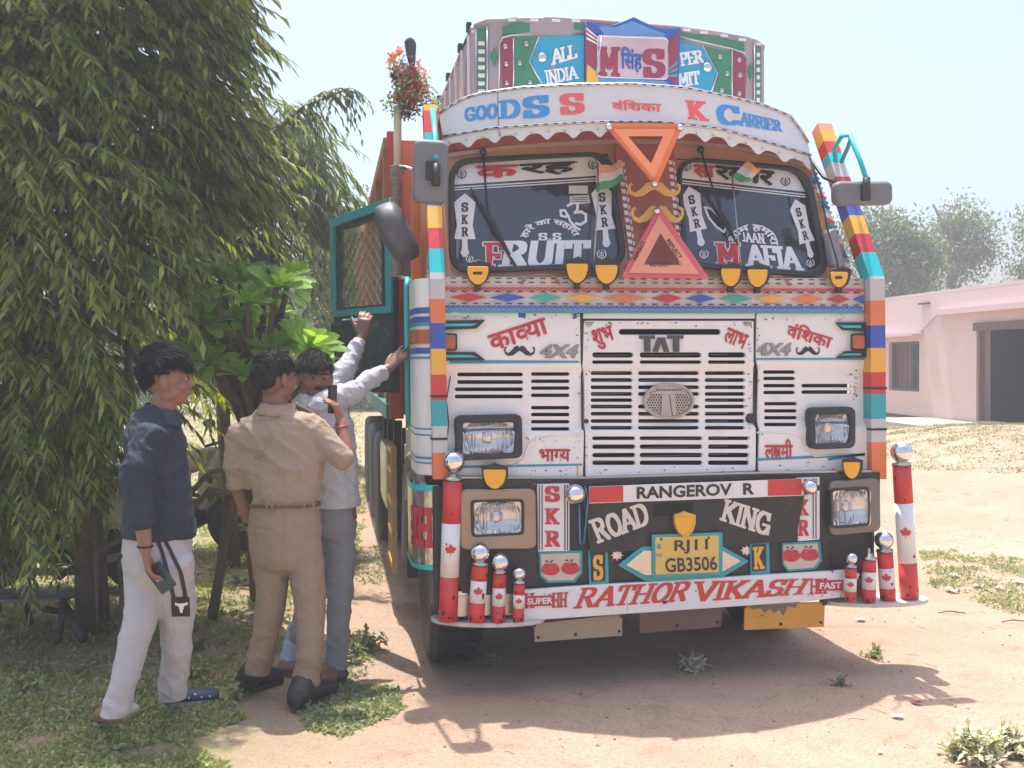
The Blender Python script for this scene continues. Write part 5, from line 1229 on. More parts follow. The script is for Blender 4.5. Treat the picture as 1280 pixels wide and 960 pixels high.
# frangipani with big bright leaves
def rosettes(C, n_l, ll, wd):
    P, D, N, L = [], [], [], []
    for c, ax, s in C:
        ax = np.array(ax)/np.linalg.norm(ax); u = np.cross(ax, [.3, .2, 1]); u /= np.linalg.norm(u); v = np.cross(ax, u)
        for k in range(n_l):
            a = 2.4*k; e = .25+1.15*k/n_l; dd_ = ax*cos(e)+(u*cos(a)+v*sin(a))*sin(e)+RNG.normal(0, .06, 3); P.append(np.array(c)); D.append(dd_); N.append(ax+RNG.normal(0, .15, 3)); L.append(RNG.uniform(*ll)*s*(.7+.3*k/n_l))
    P, D, N, L = map(np.array, (P, D, N, L)); return leaf_mesh(P, D, N, L, L*wd, .22, ((0, .12), (.3, .6), (.65, 1.), (.88, .75), (1., 0)), .22)
FC = []
for px, py in [(385, 437), (296, 400), (330, 372), (360, 352), (280, 430), (312, 428), (345, 395), (255, 405), (270, 375), (300, 350), (335, 440), (322, 405), (250, 440), (405, 455), (362, 430), (240, 380), (288, 455), (310, 380), (345, 360), (275, 350), (265, 455), (300, 470)]:
    D_ = RNG.uniform(5.9, 6.7) if px != 385 else 6.1; FC.append((W(px, py, D_), np.array((0, 0, 1.))*.9-FWv*.45+RIv*RNG.uniform(-.3, .6), 1.25 if px == 385 else RNG.uniform(.75, 1.1)))
frb = fromLD(-1.75, 7.1); trk = [([frb, fromLD(-1.78, 7.1, .6), fromLD(-1.7, 7.0, 1.1), fromLD(-1.72, 7.0, 1.5)], [.06, .055, .05, .04])]
for c_, ax, s_ in FC: trk.append(([fromLD(-1.72, 7.0, 1.25+RNG.uniform(-.3, .2)), Vector(c_)*.5+fromLD(-1.72, 7.0, 1.35)*.5-Vector((0, 0, .08)), Vector(c_)], [.03, .024, .016]))
FRL = leafmat('frangipani_leaf', (.2, .38, .05), (.38, .58, .10), .5, .3)
fr = tree('frangipani', 'broad-leaved bright green shrub with white flowers behind the policeman', 'shrub', None, rosettes(FC, 16, (.17, .26), .19), FRL, trk)
for px, py in ((328, 337), (303, 399), (265, 388), (389, 405), (372, 346), (316, 356)):
    P = np.array([W(px, py, 6.4)]*5); D = np.array([[cos(a), -.5, sin(a)] for a in np.arange(5)*1.257]); V, Fq = leaf_mesh(P, D, np.array([[0, -1., .2]]*5), np.full(5, .032), np.full(5, .013), 0); rel(new('flower', np_mesh(V, Fq), WHITE2), fr)
# low leafy stems by the policeman's left side
for lab, pts in (('bare leaning branch with a few big leaves left of the policeman', [(120, 690, 6.2), (180, 660, 6.2), (235, 620, 6.1), (262, 590, 6.0), (300, 583, 5.9)]), ('low branch with hanging leaves beside the policeman, near knee height', [(150, 700, 6.3), (225, 655, 6.2), (262, 612, 6.1), (302, 618, 6.0)])):
    q = [W(*p) for p in pts]; C_ = [(q[-1], (0.3, -.5, -.4), .55), (q[-2], (0, -.4, -.6), .45), (q[-3], (.2, -.3, .5), .45)]
    base_ = q[0].copy(); base_.z = 0; tree('leafy_branch', lab, 'branch', None, rosettes(C_, 5, (.16, .22), .25), leafmat('dark_broad_leaf', (.06, .11, .03), (.12, .18, .05)), [([base_]+q, [.03]+[.022, .02, .018, .014, .008][:len(q)])])
# tangle of slim stems under the crown
for k, (l, d, lean, lab) in enumerate(((-2.28, 6.0, (.1, 0), 'slim pale trunk just left of the young man in blue'), (-2.6, 6.5, (-.1, .2), 'thick dark trunk behind the bench'), (-1.95, 6.6, (.3, .1), 'slim trunk between the young man and the policeman'))):
    t = thing('tree_trunk', lab, 'trunk', fromLD(l, d)); rel(tubeo('stem', tr_pts(l, d, -.05, 2.0, .1, 6, lean), [(.04, .065, .035)[k]*(1-.08*j) for j in range(6)], BARK, None, 10), t)
    q = fromLD(l+lean[0]*.3, d, .7); rel(tubeo('side_branch', [q, q+_r*.18+Vector((0, 0, .25)), q+_r*.28+Vector((0, 0, .55))], [.022, .016, .008], BARK), t)
# ---- looser trees farther away: clumps of small leaves on real branches
def loose_tree(name, label, l, d, z0, zt, rad, n_cl, leaves_per, ls, lm, trunk_r, blobs=None, seed=0, zg=0., gaps=.0):
    leaves_per = int(leaves_per*1.9); spread = ls*3.6; ls *= .62
    R_ = np.random.default_rng(seed); C = []
    tr_ = [fromLD(l+R_.normal(0, .05)*k, d, zg+(zt-zg)*k/6) for k in range(7)]
    tk = [(tr_, [trunk_r*(1-.13*k) for k in range(7)])]
    for _ in range(n_cl):
        if blobs: bl, bz, br = blobs[R_.integers(len(blobs))]
        else: bl, bz, br = 0, (z0+zt)/2, rad
        v = R_.normal(0, 1, 3); v /= np.linalg.norm(v); v *= R_.uniform(.35, 1)**.5
        p = np.array(fromLD(l+bl+v[0]*br, d+v[1]*br*.8, bz+v[2]*br*(1 if blobs else (zt-z0)/2/rad))); C.append(p)
    P, D, N, L = [], [], [], []
    for c in C:
        k = leaves_per; s = spread; q = c+R_.normal(0, 1, (k, 3))*[s, s, s*.7]; P.append(q); dd_ = R_.normal(0, 1, (k, 3))-[0, 0, .5]; D.append(dd_); N.append(R_.normal(0, 1, (k, 3))+[0, 0, .8]); L.append(R_.uniform(.6, 1.3, k)*ls*2)
    P, D, N, L = np.concatenate(P), np.concatenate(D), np.concatenate(N), np.concatenate(L)
    lf = leaf_mesh(P, D, N, L, L*.28, .1, ((0, .3), (.5, 1.), (1., 0)), .2)
    for c in C[::max(1, len(C)//28)]:
        s = min(.95, max(.2, (c[2]-zg-.5)/(zt-zg))); a = tr_[min(6, int(s*6))]; c_ = Vector(c); tk.append(([a-Vector((0, 0, .3)), a.lerp(c_, .5)+Vector((0, 0, .1)), c_], [trunk_r*.35, trunk_r*.22, trunk_r*.08]))
    return tree(name, label, 'tree', None, lf, lm, tk)
EU = leafmat('eucalyptus_leaf', (.09, .125, .06), (.21, .25, .12), .4); EU2 = leafmat('acacia_leaf', (.08, .12, .05), (.19, .24, .1), .4)
def pz(py, d): return 1.65+(452-py)/1300*d
def pl(px, d): return (px-640)/1300*d
loose_tree('eucalyptus_tree', 'tall airy tree with open crown above the pink building, near its middle', pl(1190, 33), 33, 3.5, pz(262, 33), 1.1, 62, 40, .09, EU, .16,
           [(.35, pz(272, 33), .5), (.75, pz(290, 33), .4), (0, pz(285, 33), .35), (.4, pz(315, 33), .45), (.9, pz(320, 33), .3), (.3, pz(345, 33), .35)], 3)
loose_tree('eucalyptus_tree', 'bushy grey-green tree behind the truck mirror and the pink roof', pl(1110, 30), 30, 2.5, pz(265, 30), 1.4, 170, 40, .09, EU2, .18,
           [(-.6, pz(300, 30), .75), (.1, pz(305, 30), .7), (.6, pz(340, 30), .8), (-.9, pz(350, 30), 1.2), (0, pz(365, 30), 1.4), (.9, pz(325, 30), .4)], 4)
loose_tree('eucalyptus_tree', 'small tree behind the pink roof between the two taller ones', pl(1150, 36), 36, 2.5, pz(285, 36), 1.2, 44, 36, .1, EU, .15, [(0, pz(345, 36), .5), (-.3, pz(340, 36), .5)], 5)
loose_tree('acacia_tree', 'tree at the right edge rising above the pink roof', pl(1285, 32), 32, 3, pz(285, 32), 1.0, 40, 36, .09, EU, .16, [(.2, pz(290, 32), .4), (.6, pz(305, 32), .5), (0, pz(347, 32), .22)], 6)
loose_tree('acacia_tree', 'pale green bushy tree far behind the open truck door', pl(418, 16), 16, .4, pz(240, 16), 1.0, 210, 44, .06, leafmat('pale_tree_leaf', (.13, .19, .06), (.26, .34, .12), .4), .1, [(0, pz(285, 16), .55), (.25, pz(330, 16), .7), (0, pz(390, 16), .9), (-.3, pz(440, 16), .9), (.5, pz(430, 16), .7)], 7)
for k, (l, d, lab) in enumerate(((-13, 34, 'far bushy tree beyond the lawn at the left edge'), (-8.5, 38, 'far bushy tree seen low between the trunks behind the white scooter'), (-5.2, 36, 'far bushy tree beyond the lawn between the young man and the policeman'), (-2.6, 40, 'far low tree behind the truck door and raised arms'))):
    loose_tree('far_tree', lab, l, d, .3, 5.2, 2.2, 150, 40, .16, EU2, .2, [(0, 2.6, 1.9), (1.3, 1.8, 1.4), (-1.4, 1.7, 1.5), (0, 1.0, 1.6)], 20+k)

# ================================================================== THE PINK BUILDING
A_ = W(1096, 524, 22.4); B_ = W(1280, 527, 17); A_.z = B_.z = 0; ud = (B_-A_).normalized(); nd = Vector((ud.y, -ud.x, 0))
if nd.dot(CAM-A_) < 0: nd = -nd
ZB = .25
bld = thing('pink_building', 'single-storey pink painted building with dark doorway and barred window', 'building', (A_.x, A_.y, ZB))
def wh(px, py):
    d = ray(px, py); t = (A_-CAM).dot(nd)/d.dot(nd); p = CAM+d*t; return ((p-A_).dot(ud), p.z)
PKW = M('pink_plaster', (.66, .49, .455), .85, var=.1, scale=.8, dirt=.3, dcol=(.5, .36, .3), bump=.1, bscale=18); PKT = M('rose_parapet', (.67, .51, .505), .8, var=.06, scale=1, dirt=.1)
def wplate(name, loops, off, th, mat, parent=None):
    cu = bpy.data.curves.new('c', 'CURVE'); cu.dimensions = '2D'; cu.fill_mode = 'BOTH'; cu.extrude = th/2
    for lp_ in loops:
        sp = cu.splines.new('POLY'); sp.points.add(len(lp_)-1); sp.use_cyclic_u = True
        for k, p in enumerate(lp_): sp.points[k].co = (p[0], p[1], 0, 1)
    o = bpy.data.objects.new('c', cu); me = bpy.data.meshes.new_from_object(o); bpy.data.objects.remove(o); bpy.data.curves.remove(cu)
    for v in me.vertices: u_, z_, w_ = v.co; v.co = A_+ud*u_+nd*(off+w_)+Vector((0, 0, z_))
    me.materials.clear(); o = new(name, me, mat)
    bm = bmesh.new(); bm.from_mesh(me); bmesh.ops.recalc_face_normals(bm, faces=bm.faces); bm.to_mesh(me); bm.free()
    return rel(o, parent or bld) if (parent or bld) is bld else (setattr(o, 'parent', parent), setattr(o, 'matrix_parent_inverse', parent.matrix_world.inverted()), o)[-1]
u0 = -.9; u1 = wh(1280, 400)[0]+4; zt = wh(1105, 375)[1]
wa, wb = wh(1111, 428), wh(1149, 490); da, db = wh(1222, 404), wh(1280, 526); dz = wh(1240, 404)[1]; du0 = wh(1222, 450)[0]; du1 = du0+3.0
zlow = hgt(A_.x, A_.y)-.4
wplate('wall', [[(u0, zlow), (u1, zlow), (u1, zt), (u0, zt)], [(wa[0], wb[1]), (wb[0], wb[1]), (wb[0], wa[1]), (wa[0], wa[1])], [(du0, wh(1222, 526)[1]), (du1, wh(1222, 526)[1]), (du1, dz), (du0, dz)]], -.12, .24, PKW)
wplate('parapet', [[(u0-.05, zt-.02), (u1, zt-.02), (u1, zt+.04), (u0-.05, zt+.04)]], -.11, .25, PKT)
zc = wh(1176, 391)[1]; wplate('sunshade_slab', [[(wh(1176, 391)[0], zc-.05), (u1, zc-.05), (u1, zc+.05), (wh(1176, 391)[0], zc+.05)]], .08, .16, PKT)
zw = wh(1110, 420)[1]; wplate('window_shade', [[(u0, zw-.03), (wh(1154, 420)[0], zw-.03), (wh(1154, 420)[0], zw+.04), (u0, zw+.04)]], .12, .24, PKT)
wplate('upper_band', [[(u0, zw+.05), (wh(1152, 410)[0], zw+.05), (wh(1177, 391)[0], zc+.05), (u1, zc+.06), (u1, zt-.03), (u0, zt-.03)]], .015, .03, PKT)
wf = wplate('window', [[(wa[0], wb[1]), (wb[0], wb[1]), (wb[0], wa[1]), (wa[0], wa[1])], [(wa[0]+.05, wb[1]+.05), (wb[0]-.05, wb[1]+.05), (wb[0]-.05, wa[1]-.05), (wa[0]+.05, wa[1]-.05)]], -.1, .08, M('window_brown', (.12, .06, .05), .6), bld)
bpy.context.view_layer.update()
for k in range(1, 6):
    u_ = wa[0]+(wb[0]-wa[0])*k/6; wplate('bar', [[(u_-.008, wb[1]), (u_+.008, wb[1]), (u_+.008, wa[1]), (u_-.008, wa[1])]], -.08, .015, MATS['window_brown'], wf)
wplate('shutter', [[(wa[0]+.02, wb[1]), ((wa[0]+wb[0])/2, wb[1]), ((wa[0]+wb[0])/2, wa[1]), (wa[0]+.02, wa[1])]], -.18, .03, M('shutter_brown', (.16, .08, .06), .6), wf)
wplate('pane', [[((wa[0]+wb[0])/2, wb[1]), (wb[0]-.02, wb[1]), (wb[0]-.02, wa[1]), ((wa[0]+wb[0])/2, wa[1])]], -.17, .01, GLASSD, wf)
dfm = wplate('door_frame', [[(du0, wh(1222, 526)[1]), (du0+.09, wh(1222, 526)[1]), (du0+.09, dz-.09), (du1-.09, dz-.09), (du1-.09, wh(1222, 526)[1]), (du1, wh(1222, 526)[1]), (du1, dz), (du0, dz)]], -.03, .1, M('door_frame_brown', (.2, .11, .09), .6))
wplate('shutter_box', [[(du0-.08, dz-.12), (du1, dz-.12), (du1, dz+.02), (du0-.08, dz+.02)]], .02, .06, MATS['window_brown'], bld)
# room, roof and side walls behind the front
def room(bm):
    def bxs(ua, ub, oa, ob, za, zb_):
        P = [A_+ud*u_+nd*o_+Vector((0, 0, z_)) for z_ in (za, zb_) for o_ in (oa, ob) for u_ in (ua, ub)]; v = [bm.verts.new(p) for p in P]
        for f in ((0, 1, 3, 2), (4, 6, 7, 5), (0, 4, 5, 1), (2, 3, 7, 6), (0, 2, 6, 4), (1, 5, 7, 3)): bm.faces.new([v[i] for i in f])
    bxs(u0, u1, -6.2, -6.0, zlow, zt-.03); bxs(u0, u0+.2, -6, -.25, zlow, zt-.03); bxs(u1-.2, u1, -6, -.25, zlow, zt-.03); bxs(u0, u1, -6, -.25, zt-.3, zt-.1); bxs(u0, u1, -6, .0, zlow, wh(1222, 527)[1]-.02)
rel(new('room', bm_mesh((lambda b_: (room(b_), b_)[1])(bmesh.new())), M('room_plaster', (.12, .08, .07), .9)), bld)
wplate('apron', [[(wh(1160, 500)[0], zlow), (u1, zlow), (u1, wh(1222, 528)[1]), (wh(1160, 500)[0], wh(1222, 528)[1])]], .7, 1.35, M('apron_concrete', (.42, .36, .29), .9, var=.2, bump=.3), bld)
wplate('pipe_outlet', [[(wh(1153, 381)[0], wh(1153, 381)[1]), (wh(1165, 381)[0], wh(1153, 381)[1]), (wh(1165, 381)[0], wh(1153, 381)[1]+.03), (wh(1153, 381)[0], wh(1153, 381)[1]+.03)]], .05, .08, MATS['window_brown'], bld)

# ================================================================== GRASS, WEEDS, LITTER
def inpoly(P, x, y):
    r = False; j = len(P)-1
    for i in range(len(P)):
        if (P[i][1] > y) != (P[j][1] > y) and x < (P[j][0]-P[i][0])*(y-P[i][1])/(P[j][1]-P[i][1])+P[i][0]: r = not r
        j = i
    return r
def grass(name, pxpoly, n, hh, wdt, lm, clump=.5, spread=1.2, z=0):
    Q = [(lambda p: (p.x, p.y))(G(a, b_)) for a, b_ in pxpoly]; xs = [q[0] for q in Q]; ys = [q[1] for q in Q]; P = []; tries = 0
    while len(P) < n and tries < n*40:
        tries += 1; x, y = RNG.uniform(min(xs), max(xs)), RNG.uniform(min(ys), max(ys))
        if not inpoly(Q, x, y): continue
        if noise.noise(Vector((x*2.6, y*2.6, 7)))+.5*noise.noise(Vector((x*8, y*8, 2))) < clump-.5+RNG.normal(0, .2): continue
        P.append((x, y, hgt(x, y)))
    P = np.array(P); k = len(P); D = np.stack([RNG.normal(0, .5*spread, k), RNG.normal(0, .5*spread, k), rnd(k, .3, 1)], 1); L = rnd(k, *hh)
    V, Fq = leaf_mesh(P, D, RNG.normal(0, 1, (k, 3)), L, L*wdt, .35, ((0, .5), (.55, 1.), (1., 0)), .3); return tag(new(name, np_mesh(V, Fq), lm), kind='stuff')
GR = leafmat('grass_blade', (.22, .27, .09), (.48, .49, .24), .35, .6); GR2 = leafmat('weed_leaf', (.22, .27, .12), (.42, .44, .25), .35, .6)
grass('grass', [(0, 700), (150, 650), (300, 600), (440, 560), (462, 600), (445, 720), (330, 840), (285, 865), (0, 905)], 26000, (.03, .07), .13, GR, .42)
grass('grass', [(-60, 880), (120, 862), (285, 850), (305, 900), (235, 925), (300, 975), (-60, 980)], 15000, (.025, .055), .16, GR, .32)
grass('grass', [(372, 880), (430, 850), (498, 860), (503, 888), (430, 922), (385, 912)], 3200, (.02, .05), .2, GR2, .25)
grass('grass', [(-60, 560), (200, 520), (455, 490), (452, 600), (300, 622), (-60, 700)], 16000, (.05, .11), .14, GR, .42)
grass('grass', [(1090, 520), (1280, 527), (1400, 540), (1400, 640), (1260, 620), (1140, 606), (1090, 590)], 46000, (.02, .045), .14, leafmat('far_grass', (.13, .2, .06), (.26, .31, .12), .35, .6), .46)
grass('grass', [(1148, 690), (1200, 688), (1290, 700), (1400, 740), (1400, 790), (1260, 768), (1165, 735)], 4500, (.02, .05), .15, GR2, .45)
grass('grass', [(425, 800), (455, 790), (475, 820), (450, 850), (420, 842)], 500, (.02, .05), .2, GR2, .3)
grass('grass', [(425, 690), (480, 680), (485, 730), (430, 735)], 500, (.02, .05), .2, GR2, .35)
def weed(px, py, n, s, lab, lm=None, flowers=0, sil=False):
    c = G(px, py); c.z = hgt(c.x, c.y); t = thing('weed', lab, 'plant', c); P = []; D = []; N = []; L = []
    bm = bmesh.new()
    for k in range(n):
        a = RNG.uniform(0, 2*pi); e = RNG.uniform(.1, 1.2); d = np.array([cos(a)*sin(e), sin(a)*sin(e), cos(e)]); ln = s*RNG.uniform(.5, 1); q = [np.array(c)+d*ln*u_-UPV*.25*ln*u_*u_ for u_ in (0, .5, 1)]; tube(bm, [Vector(x) for x in q], .0016, 3, False)
        for u_ in np.linspace(.25, 1, 9): P.append(np.array(c)+d*ln*u_-UPV*.25*ln*u_*u_); D.append(d*.5+RNG.normal(0, .7, 3)); N.append(UPV+RNG.normal(0, .4, 3)); L.append(RNG.uniform(.15, .3)*s)
    rel(new('stem', bm_mesh(bm, False), MATS['twig_bark']), t)['kind'] = 'stuff'; V, Fq = leaf_mesh(np.array(P), np.array(D), np.array(N), np.array(L), np.array(L)*.22, .2, ((0, .3), (.5, 1.), (1., 0)), .2); rel(new('leaf', np_mesh(V, Fq), lm or GR2), t)['kind'] = 'stuff'; return t
SILW = leafmat('silver_weed_leaf', (.42, .43, .30), (.66, .64, .48), .3, .7)
weed(1215, 950, 120, .17, 'low silvery shrub at the bottom right corner', SILW); weed(1262, 945, 90, .16, 'low silvery shrub close to the right edge, right of its larger neighbour', SILW)
for k in range(26):
    px, py = RNG.uniform(-20, 470), RNG.uniform(640, 900)
    weed(px, py, int(RNG.integers(8, 20)), RNG.uniform(.08, .2), 'thin green weed growing in the grass under the trees')['group'] = 'weeds under the trees'
weed(868, 838, 40, .12, 'small weed in the shade under the truck bumper', SILW); weed(615, 832, 30, .09, 'small weed beside the front left tyre'); weed(1095, 822, 22, .1, 'thin weed on sunlit sand below the right bumper posts')
weed(1155, 524, 60, .4, 'leafy bush against the foot of the pink wall'); weed(1105, 522, 40, .3, 'small bush beside the truck post at the foot of the pink wall'); weed(1052, 858, 20, .09, 'tiny weed at the edge of the truck shadow')
PAP = M('paper_white', (.75, .73, .7), .7, var=.1); PRR = M('paper_red_print', (.6, .15, .13), .7)
def scrap(px, py, s, lab, mats, nm='paper_scrap'):
    c = G(px, py); c.z = hgt(c.x, c.y)+.006; bm = bmesh.new(); N_ = 12; R0 = RNG.uniform(0, 6); ring = []
    ce = bm.verts.new((0, 0, .002))
    for q in (.55, 1):
        ring.append([bm.verts.new((s*q*cos(a)*(1+.15*sin(3*a+R0)), s*q*sin(a)*.7*(1+.2*cos(2*a+R0)), .004+q*q*s*.35*abs(sin(a*1.5+R0)))) for a in np.linspace(0, 2*pi, N_, endpoint=False)])
    for k in range(N_): bm.faces.new((ce, ring[0][k], ring[0][(k+1) % N_])).material_index = (1 if len(mats) > 1 and k % 3 else 0); bm.faces.new((ring[0][k], ring[1][k], ring[1][(k+1) % N_], ring[0][(k+1) % N_]))
    bmesh.ops.solidify(bm, geom=bm.faces[:], thickness=.002); o = new(nm, bm_mesh(bm), list(mats)); o.location = c; o.rotation_euler.z = RNG.uniform(0, 6); tag(o, lab, 'litter')
scrap(1192, 722, .05, 'crumpled paper scrap with red print, topmost of the litter group on the right grass', (PAP, PRR)); scrap(1189, 741, .055, 'pale paper scrap, lowest of the litter group nearest the tall right post', (PAP, PRR))
scrap(1223, 735, .042, 'small crumpled paper, between the two paper scraps and the square one', (PAP, PRR)); scrap(1249, 736, .042, 'red and white wrapper lying right of the small crumpled paper', (PAP, PRR)); scrap(1274, 729, .045, 'paper scrap closest to the right edge on the grass', (PAP,))
scrap(1076, 777, .035, 'white paper scrap on bare sand below the right bumper posts', (PAP,)); scrap(1122, 898, .03, 'white scrap on sand in the lower right, beyond the truck shadow', (PAP,)); scrap(1145, 880, .025, 'red scrap at the tip of the mirror shadow', (PRR,), 'red_scrap')
scrap(150, 936, .03, 'yellow and white sweet wrapper in the grass at lower left', (PAP, YEL)); scrap(1100, 945, .014, 'tiny white scrap near the bottom edge, left of the silvery shrub', (PAP,)); scrap(1091, 670, .07, 'white plastic bag piece behind the right bumper posts', (PAP,))
bm = bmesh.new()
for k in range(1500):
    l, d = RNG.uniform(-2.2, 5), RNG.uniform(3.6, 12); p = fromLD(l, d); 
    if k % 3 == 0:
        a = RNG.uniform(0, pi); s = RNG.uniform(.01, .045); v = Vector((cos(a)*s, sin(a)*s, .004)); p.z = hgt(p.x, p.y)+.002; tube(bm, [p-v, p+v*.3+Vector((0, 0, .004)), p+v], .0013, 3, False)
    else:
        s = RNG.uniform(.002, .008); p.z = hgt(p.x, p.y)+s*.3; vs = bmesh.ops.create_icosphere(bm, subdivisions=1, radius=s)['verts']
        bmesh.ops.transform(bm, matrix=Matrix.Translation(p) @ Matrix.Diagonal((RNG.uniform(.7, 1.4), RNG.uniform(.7, 1.4), .6, 1)), verts=vs)
tag(new('pebbles_and_twigs', bm_mesh(bm, False), M('pebble', (.24, .17, .12), .9, var=.4)), kind='stuff')
for px, py, lab in ((1190, 768, 'dry twig lying on sand below the litter group'), (1270, 780, 'dry stick lying by the right edge')):
    c = G(px, py); c.z = hgt(c.x, c.y)+.008; tag(tubeo('dry_twig', [c-_r*.09, c-_r*.02+Vector((0, 0, .012)), c+_r*.08], [.003, .005, .003], MATS['twig_bark'], None, 6), lab, 'twig')
# ================================================================== BENCH AND TWO-WHEELERS UNDER THE TREES
bd = 6.3; bench = thing('bench', 'dark metal garden bench with grey slats in the shade at left', 'bench', fromLD(pl(40, bd), bd))
BM_ = M('bench_iron', (.035, .03, .03), .5, dirt=.3); BS = M('bench_slat', (.16, .17, .19), .4, dirt=.3)
def bb(name, l, d, z, s, mat, ang=0., roll=0.): return rel(boxo(name, fromLD(l, d, z), s, mat, None, Matrix.Rotation(-_psi+ang, 3, 'Z') @ Matrix.Rotation(roll, 3, 'Y'), .006), bench)
for k in range(3): bb('slat', pl(35, bd), bd-.12+.11*k, pz(742, bd), (.55, .09, .02), BS)
for k in range(3): bb('back_slat', pl(35, bd), bd+.22+.02*k, pz(722-16*k, bd), (.55, .02, .05), BS if k != 1 else BM_)
for l in (pl(5, bd), pl(88, bd)):
    for d_, lean in ((bd-.15, .22), (bd+.2, -.2)): rel(tubeo('leg', [fromLD(l, d_-lean*.4, 0), fromLD(l, d_, pz(740, bd))], .022, BM_), bench)
    rel(tubeo('armrest', [fromLD(l, bd-.2, pz(712, bd)), fromLD(l, bd+.05, pz(706, bd)), fromLD(l, bd+.25, pz(708, bd))], .018, BM_), bench)
rel(tubeo('brace', [fromLD(pl(80, bd), bd-.1, pz(745, bd)), fromLD(pl(125, bd), bd-.3, .05)], .03, BM_), bench); rel(tubeo('brace', [fromLD(pl(60, bd), bd-.1, pz(755, bd)), fromLD(pl(100, bd), bd+.3, .02)], .02, BM_), bench)
def bike(px, d, lab, bodym, cover, facing=1, s=1., cat='scooter'):
    o = fromLD(pl(px, d), d); t = thing(cat, lab, cat, o); X = _r*facing; Y_ = Vector(FWv); Z = Vector((0, 0, 1))
    P = lambda a, b_, c: o+X*a*s+Y_*b_*s+Z*c*s
    for nm, a in (('wheel', -.55), ('wheel', .62)):
        w_ = rel(new(nm, bm_mesh((lambda bm: (lathe(bm, [(.21, -.04), (.27, -.045), (.3, -.02), (.3, .02), (.27, .045), (.21, .04)], P(a, 0, .3), FWv, 28), bm)[1])(bmesh.new())), RUB), t)
        r_ = new('rim', bm_mesh((lambda bm: (lathe(bm, [(0, -.02), (.05, -.05), (.2, -.02), (.21, .02), (.05, .05), (0, .02)], P(a, 0, .3), FWv, 20), bm)[1])(bmesh.new())), STEEL); r_.parent = w_
    def loft(name, secs, mat):
        bm = bmesh.new(); rings = []
        for a, c, w_, h_ in secs: rings.append([bm.verts.new(P(a, w_*cos(q), c+h_*sin(q))) for q in np.linspace(0, 2*pi, 14, endpoint=False)])
        for A, B in zip(rings, rings[1:]):
            for k in range(14): bm.faces.new((A[k], A[(k+1) % 14], B[(k+1) % 14], B[k]))
        bm.faces.new(rings[0]); bm.faces.new(rings[-1]); return rel(new(name, bm_mesh(bm), mat, None, True), t)
    loft('body', [(-.85, .62, .06, .05), (-.6, .62, .14, .14), (-.25, .6, .16, .16), (0, .5, .14, .18)], bodym)
    loft('seat', [(-.7, .8, .1, .04), (-.4, .8, .14, .06), (.0, .77, .12, .06), (.08, .75, .06, .03)], BLACK)
    loft('engine', [(-.2, .35, .12, .14), (.1, .33, .14, .17), (.3, .38, .08, .12)], BLACK)
    loft('front_cowl', [(.25, .55, .12, .22), (.42, .72, .2, .24), (.55, .85, .15, .16), (.62, .9, .06, .08)], cover or bodym)
    loft('fuel_tank', [(.05, .78, .1, .08), (.2, .84, .15, .11), (.38, .88, .12, .09), (.5, .9, .05, .04)], cover or bodym)
    rel(tubeo('fork', [P(.62, 0, .3), P(.48, 0, .95)], .03*s, STEEL), t); rel(tubeo('handlebar', [P(.4, -.33, 1.0), P(.46, -.1, 1.02), P(.46, .1, 1.02), P(.4, .33, 1.0)], .014*s, BLACK), t)
    rel(tubeo('mirror_stalk', [P(.44, -.25, 1.0), P(.42, -.3, 1.18)], .007*s, BLACK), t); rel(spho('mirror', P(.42, -.3, 1.2), .055*s, BLACK, None, (1, .4, .7)), t); rel(spho('headlight', P(.6, -.0, .88), .08*s, LENS, None), t)
    rel(tubeo('exhaust', [P(.1, -.14, .25), P(-.3, -.17, .24), P(-.7, -.18, .33)], .035*s, STEEL), t)
bike(82, 7.6, 'white scooter parked in the shade behind the bench', M('scooter_white', (.7, .72, .72), .3), None, -1, .95, 'scooter')
bike(215, 9.0, 'dark motorcycle with a beige cover over its tank, behind the young man', M('bike_black', (.03, .03, .035), .3), M('beige_cloth_cover', (.42, .37, .29), .9, bump=.5, bscale=14), 1, .95, 'motorcycle')

# ================================================================== PEOPLE
from mathutils.bvhtree import BVHTree
def limb(bm, pts, rad, side=None, n=14):
    """closed elliptical tube; rad [(a along side, b across)] ; rounded ends"""
    pts = [Vector(p) for p in pts]; side = Vector(side) if side is not None else _r.copy()
    rad = [(r, r) if not isinstance(r, (tuple, list)) else r for r in rad]
    t0 = (pts[1]-pts[0]).normalized(); t1 = (pts[-1]-pts[-2]).normalized(); a0, b0 = rad[0]; a1, b1 = rad[-1]; e0 = min(a0, b0)*.6; e1 = min(a1, b1)*.6
    Q = [pts[0]-t0*e0, pts[0]-t0*e0*.6]+pts+[pts[-1]+t1*e1*.6, pts[-1]+t1*e1]; Rr = [(a0*.3, b0*.3), (a0*.8, b0*.8)]+rad+[(a1*.8, b1*.8), (a1*.3, b1*.3)]; rings = []
    for i, p in enumerate(Q):
        t = (Q[min(i+1, len(Q)-1)]-Q[max(i-1, 0)]).normalized(); s = (side-t*side.dot(t)); s = s.normalized() if s.length > 1e-3 else t.orthogonal().normalized(); u = t.cross(s)
        rings.append([bm.verts.new(p+s*Rr[i][0]*cos(2*pi*k/n)+u*Rr[i][1]*sin(2*pi*k/n)) for k in range(n)])
    for A, B in zip(rings, rings[1:]):
        for k in range(n): bm.faces.new((A[k], A[(k+1) % n], B[(k+1) % n], B[k]))
    bm.faces.new(rings[0][::-1]); bm.faces.new(rings[-1])
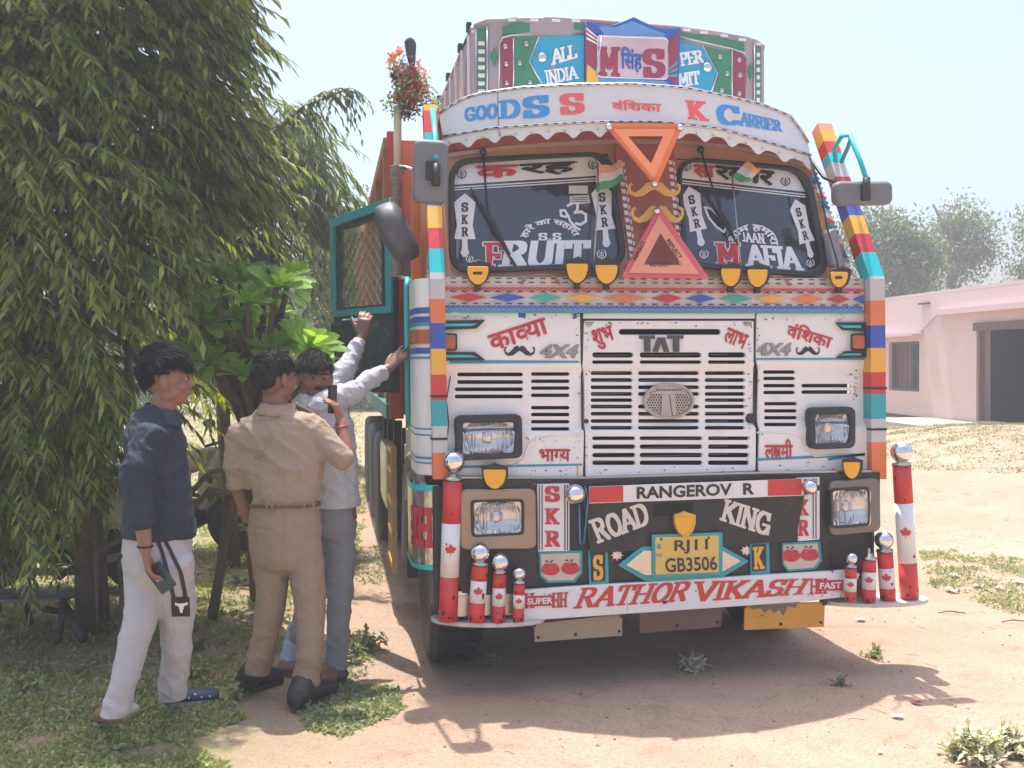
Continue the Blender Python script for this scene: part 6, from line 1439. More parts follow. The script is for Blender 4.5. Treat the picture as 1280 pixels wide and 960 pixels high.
def smoothpts(pts, rad, m_=4):
    """Catmull-Rom refine"""
    P = [Vector(p) for p in pts]; Rr = [(r, r) if not isinstance(r, (tuple, list)) else r for r in rad]; o, ro = [], []
    for i in range(len(P)-1):
        a, b_, c, d = P[max(i-1, 0)], P[i], P[i+1], P[min(i+2, len(P)-1)]
        for k in range(m_):
            t = k/m_; o.append(.5*((2*b_)+(c-a)*t+(2*a-5*b_+4*c-d)*t*t+(3*b_-a-3*c+d)*t**3)); ro.append(tuple(Rr[i][q]*(1-t)+Rr[i+1][q]*t for q in (0, 1)))
    o.append(P[-1]); ro.append(Rr[-1]); return o, ro
def sl_(bm, pts, rad, side=None, m_=4): p, r_ = smoothpts(pts, rad, m_); limb(bm, p, r_, side)
def ellipsoid(bm, c, sx, sy, sz, X=None, Y=None, Z=None, seg=20):
    v = bmesh.ops.create_uvsphere(bm, u_segments=seg, v_segments=seg//2+2, radius=1)['verts']
    X, Y, Z = X or _r, Y or Vector(FWv), Z or Vector((0, 0, 1)); mt = Matrix((Vector(X)*sx, Vector(Y)*sy, Vector(Z)*sz)).transposed().to_4x4(); mt.translation = Vector(c); bmesh.ops.transform(bm, matrix=mt, verts=v)
def hem(me, cuts):
    bm = bmesh.new(); bm.from_mesh(me)
    for c, nrm_, keep in cuts:                                     # only the piece near c is trimmed
        c = Vector(c); nrm_ = Vector(nrm_).normalized(); vs = {v for v in bm.verts if (v.co-c).length < keep}
        g = [f for f in bm.faces if all(v in vs for v in f.verts)]; ed = {e for f in g for e in f.edges}; vv = {v for f in g for v in f.verts}
        r_ = bmesh.ops.bisect_plane(bm, geom=list(vv)+list(ed)+g, plane_co=c, plane_no=nrm_, clear_outer=True)
        e_ = [e for e in r_['geom_cut'] if isinstance(e, bmesh.types.BMEdge)]
        if e_:
            try: bmesh.ops.triangle_fill(bm, edges=e_, use_beauty=True)
            except Exception: pass
    bm.to_mesh(me); bm.free(); me.shade_smooth(); return me
def fuse(bm, voxel, it=3, fac=.5, dec=None):
    me = bm_mesh(bm); o = bpy.data.objects.new('tmp', me); COL.objects.link(o); r_ = o.modifiers.new('r', 'REMESH'); r_.mode = 'VOXEL'; r_.voxel_size = voxel
    s_ = o.modifiers.new('s', 'SMOOTH'); s_.factor = fac; s_.iterations = it
    dg = bpy.context.evaluated_depsgraph_get(); m2 = bpy.data.meshes.new_from_object(o.evaluated_get(dg)); bpy.data.objects.remove(o); bpy.data.meshes.remove(me); m2.shade_smooth(); return m2
def wrinkle(me, amp, fr=9, dirn=(.5, .2, 1), stretch=.35, seed=0, zone=None):
    d = Vector(dirn).normalized(); nrm = [v.normal.copy() for v in me.vertices]
    for v, n_ in zip(me.vertices, nrm):
        p = v.co; a = p.dot(d); q = (p-d*a)*stretch+d*a
        w1 = 1-abs(noise.noise(q*fr+Vector((seed, 0, 0))))*2.2; w2 = noise.noise(p*fr*.6+Vector((0, seed, 3))); k = zone(p) if zone else 1.
        w3 = max(0, 1-abs(noise.noise(q*fr*2.1+Vector((3, seed, 1))))*3.2); v.co = p+n_*amp*k*(max(0, w1)**2*1.0+w2*.9+w3*.4-.4)
    me.update(); return me
def hand(bm, wr, d, nrm, s=1., curl=(.25, .3, .35, .4), thumb=1, spread=.10, tc=.4):
    """palm from wrist along d, nrm = direction the palm faces, thumb side = +1 / -1 along d x nrm"""
    d = Vector(d).normalized(); nrm = Vector(nrm); nrm = (nrm-d*nrm.dot(d)).normalized(); sd_ = d.cross(nrm)*thumb
    kn = wr+d*.088*s; limb(bm, [wr-d*.02*s, wr+d*.03*s, wr+d*.06*s, kn], [(.026*s, .019*s), (.034*s, .017*s), (.039*s, .015*s), (.036*s, .012*s)], sd_)
    for k, (off, L) in enumerate(((.029, .070), (.010, .080), (-.010, .074), (-.028, .058))):
        p = kn+sd_*off*s-d*.008*s; dr = (d+sd_*spread*(1.5-k)*.7).normalized(); P = [p]; c = curl[k]
        for q in range(3): dr = (dr*cos(c*(1+.3*q))+nrm*sin(c*(1+.3*q))).normalized(); P.append(P[-1]+dr*L*s*(.46, .32, .26)[q])
        limb(bm, P, [.0098*s, .0092*s, .0085*s, .007*s], sd_, 10)
    p = wr+d*.022*s+sd_*.026*s; dr = (d*.75+sd_*.75+nrm*.35).normalized(); P = [p]
    for q in range(3): dr = (dr+nrm*tc*.35*q+d*.15).normalized(); P.append(P[-1]+dr*(.036, .032, .026)[q]*s)
    limb(bm, P, [.014*s, .0125*s, .0105*s, .008*s], nrm, 10)
SK1 = M('skin_tan', (.27, .13, .08), .5, var=.1, scale=14, bump=.1, bscale=90); SK2 = M('skin_brown', (.25, .115, .072), .5, var=.1, scale=14, bump=.1, bscale=90); SK3 = M('skin_dark_brown', (.22, .10, .07), .5, var=.12, scale=14, bump=.1, bscale=90)
CLB = 1
HAIRM = M('black_hair', (.010, .009, .010), .6, var=.3, scale=60, spec=.3)
DEN = M('navy_shirt_cloth', (.018, .028, .045), .85, var=.3, scale=22, bump=.8, bscale=26); KHA = M('khaki_cloth', (.36, .265, .195), .85, var=.1, scale=10, bump=.7, bscale=20); KHT = M('khaki_trouser_cloth', (.32, .228, .16), .85, var=.1, scale=10, bump=.7, bscale=18)
TRK = M('track_pant_cloth', (.44, .42, .44), .8, var=.08, scale=10, bump=.75, bscale=20); WSH = M('white_grey_shirt', (.50, .50, .53), .8, var=.08, scale=18, bump=.8, bscale=22); GTR = M('grey_trouser_cloth', (.24, .25, .27), .85, var=.1, bump=.2, bscale=120); DNM = M('faded_denim', (.38, .46, .56), .85, var=.25, scale=20)
def head(bm, c, f, up=(0, 0, 1), s=1., ears=(1, 1)):
    """skull centred at c facing f"""
    f = Vector(f).normalized(); Z = Vector(up).normalized(); f = (f-Z*f.dot(Z)).normalized(); X = f.cross(Z); P = lambda a, b_, z: c+X*a*s+f*b_*s+Z*z*s
    ellipsoid(bm, P(0, -.012, .025), .076*s, .095*s, .088*s, X, f, Z); ellipsoid(bm, P(0, .022, -.02), .062*s, .072*s, .085*s, X, f, Z)
    ellipsoid(bm, P(0, .040, -.072), .040*s, .042*s, .036*s, X, f, Z); ellipsoid(bm, P(0, .068, -.092), .020*s, .018*s, .016*s, X, f, Z)
    for k in (-1, 1):
        ellipsoid(bm, P(k*.042, .050, -.028), .026*s, .030*s, .026*s, X, f, Z); ellipsoid(bm, P(k*.052, .0, -.062), .018*s, .035*s, .028*s, X, f, Z)   # cheek, jaw
        ellipsoid(bm, P(k*.028, .083, .022), .022*s, .012*s, .008*s, X, f, Z)                                                                    # brow
        if ears[(k+1)//2]:
            ellipsoid(bm, P(k*.088, -.016, -.006), .010*s, .020*s, .034*s, X, (f-Z*.1).normalized(), Z); ellipsoid(bm, P(k*.083, -.008, -.038), .008*s, .010*s, .011*s, X, f, Z); ellipsoid(bm, P(k*.074, -.010, -.012), .014*s, .012*s, .02*s, X, f, Z)
    limb(bm, [P(0, .082, .020), P(0, .098, -.008), P(0, .108, -.026)], [(.009*s, .008*s), (.011*s, .010*s), (.014*s, .012*s)], X, 10)
    for k in (-1, 1): ellipsoid(bm, P(k*.013, .094, -.030), .009*s, .010*s, .008*s, X, f, Z)
    ellipsoid(bm, P(0, .088, -.056), .024*s, .011*s, .007*s, X, f, Z); ellipsoid(bm, P(0, .086, -.067), .021*s, .011*s, .008*s, X, f, Z)
    return P
def face_bits(P, X, f, root, lips, s=1.):
    for k in (-1, 1):
        e = new('eye', bm_mesh((lambda bm: (ellipsoid(bm, P(k*.031, .077, .002), .011*s, .008*s, .0055*s, X, f), bm)[1])(bmesh.new())), M('eye_white', (.4, .37, .34), .25), root, True)
        new('iris', bm_mesh((lambda bm: (ellipsoid(bm, P(k*.031, .0845, .002), .0062*s, .0045*s, .0065*s, X, f), bm)[1])(bmesh.new())), HAIRM, e, True)
        new('eyebrow', bm_mesh((lambda bm: (limb(bm, [P(k*.012, .090, .022), P(k*.030, .092, .029), P(k*.050, .080, .024)], [.004*s, .0045*s, .003*s], X, 8), bm)[1])(bmesh.new())), HAIRM, root, True)
    new('lips', bm_mesh((lambda bm: (limb(bm, [P(-.022, .088, -.062), P(0, .100, -.060), P(.022, .088, -.062)], [(.003, .005), (.006, .008), (.003, .005)], f, 8), bm)[1])(bmesh.new())), lips, root, True)
def hair(c, f, root, s=1., sideline=.006, vol=1., up=(0, 0, 1), n=900, length=.03, fringe=True, low=-.03):
    f = Vector(f).normalized(); Z = Vector(up).normalized(); f = (f-Z*f.dot(Z)).normalized(); X = f.cross(Z); bm = bmesh.new()
    v = bmesh.ops.create_icosphere(bm, subdivisions=5, radius=1)['verts']; dele = []
    for q in v:
        a, b_, z = q.co; r_ = 1+.05*noise.noise(Vector((a, b_, z))*5+Vector((c.x, 0, 0))); p = Vector((a*.083*s, -.014*s+b_*.101*s, .03*s+z*.094*s*vol))*1.0
        line = .035+.03*max(0, -1) if b_ > .55 else (low-.07*max(0, -b_-.1)+ (.02 if b_ > .1 else 0)+.09*max(0, b_-.1))
        if p.z/s < line or (abs(a) > .45 and b_ < .5 and b_ > -.35 and p.z/s < sideline): dele.append(q)
        q.co = c+(X*p.x+f*p.y+Z*p.z)*1.0*r_
    bmesh.ops.delete(bm, geom=dele, context='VERTS'); surf_ = [(q.co.copy()) for q in bm.verts]; cen = c+Z*.02*s
    bmesh.ops.solidify(bm, geom=bm.faces[:], thickness=.006)
    o = new('hair', bm_mesh(bm), HAIRM, root, True)
    P = np.array([list(surf_[i]) for i in RNG.integers(0, len(surf_), n)]); D = P-np.array(cen); D /= np.linalg.norm(D, axis=1, keepdims=True); Nn = D; cmb = np.array(f)*.9-np.array(Z)*.35+np.array(X)*.35; D = cmb-Nn*(Nn@cmb)[:, None]; D /= np.linalg.norm(D, axis=1, keepdims=True)+1e-6; D = D+Nn*RNG.uniform(.08, .5, (n, 1))+RNG.normal(0, .16, (n, 3)); L = rnd(n, .5, 1)*length*np.clip(((P-np.array(c))@np.array(Z))/(.07*s)+.15, .3, 1)
    V, Fq = leaf_mesh(P, D, RNG.normal(0, 1, (n, 3)), L, np.full(n, .0013), .35, ((0, 1.), (.6, .8), (1., 0)), .5); new('strands', np_mesh(V, Fq), HAIRM, o)['kind'] = 'stuff'
def cast(me):
    bv = BVHTree.FromPolygons([v.co.copy() for v in me.vertices], [tuple(p.vertices) for p in me.polygons])
    def f(px, py, off=.003):
        d = ray(px, py).normalized(); h = bv.ray_cast(CAM, d); return (h[0]+h[1]*off-d*.001) if h[0] is not None else None
    return f
def decal(name, cst, polys, mat, parent, off=.003, grid=5):
    """patches laid on a surface; polys are four-cornered"""
    V = []; Fs = []
    for j, q in enumerate(polys):
        b_ = len(V); ok = True; pts = []
        for i in range(grid+1):
            for k in range(grid+1):
                p = cst(*bil(q, k/grid, i/grid), off+.0002*(j % 6)); ok = ok and p is not None; pts.append(p)
        if not ok: continue
        V += pts; Fs += [(b_+i*(grid+1)+k, b_+i*(grid+1)+k+1, b_+(i+1)*(grid+1)+k+1, b_+(i+1)*(grid+1)+k) for i in range(grid) for k in range(grid)]
    if V: return new(name, mesh(V, Fs), mat, parent)
def person(label, base): return thing('person', label, 'person', base)
def own(t, o): o.parent = t; o.matrix_parent_inverse = Matrix.Translation(t.location).inverted(); return o
def collar(c, mat, K, r=.062, tilt=(0, 0), h=.034, wdt=.034, drop=.03):
    bm = bmesh.new(); prof = [(r, -.02), (r+.002, h), (r+.008, h+.004), (r+.014, h-.004), (r+wdt, -drop+.006), (r+wdt-.002, -drop), (r+.01, -.01)]; N_ = 28; rings = []
    for a, z in prof: rings.append([bm.verts.new(Vector(c)+_r*(a*1.0*cos(q))+FH*(a*1.05*sin(q))+Vector((0, 0, z+tilt[0]*cos(q)+tilt[1]*sin(q)+.003*sin(5*q)))) for q in np.linspace(0, 2*pi, N_, endpoint=False)])
    for A, B in zip(rings, rings[1:]+rings[:1]):
        for k in range(N_): bm.faces.new((A[k], A[(k+1) % N_], B[(k+1) % N_], B[k]))
    K('collar', bm_mesh(bm), mat)
class Kit:                                                        # children of an Empty that keep their place
    def __init__(s, t): s.t = t
    def __call__(s, name, me, mat, sm_=True): o = new(name, me, mat, None, sm_); return own(s.t, o)
dn = Vector((0, 0, -1)); FH = Vector(FWv)
# ---------------- young man in navy shirt and white track pants, seen from his right side
D1 = 4.52; t = person('young man in navy shirt and pale track pants with black stripes, standing in profile', G(185, 893)); K = Kit(t)
w1 = lambda x, y, dd=0.: W(x, y, D1+dd)
fdir = (_r*.93+FH*.37).normalized(); hc = w1(208, 474); hs_ = 1.03
bm = bmesh.new(); HP = head(bm, hc, fdir, (0, 0, 1), hs_)
sl_(bm, [w1(207, 492), w1(203, 512), w1(197, 532)], [.052, .054, .062]); sl_(bm, [w1(196, 530), w1(196, 560), w1(198, 620), w1(199, 680)], [(.07, .15), (.1, .15), (.1, .14), (.1, .14)], _r)
WR1 = w1(182, 688, -.23); sl_(bm, [w1(188, 545, -.16), w1(170, 612, -.20), w1(178, 655, -.22), WR1], [.04, .036, .034, .026])
hand(bm, WR1, (.12*_r+dn), FH*.3+_r*.9, 1.0, (.35, .42, .5, .55), -1, .08)
sl_(bm, [w1(205, 550, .16), w1(212, 620, .18), w1(226, 680, .16)], [.04, .036, .028]); hand(bm, w1(226, 680, .16), dn, _r, 1, (.4, .4, .45, .5), 1)
LA, RA = W(143, 893, 4.36), W(216, 862, 4.66)
sl_(bm, [w1(190, 680, .06), W(176, 785, 4.45), LA], [.06, .05, .038]); sl_(bm, [w1(205, 680, -.06), W(222, 770, 4.55), RA], [.06, .05, .038])
def foot(bm, ank, heel, toe, h=.05):
    sl_(bm, [ank, Vector(heel).lerp(Vector(toe), .12)+Vector((0, 0, h))], [.036, .036]); sl_(bm, [Vector(heel)+Vector((0, 0, .035)), Vector(heel).lerp(Vector(toe), .45)+Vector((0, 0, .045)), Vector(toe)+Vector((0, 0, .026))], [(.032, .03), (.040, .032), (.038, .018)], (Vector(toe)-Vector(heel)).cross(Vector((0, 0, 1))))
h1, t1_ = G(122, 908), G(168, 893); h2, t2_ = G(208, 884), G(270, 876)
foot(bm, LA, h1, t1_); foot(bm, RA, h2, t2_); body = fuse(bm, .0062, 3); K('body', body, SK1)
face_root = t
def bits(P, f, mat):
    f = Vector(f); X = f.cross(Vector((0, 0, 1)))
    before = set(bpy.data.objects); face_bits(P, X, f, None, mat)
    for o in set(bpy.data.objects)-before:
        if o.parent is None: own(t, o)
bits(HP, fdir, M('lip_brown', (.35, .13, .1), .5))
def hairk(*a, **k):
    before = set(bpy.data.objects); hair(a[0], a[1], None, **k)
    for o in set(bpy.data.objects)-before:
        if o.parent is None: own(t, o)
hairk(hc+Vector((0, 0, .01)), fdir, s=1.09, vol=1.08, n=6000, length=.05, low=-.005)
# shirt
bm = bmesh.new()
sl_(bm, [w1(196, 522), w1(193, 536), w1(194, 560), w1(197, 600), w1(198, 640), w1(198, 668)], [(.085, .12), (.105, .195), (.118, .205), (.132, .175), (.142, .165), (.150, .165)], _r)
sl_(bm, [w1(190, 542, -.15), w1(177, 575, -.20), w1(170, 615, -.215), w1(177, 652, -.225)], [(.075, .07), (.070, .064), (.060, .056), (.050, .048)]); sl_(bm, [w1(203, 545, .15), w1(212, 600, .2), w1(222, 650, .18)], [.07, .062, .052])
sh = hem(wrinkle(fuse(bm, .009, 2), .012, 14, (.6, -.2, .8), .45, 1), [(w1(198, 670), (-.06, 0, -1), .3)]); shirt = K('shirt', sh, DEN)
bm = bmesh.new(); sl_(bm, [w1(175.5, 640, -.222), w1(178, 655, -.226)], [(.055, .053), (.053, .051)]); K('cuff', fuse(bm, .007, 2), DEN)
collar(w1(201, 519), MATS.get('navy_collar') or M('navy_collar', (.03, .05, .08), .8), K, .056, (-.016, 0))
bm = bmesh.new(); tube(bm, [w1(181.5, 683, -.228)+(_r*cos(a)+FH*sin(a))*.030 for a in np.linspace(0, 2*pi, 20)], .004, 6); K('wrist_thread', bm_mesh(bm), HAIRM)
# track pants
bm = bmesh.new(); sl_(bm, [w1(196, 655), w1(197, 680), w1(197, 712)], [(.13, .14), (.148, .15), (.14, .15)], _r)
sl_(bm, [w1(180, 700, .03), W(178, 757, 4.47), W(168, 800, 4.42), W(156, 850, 4.38), W(140, 902, 4.34)], [(.098, .1), (.072, .085), (.063, .072), (.057, .062), (.058, .058)], _r)
sl_(bm, [w1(212, 700, -.05), W(220, 757, 4.56), W(221, 800, 4.6), W(218, 840, 4.64), W(215, 884, 4.68)], [(.10, .1), (.085, .088), (.066, .074), (.062, .064), (.062, .062)], _r)
tp = hem(wrinkle(fuse(bm, .009, 2), .008, 12, (.75, .2, .75), .4, 5, lambda p: .5+.7*max(0, (.6-p.z)/.6)), [(W(142, 893, 4.35), (-.1, 0, -1), .16), (W(216, 873, 4.67), (.05, 0, -1), .16)]); pants = K('trousers', tp, TRK); cs_ = cast(tp)
def dk(name, polys, mat, off=.003, cst=None, grid=5):
    o = decal(name, cst or cs_, polys, mat, None, off, grid)
    if o: own(t, o)
BKS = M('black_stripe_cloth', (.025, .022, .025), .85)
Ls = [(194, 674), (200, 690), (207, 715), (213, 740), (216, 752)]; Rs = [(207, 672), (216, 690), (228, 715), (233, 740), (235, 752)]
for dx, wd in ((0, 4.5), (0, 0)): pass
dk('stripe', [[(a, b_), (a+5, b_), (c+5, d), (c, d)] for (a, b_), (c, d) in zip(Ls, Ls[1:])], BKS); dk('stripe', [[(a-5, b_), (a, b_), (c, d), (c-5, d)] for (a, b_), (c, d) in zip(Rs, Rs[1:])], BKS, .0034)
dk('stripe', [[(214, 746), (236, 746), (237, 770), (215, 770)]], BKS, .0045)
BH = [[(218, 752), (222, 753), (222, 756), (219, 756)], [(234, 752), (230, 753), (230, 756), (233, 756)], [(221, 753.5), (231, 753.5), (230, 757), (222, 757)], [(223, 756), (229, 756), (228, 762), (224, 762)], [(224.5, 761), (227.5, 761), (227.5, 765), (224.5, 765)]]
dk('bull_emblem', BH, WHITE2, .006, grid=2)
SLP = M('sandal_sole', (.5, .45, .38), .7); NAV = M('navy_clog', (.05, .07, .11), .6)
def sole(h, toe, mat, wdt=.045, th=.022, nm='sandal'):
    a, b_ = Vector(h), Vector(toe); d = (b_-a).normalized(); s_ = d.cross(Vector((0, 0, 1))); a = a-d*.02; b_ = b_+d*.03; L = (b_-a).length; bm = bmesh.new(); P = []
    for k in range(20):
        q = 2*pi*k/20; u_ = .5-.5*cos(q); P.append(a+d*L*u_+s_*wdt*sin(q)*(.85+.25*u_))
    A = [bm.verts.new(p+Vector((0, 0, th))) for p in P]; B = [bm.verts.new(Vector((p.x, p.y, .002))) for p in P]; bm.faces.new(A); bm.faces.new(B)
    for k in range(20): bm.faces.new((A[k], A[(k+1) % 20], B[(k+1) % 20], B[k]))
    return K(nm, bm_mesh(bm), mat, False)
sole(h1, t1_, SLP); sole(h2, t2_, SLP)
def upper(h, toe, mat, f0=.45, nm='sandal_strap', hh=.06):
    a, b_ = Vector(h), Vector(toe); bm = bmesh.new(); sl_(bm, [a.lerp(b_, f0)+Vector((0, 0, hh*.75)), a.lerp(b_, .8)+Vector((0, 0, hh*.6)), b_+Vector((0, 0, .03))], [(.046, .034), (.05, .032), (.044, .026)], (b_-a).cross(Vector((0, 0, 1)))); return K(nm, fuse(bm, .007, 2), mat)
upper(h1, t1_, SLP, .6, hh=.05); up2 = upper(h2, t2_, NAV, .3, 'clog', .065)
cu_ = cast(up2.data); dk('dots', [[(x-1.2, y-.9), (x+1.2, y-.9), (x+1.2, y+.9), (x-1.2, y+.9)] for x, y in ((236, 872), (244, 868), (252, 871), (247, 877), (258, 875), (240, 879), (262, 870), (231, 879))], WHITE2, .003, cu_, 1)
# his phone
ph = boxo('smartphone', w1(201, 722, -.205), (.075, .012, .125), M('phone_case', (.03, .045, .07), .3), None, Matrix.Rotation(-_psi, 3, 'Z') @ Matrix.Rotation(radians(-35), 3, 'Y'), .005)
tag(ph, 'dark blue smartphone held low in the young man\'s hand', 'phone')
bm = bmesh.new(); q = Matrix.Rotation(-_psi, 3, 'Z') @ Matrix.Rotation(radians(-35), 3, 'Y'); lathe(bm, [(0, 0), (.007, 0), (.007, .002), (0, .003)], ph_c := w1(201, 722, -.205)-FH*.007+q @ Vector((-.012, 0, .0)), -FH, 16); new('ring_mark', bm_mesh(bm), WHITE2, ph); bm = bmesh.new(); box(bm, w1(201, 722, -.205)-FH*.008+q @ Vector((.018, 0, .035)), (.03, .006, .035), q, .002); new('camera_bump', bm_mesh(bm), BLACK, ph)
# ---------------- policeman in khaki, back to us
D2 = 5.06; t = person('policeman in khaki uniform with brown belt and black boots, seen from behind', G(352, 878)); K = Kit(t)
w2 = lambda x, y, dd=0.: W(x, y, D2+dd)
fd = (_r*.62+FH*.78).normalized(); hc = w2(344, 473); bm = bmesh.new(); HP = head(bm, hc, fd, (0, 0, 1), 1.04)
sl_(bm, [w2(343, 495), w2(344, 512), w2(345, 530)], [.060, .062, .07]); sl_(bm, [w2(348, 530), w2(350, 580), w2(355, 650)], [(.14, .08), (.13, .08), (.12, .08)], _r)
WRr = w2(426, 528, .06); sl_(bm, [w2(396, 538), w2(432, 575, -.02), WRr], [.045, .042, .029]); hand(bm, WRr, Vector((0, 0, 1))-_r*.25, -_r*.3+FH*.2+Vector((0, 0, .0))-_r*.6, 1.0, (.55, .55, .55, .55), -1, .06, .8)
WRl = w2(316, 664, .03); sl_(bm, [w2(301, 545), w2(297, 602), WRl], [.045, .04, .028]); hand(bm, WRl, dn+_r*.15, _r*.6+FH*.8, 1.0, (.5, .5, .55, .6), 1)
LA, RA = w2(322, 838, .05), w2(381, 858, -.06)
sl_(bm, [w2(338, 660), w2(338, 745), LA], [.07, .055, .04]); sl_(bm, [w2(375, 660), w2(386, 755), RA], [.07, .055, .04]); K('body', fuse(bm, .0062, 3), SK2)
bits(HP, fd, MATS['lip_brown']); hairk(hc, fd, s=1.09, vol=1.03, n=5000, length=.022, low=-.02)
bm = bmesh.new(); sl_(bm, [w2(345, 516), w2(346, 526), w2(349, 545), w2(352, 585), w2(355, 616), w2(356, 628)], [(.12, .085), (.20, .105), (.235, .125), (.215, .13), (.18, .125), (.165, .12)], _r)
sl_(bm, [w2(393, 538), w2(415, 560, -.01), w2(432, 577, -.02)], [(.075, .085), (.064, .07), (.052, .058)]); sl_(bm, [w2(303, 540), w2(296, 575), w2(299, 610)], [(.068, .078), (.06, .07), (.052, .06)])
sh = hem(wrinkle(fuse(bm, .009, 2), .011, 10, (.55, 0, .85), .35, 11), [(w2(299, 611), (.1, 0, -1), .12), (w2(356, 627), (0, 0, -1), .3)]); K('shirt', sh, KHA); cs_ = cast(sh)
crs = [(318, 573), (324, 570), (330, 563), (335, 553), (337, 543)]
dk('yoke_seam', [[(a, b_), (a+6, b_-.3), (a+6, b_+.5), (a, b_+.8)] for a, b_ in [(305+6*k, 528-2.2*sin(k/14*pi)-2) for k in range(15)]], M('khaki_seam', (.32, .22, .15), .9), .002, None, 2)
bm = bmesh.new(); tube(bm, [cs_(a, b_, .004) for a, b_ in crs if cs_(a, b_)], .004, 6); K('crease', bm_mesh(bm), KHA)
collar(w2(345, 511), KHA, K, .064, (-.006, .0), .022)
bm = bmesh.new(); box(bm, w2(384, 513, .0), (.11, .05, .014), Matrix.Rotation(-_psi, 3, 'Z') @ Matrix.Rotation(.50, 3, 'Y'), .005); K('shoulder_strap', bm_mesh(bm), M('dark_olive_strap', (.07, .06, .045), .7))
bm = bmesh.new(); sl_(bm, [w2(356, 628), w2(356, 634), w2(356, 660), w2(357, 695)], [(.166, .125), (.166, .125), (.18, .145), (.172, .14)], _r)
sl_(bm, [w2(336, 680, .01), w2(340, 740, .02), w2(331, 795, .03), w2(319, 852, .05)], [(.096, .105), (.078, .086), (.066, .07), (.060, .062)], _r); sl_(bm, [w2(378, 680, -.01), w2(386, 740, -.02), w2(387, 800, -.04), w2(380, 872, -.06)], [(.096, .105), (.082, .088), (.068, .072), (.062, .064)], _r)
tp = hem(wrinkle(fuse(bm, .009, 2), .008, 12, (.7, .2, .8), .4, 21, lambda p: .5+.8*max(0, (.45-p.z)/.45)), [(w2(320, 841, .05), (-.1, 0, -1), .16), (w2(381, 860, -.06), (-.05, 0, -1), .16)]); K('trousers', tp, KHT); cs_ = cast(tp)
BELT = M('brown_belt', (.19, .065, .035), .5); bm = bmesh.new(); limb(bm, [w2(356, 628), w2(356, 632)], [(.175, .134), (.175, .134)], _r, 32); [setattr(v_, 'co', v_.co) for v_ in bm.verts]; bmesh.ops.delete(bm, geom=[v_ for v_ in bm.verts if abs(v_.co.z-w2(356, 630).z) > .026], context='VERTS')
K('belt', bm_mesh(bm), BELT)
for x in (333, 340, 380, 392): bm = bmesh.new(); box(bm, w2(x, 630, -.135+.00001*(x-356)**2), (.009, .010, .04), None, .003); K('belt_loop', bm_mesh(bm), KHT)
dk('pocket_seam', [[(373, 661), (397, 655), (397, 656.2), (373, 662.2)]], MATS['khaki_seam'], .002); dk('pocket_seam', [[(318, 657), (340, 661), (340, 662.2), (318, 658.2)]], MATS['khaki_seam'], .002); dk('seat_seam', [[(355.5, 640), (356.7, 640), (357.5, 690), (356.3, 690)]], MATS['khaki_seam'], .002)
BOOT = M('black_boot', (.025, .02, .02), .45, var=.3, dirt=.35)
for ank, hh_, tt_ in ((LA, G(303, 866), G(348, 853)), (RA, G(368, 890), G(415, 868))):
    bm = bmesh.new(); a, b_ = Vector(hh_), Vector(tt_); sd_ = (b_-a).cross(Vector((0, 0, 1))); sl_(bm, [ank+Vector((0, 0, .03)), a.lerp(b_, .12)+Vector((0, 0, .06))], [.060, .062]); sl_(bm, [a+Vector((0, 0, .05)), a.lerp(b_, .5)+Vector((0, 0, .062)), b_+Vector((0, 0, .042))], [(.044, .044), (.049, .050), (.047, .034)], sd_); K('boot', fuse(bm, .008, 3), BOOT)
    sole(hh_, tt_, M('boot_sole', (.06, .045, .04), .8), .05, .025, 'boot_sole')
bm = bmesh.new(); c0 = w2(314, 655, .02); tube(bm, [c0+(_r*cos(a)+FH*sin(a))*.034 for a in np.linspace(0, 2*pi, 18)], .007, 6); K('wristwatch', bm_mesh(bm), BLACK); bm = bmesh.new(); c0 = w2(426.5, 533, .05); tube(bm, [c0+(_r*cos(a)+FH*sin(a))*.034+Vector((0, 0, .005*cos(a))) for a in np.linspace(0, 2*pi, 18)], .004, 6); K('wrist_thread', bm_mesh(bm), RED)
ph = boxo('smartphone', w2(415.5, 499, .10), (.038, .035, .142), M('phone_black', (.02, .02, .022), .25), None, Matrix.Rotation(-_psi+.5, 3, 'Z') @ Matrix.Rotation(radians(2), 3, 'Y'), .006); tag(ph, 'black smartphone held up by the policeman in front of the other man\'s face', 'phone')
bag = boxo('leather_case', w2(323, 682, .09), (.05, .06, .11), M('maroon_leather', (.12, .03, .03), .5), None, Matrix.Rotation(-_psi, 3, 'Z'), .01); tag(bag, 'small dark case in the policeman\'s lowered left hand', 'case')
# ---------------- man in white shirt reaching up to the cab
D3 = 5.42; t = person('man in whitish shirt and grey trousers reaching both arms up to the truck cab', G(392, 850)); K = Kit(t)
w3 = lambda x, y, dd=0.: W(x, y, D3+dd)
fd = (_r*.38-FH*.9).normalized(); hc = w3(394, 473); bm = bmesh.new(); HP = head(bm, hc, fd, (_r*.1+Vector((0, 0, 1))), 1.02)
sl_(bm, [w3(389, 492), w3(392, 515)], [.054, .06]); sl_(bm, [w3(404, 520), w3(412, 580), w3(418, 650)], [(.13, .09), (.12, .09), (.12, .09)], _r)
Wa, Wb = w3(453, 420, .33), w3(484, 461, .12)
sl_(bm, [w3(412, 512, .12), w3(432, 468, .25), Wa], [.045, .04, .028]); hand(bm, Wa, Vector((0, 0, 1))+_r*.15, FH, 1.02, (.45, .5, .5, .55), 1, .12)
sl_(bm, [w3(396, 512, -.10), w3(436, 492, 0), Wb], [.045, .04, .028]); hand(bm, Wb, _r*.7+Vector((0, 0, .75))+FH*.3, FH*.6+_r*.5, 1.05, (.12, .15, .2, .3), 1, .22)
LA, RA = w3(364, 826, .12), w3(420, 838, -.02)
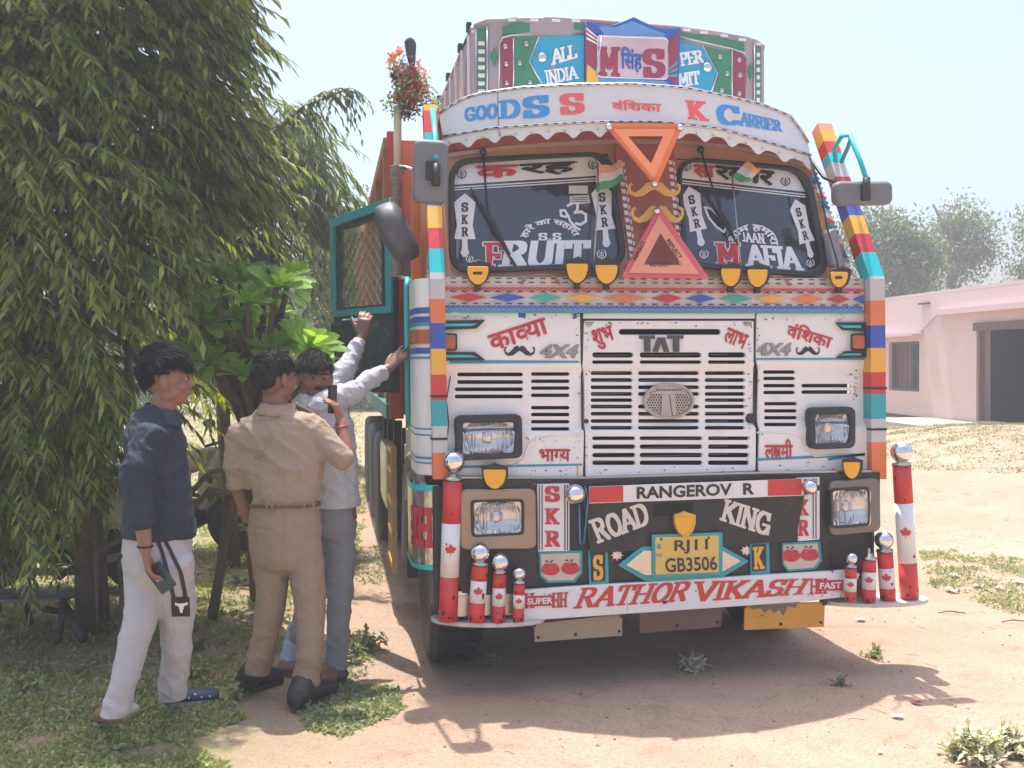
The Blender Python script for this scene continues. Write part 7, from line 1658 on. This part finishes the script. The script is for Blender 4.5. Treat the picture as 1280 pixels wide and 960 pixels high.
sl_(bm, [w3(400, 650, .05), w3(382, 750, .1), LA], [.06, .05, .038]); sl_(bm, [w3(422, 650), w3(424, 750), RA], [.06, .05, .038])
f1, g1 = G(352, 842), G(392, 848); f2, g2 = G(400, 862), G(428, 848); foot(bm, LA, f1, g1); foot(bm, RA, f2, g2); K('body', fuse(bm, .0062, 3), SK3)
bits(HP, fd, MATS['lip_brown']); hairk(hc+Vector((0, 0, .008)), fd, s=1.08, vol=1.08, n=5000, length=.045, low=-.0)
bm = bmesh.new(); limb(bm, [HP(-.024, .094, -.05), HP(0, .106, -.046), HP(.024, .094, -.05)], [.004, .005, .004], fd, 8); K('moustache', bm_mesh(bm), HAIRM)
bm = bmesh.new(); sl_(bm, [w3(393, 502), w3(398, 512), w3(408, 540), w3(416, 590), w3(420, 625), w3(420, 640)], [(.06, .07), (.13, .15), (.145, .15), (.13, .145), (.125, .14), (.12, .14)], _r)
sl_(bm, [w3(408, 515, .12), w3(428, 470, .24), w3(449, 427, .32)], [(.066, .07), (.058, .062), (.042, .046)]); sl_(bm, [w3(396, 510, -.10), w3(436, 492, -.01), w3(480, 464, .11)], [(.066, .068), (.058, .06), (.042, .044)])
sh = hem(wrinkle(fuse(bm, .009, 2), .011, 14, (.5, .1, .85), .4, 31), [(w3(420, 632), (0, 0, -1), .5), (w3(481, 463.5, .11), w3(480, 464, .11)-w3(436, 492, -.01), .1), (w3(450, 425.5, .32), w3(449, 427, .32)-w3(428, 470, .24), .1)]); K('shirt', sh, WSH); collar(w3(393, 503), WSH, K, .058, (-.01, 0))
bm = bmesh.new(); sl_(bm, [w3(419, 628), w3(418, 660)], [(.11, .125), (.115, .13)], _r); sl_(bm, [w3(424, 655), w3(425, 720), w3(423, 780), w3(420, 848, -.02)], [(.085, .09), (.072, .08), (.062, .07), (.055, .06)], _r); sl_(bm, [w3(408, 655, .05), w3(392, 740, .1), w3(372, 800, .12)], [(.085, .09), (.07, .078), (.06, .065)], _r)
tp = hem(wrinkle(fuse(bm, .009, 2), .009, 12, (.5, .1, 1), .35, 41), [(w3(420, 836, -.02), (0, 0, -1), .13)]); K('trousers', tp, GTR)
bm = bmesh.new(); sl_(bm, [w3(375, 785, .12), w3(364, 826, .12)], [(.066, .07), (.062, .066)]); K('trouser_cuff', wrinkle(fuse(bm, .009, 2), .005, 12, (0, 0, 1), .4, 51), DNM)
sole(f1, g1, M('sandal_dark', (.08, .07, .07), .6)); upper(f1, g1, MATS['sandal_dark'], .5, hh=.05); sole(f2, g2, MATS['sandal_dark']); upper(f2, g2, MATS['sandal_dark'], .5, hh=.05)

# ================================================================== THINGS FIXED LOOSELY ON THE TRUCK
# bamboo staff with rope, garland on its top
sy = .55; a_ = lambda x, y, yy=sy: AtY(x, y, yy)
st = thing('bamboo_staff', 'pale bamboo staff lashed upright with rope beside the left mirror', 'staff', a_(495, 340))
def own2(o, t_): o.parent = t_; o.matrix_parent_inverse = Matrix.Translation(t_.location).inverted(); return o
own2(tubeo('pole', [a_(495, 345), a_(494, 260), a_(497, 200), a_(497, 133)], [.018, .02, .022, .022], M('bamboo', (.62, .5, .33), .6, var=.15, dirt=.2), None, 10), st)
bm = bmesh.new(); L = [a_(495+1*sin(k*.2), 345-k*1.05) for k in range(130)]
for k in range(0, 130, 3): tube(bm, [L[k]+Vector((.026*cos(q), .026*sin(q), .006*q/6)) for q in np.linspace(0, 6.6, 9)], .006, 5)
own2(new('rope', bm_mesh(bm), M('grey_rope', (.3, .26, .23), .9, var=.3), None, True), st)
own2(tubeo('rope_end', [a_(491, 325), a_(493, 338), a_(503, 347), a_(515, 352), a_(522, 358)], .009, M('pale_rope', (.5, .42, .35), .9), None, 8), st)
gd = thing('garland', 'faded garland of pink and orange flowers with tinsel on top of the staff', 'garland', a_(510, 120))
def blob(px, py, r, k): return np.array([np.array(a_(px, py))+np.clip(RNG.normal(0, .62, 3), -1.1, 1.1)*[r, r*.8, r] for _ in range(k)])
for nm, cols_, pts_, sc_ in (('petal', leafmat('pink_petal', (.42, .04, .07), (.8, .22, .2), .3), [(508, 95, .06, 420), (520, 100, .05, 400), (512, 118, .06, 460), (525, 112, .04, 90), (500, 105, .04, 80), (517, 85, .035, 100)], .02),
                            ('petal', leafmat('orange_petal', (.75, .2, .12), (.9, .42, .25), .3), [(492, 70, .022, 50), (500, 64, .022, 50), (488, 76, .018, 30), (497, 122, .02, 40)], .026),
                            ('leaf', leafmat('tinsel_green', (.08, .16, .06), (.4, .45, .25), .3), [(505, 90, .07, 260), (515, 110, .08, 420), (495, 128, .06, 130), (530, 122, .07, 150), (540, 128, .05, 60), (505, 132, .06, 200)], .026),
                            ('petal', leafmat('dark_petal', (.1, .03, .04), (.2, .06, .07), .2), [(495, 96, .03, 60), (515, 130, .05, 70), (508, 138, .04, 90)], .03)):
    P = np.concatenate([blob(*q) for q in pts_]); k = len(P); L = rnd(k, .5, 1)*sc_; V, Fq = leaf_mesh(P, RNG.normal(0, 1, (k, 3)), RNG.normal(0, 1, (k, 3)), L, L*.3, .2, ((0, .4), (.5, 1.), (1., 0)), .3); own2(new(nm, np_mesh(V, Fq), cols_), gd)['kind'] = 'stuff'
bm = bmesh.new(); sl_(bm, [a_(516, 88), a_(514, 70), a_(513, 56), a_(510, 50)], [(.012, .012), (.026, .02), (.034, .02), (.026, .016)], _r); tag(new('cloth_bundle', fuse(bm, .006, 3), M('dark_grey_cloth', (.06, .06, .075), .8), None, True), 'dark grey cloth bundle on the tip of the garlanded staff', 'cloth')
# two small tricolour flags
FO, FWt, FG = M('flag_saffron', (.75, .38, .2), .8), M('flag_white', (.65, .62, .58), .8), M('flag_green', (.06, .3, .13), .8)
def flag(staff, corners, lab, lift):
    f = thing('flag', lab, 'flag', hit(*staff[-1], SWIN, lift)); own2(tubeo('flag_staff', [hit(x, y, SWIN, lift) for x, y in staff], .004, STEEL, None, 6), f)
    for k, (mt, nm) in enumerate(((FO, 'saffron_stripe'), (FWt, 'white_stripe'), (FG, 'green_stripe'))):
        V = []; Fq = []; N = 14
        for i in range(N+1):
            for j in range(4):
                u_, v_ = i/N, 1-(k+j/3)/3; x, y = bil(corners, u_, v_); p = hit(x, y, SWIN, lift); V.append(p+Vector((0, .02*sin(u_*7+v_*2)*u_, .012*sin(u_*9)*u_)))
        for i in range(N):
            for j in range(3): Fq.append((i*4+j, i*4+j+1, (i+1)*4+j+1, (i+1)*4+j))
        own2(new(nm, mesh(V, Fq), mt, None, True), f)
flag([(747, 205), (748, 240), (742, 335)], [(746, 208), (779, 203), (781, 227), (745, 240)], 'small tricolour flag hanging at the inner corner of the FRUIT pane', .09)
flag([(914, 208), (918, 250), (926, 330)], [(934, 201), (952, 214), (935, 230), (914, 222)], 'small folded tricolour flag in front of the MAFIA pane', .09)

# ================================================================== HAZE
hb_ = bpy.data.materials.new('haze_air'); hb_.use_nodes = True; n = hb_.node_tree; n.nodes.remove(n.nodes['Principled BSDF']); v = n.nodes.new('ShaderNodeVolumePrincipled')
v.inputs['Color'].default_value = (.93, .95, 1, 1); v.inputs['Density'].default_value = .0068; v.inputs['Anisotropy'].default_value = .2; n.links.new(v.outputs[0], n.nodes['Material Output'].inputs['Volume'])
tag(boxo('haze', (0, 15, 3.0), (90, 90, 9), hb_), kind='stuff')
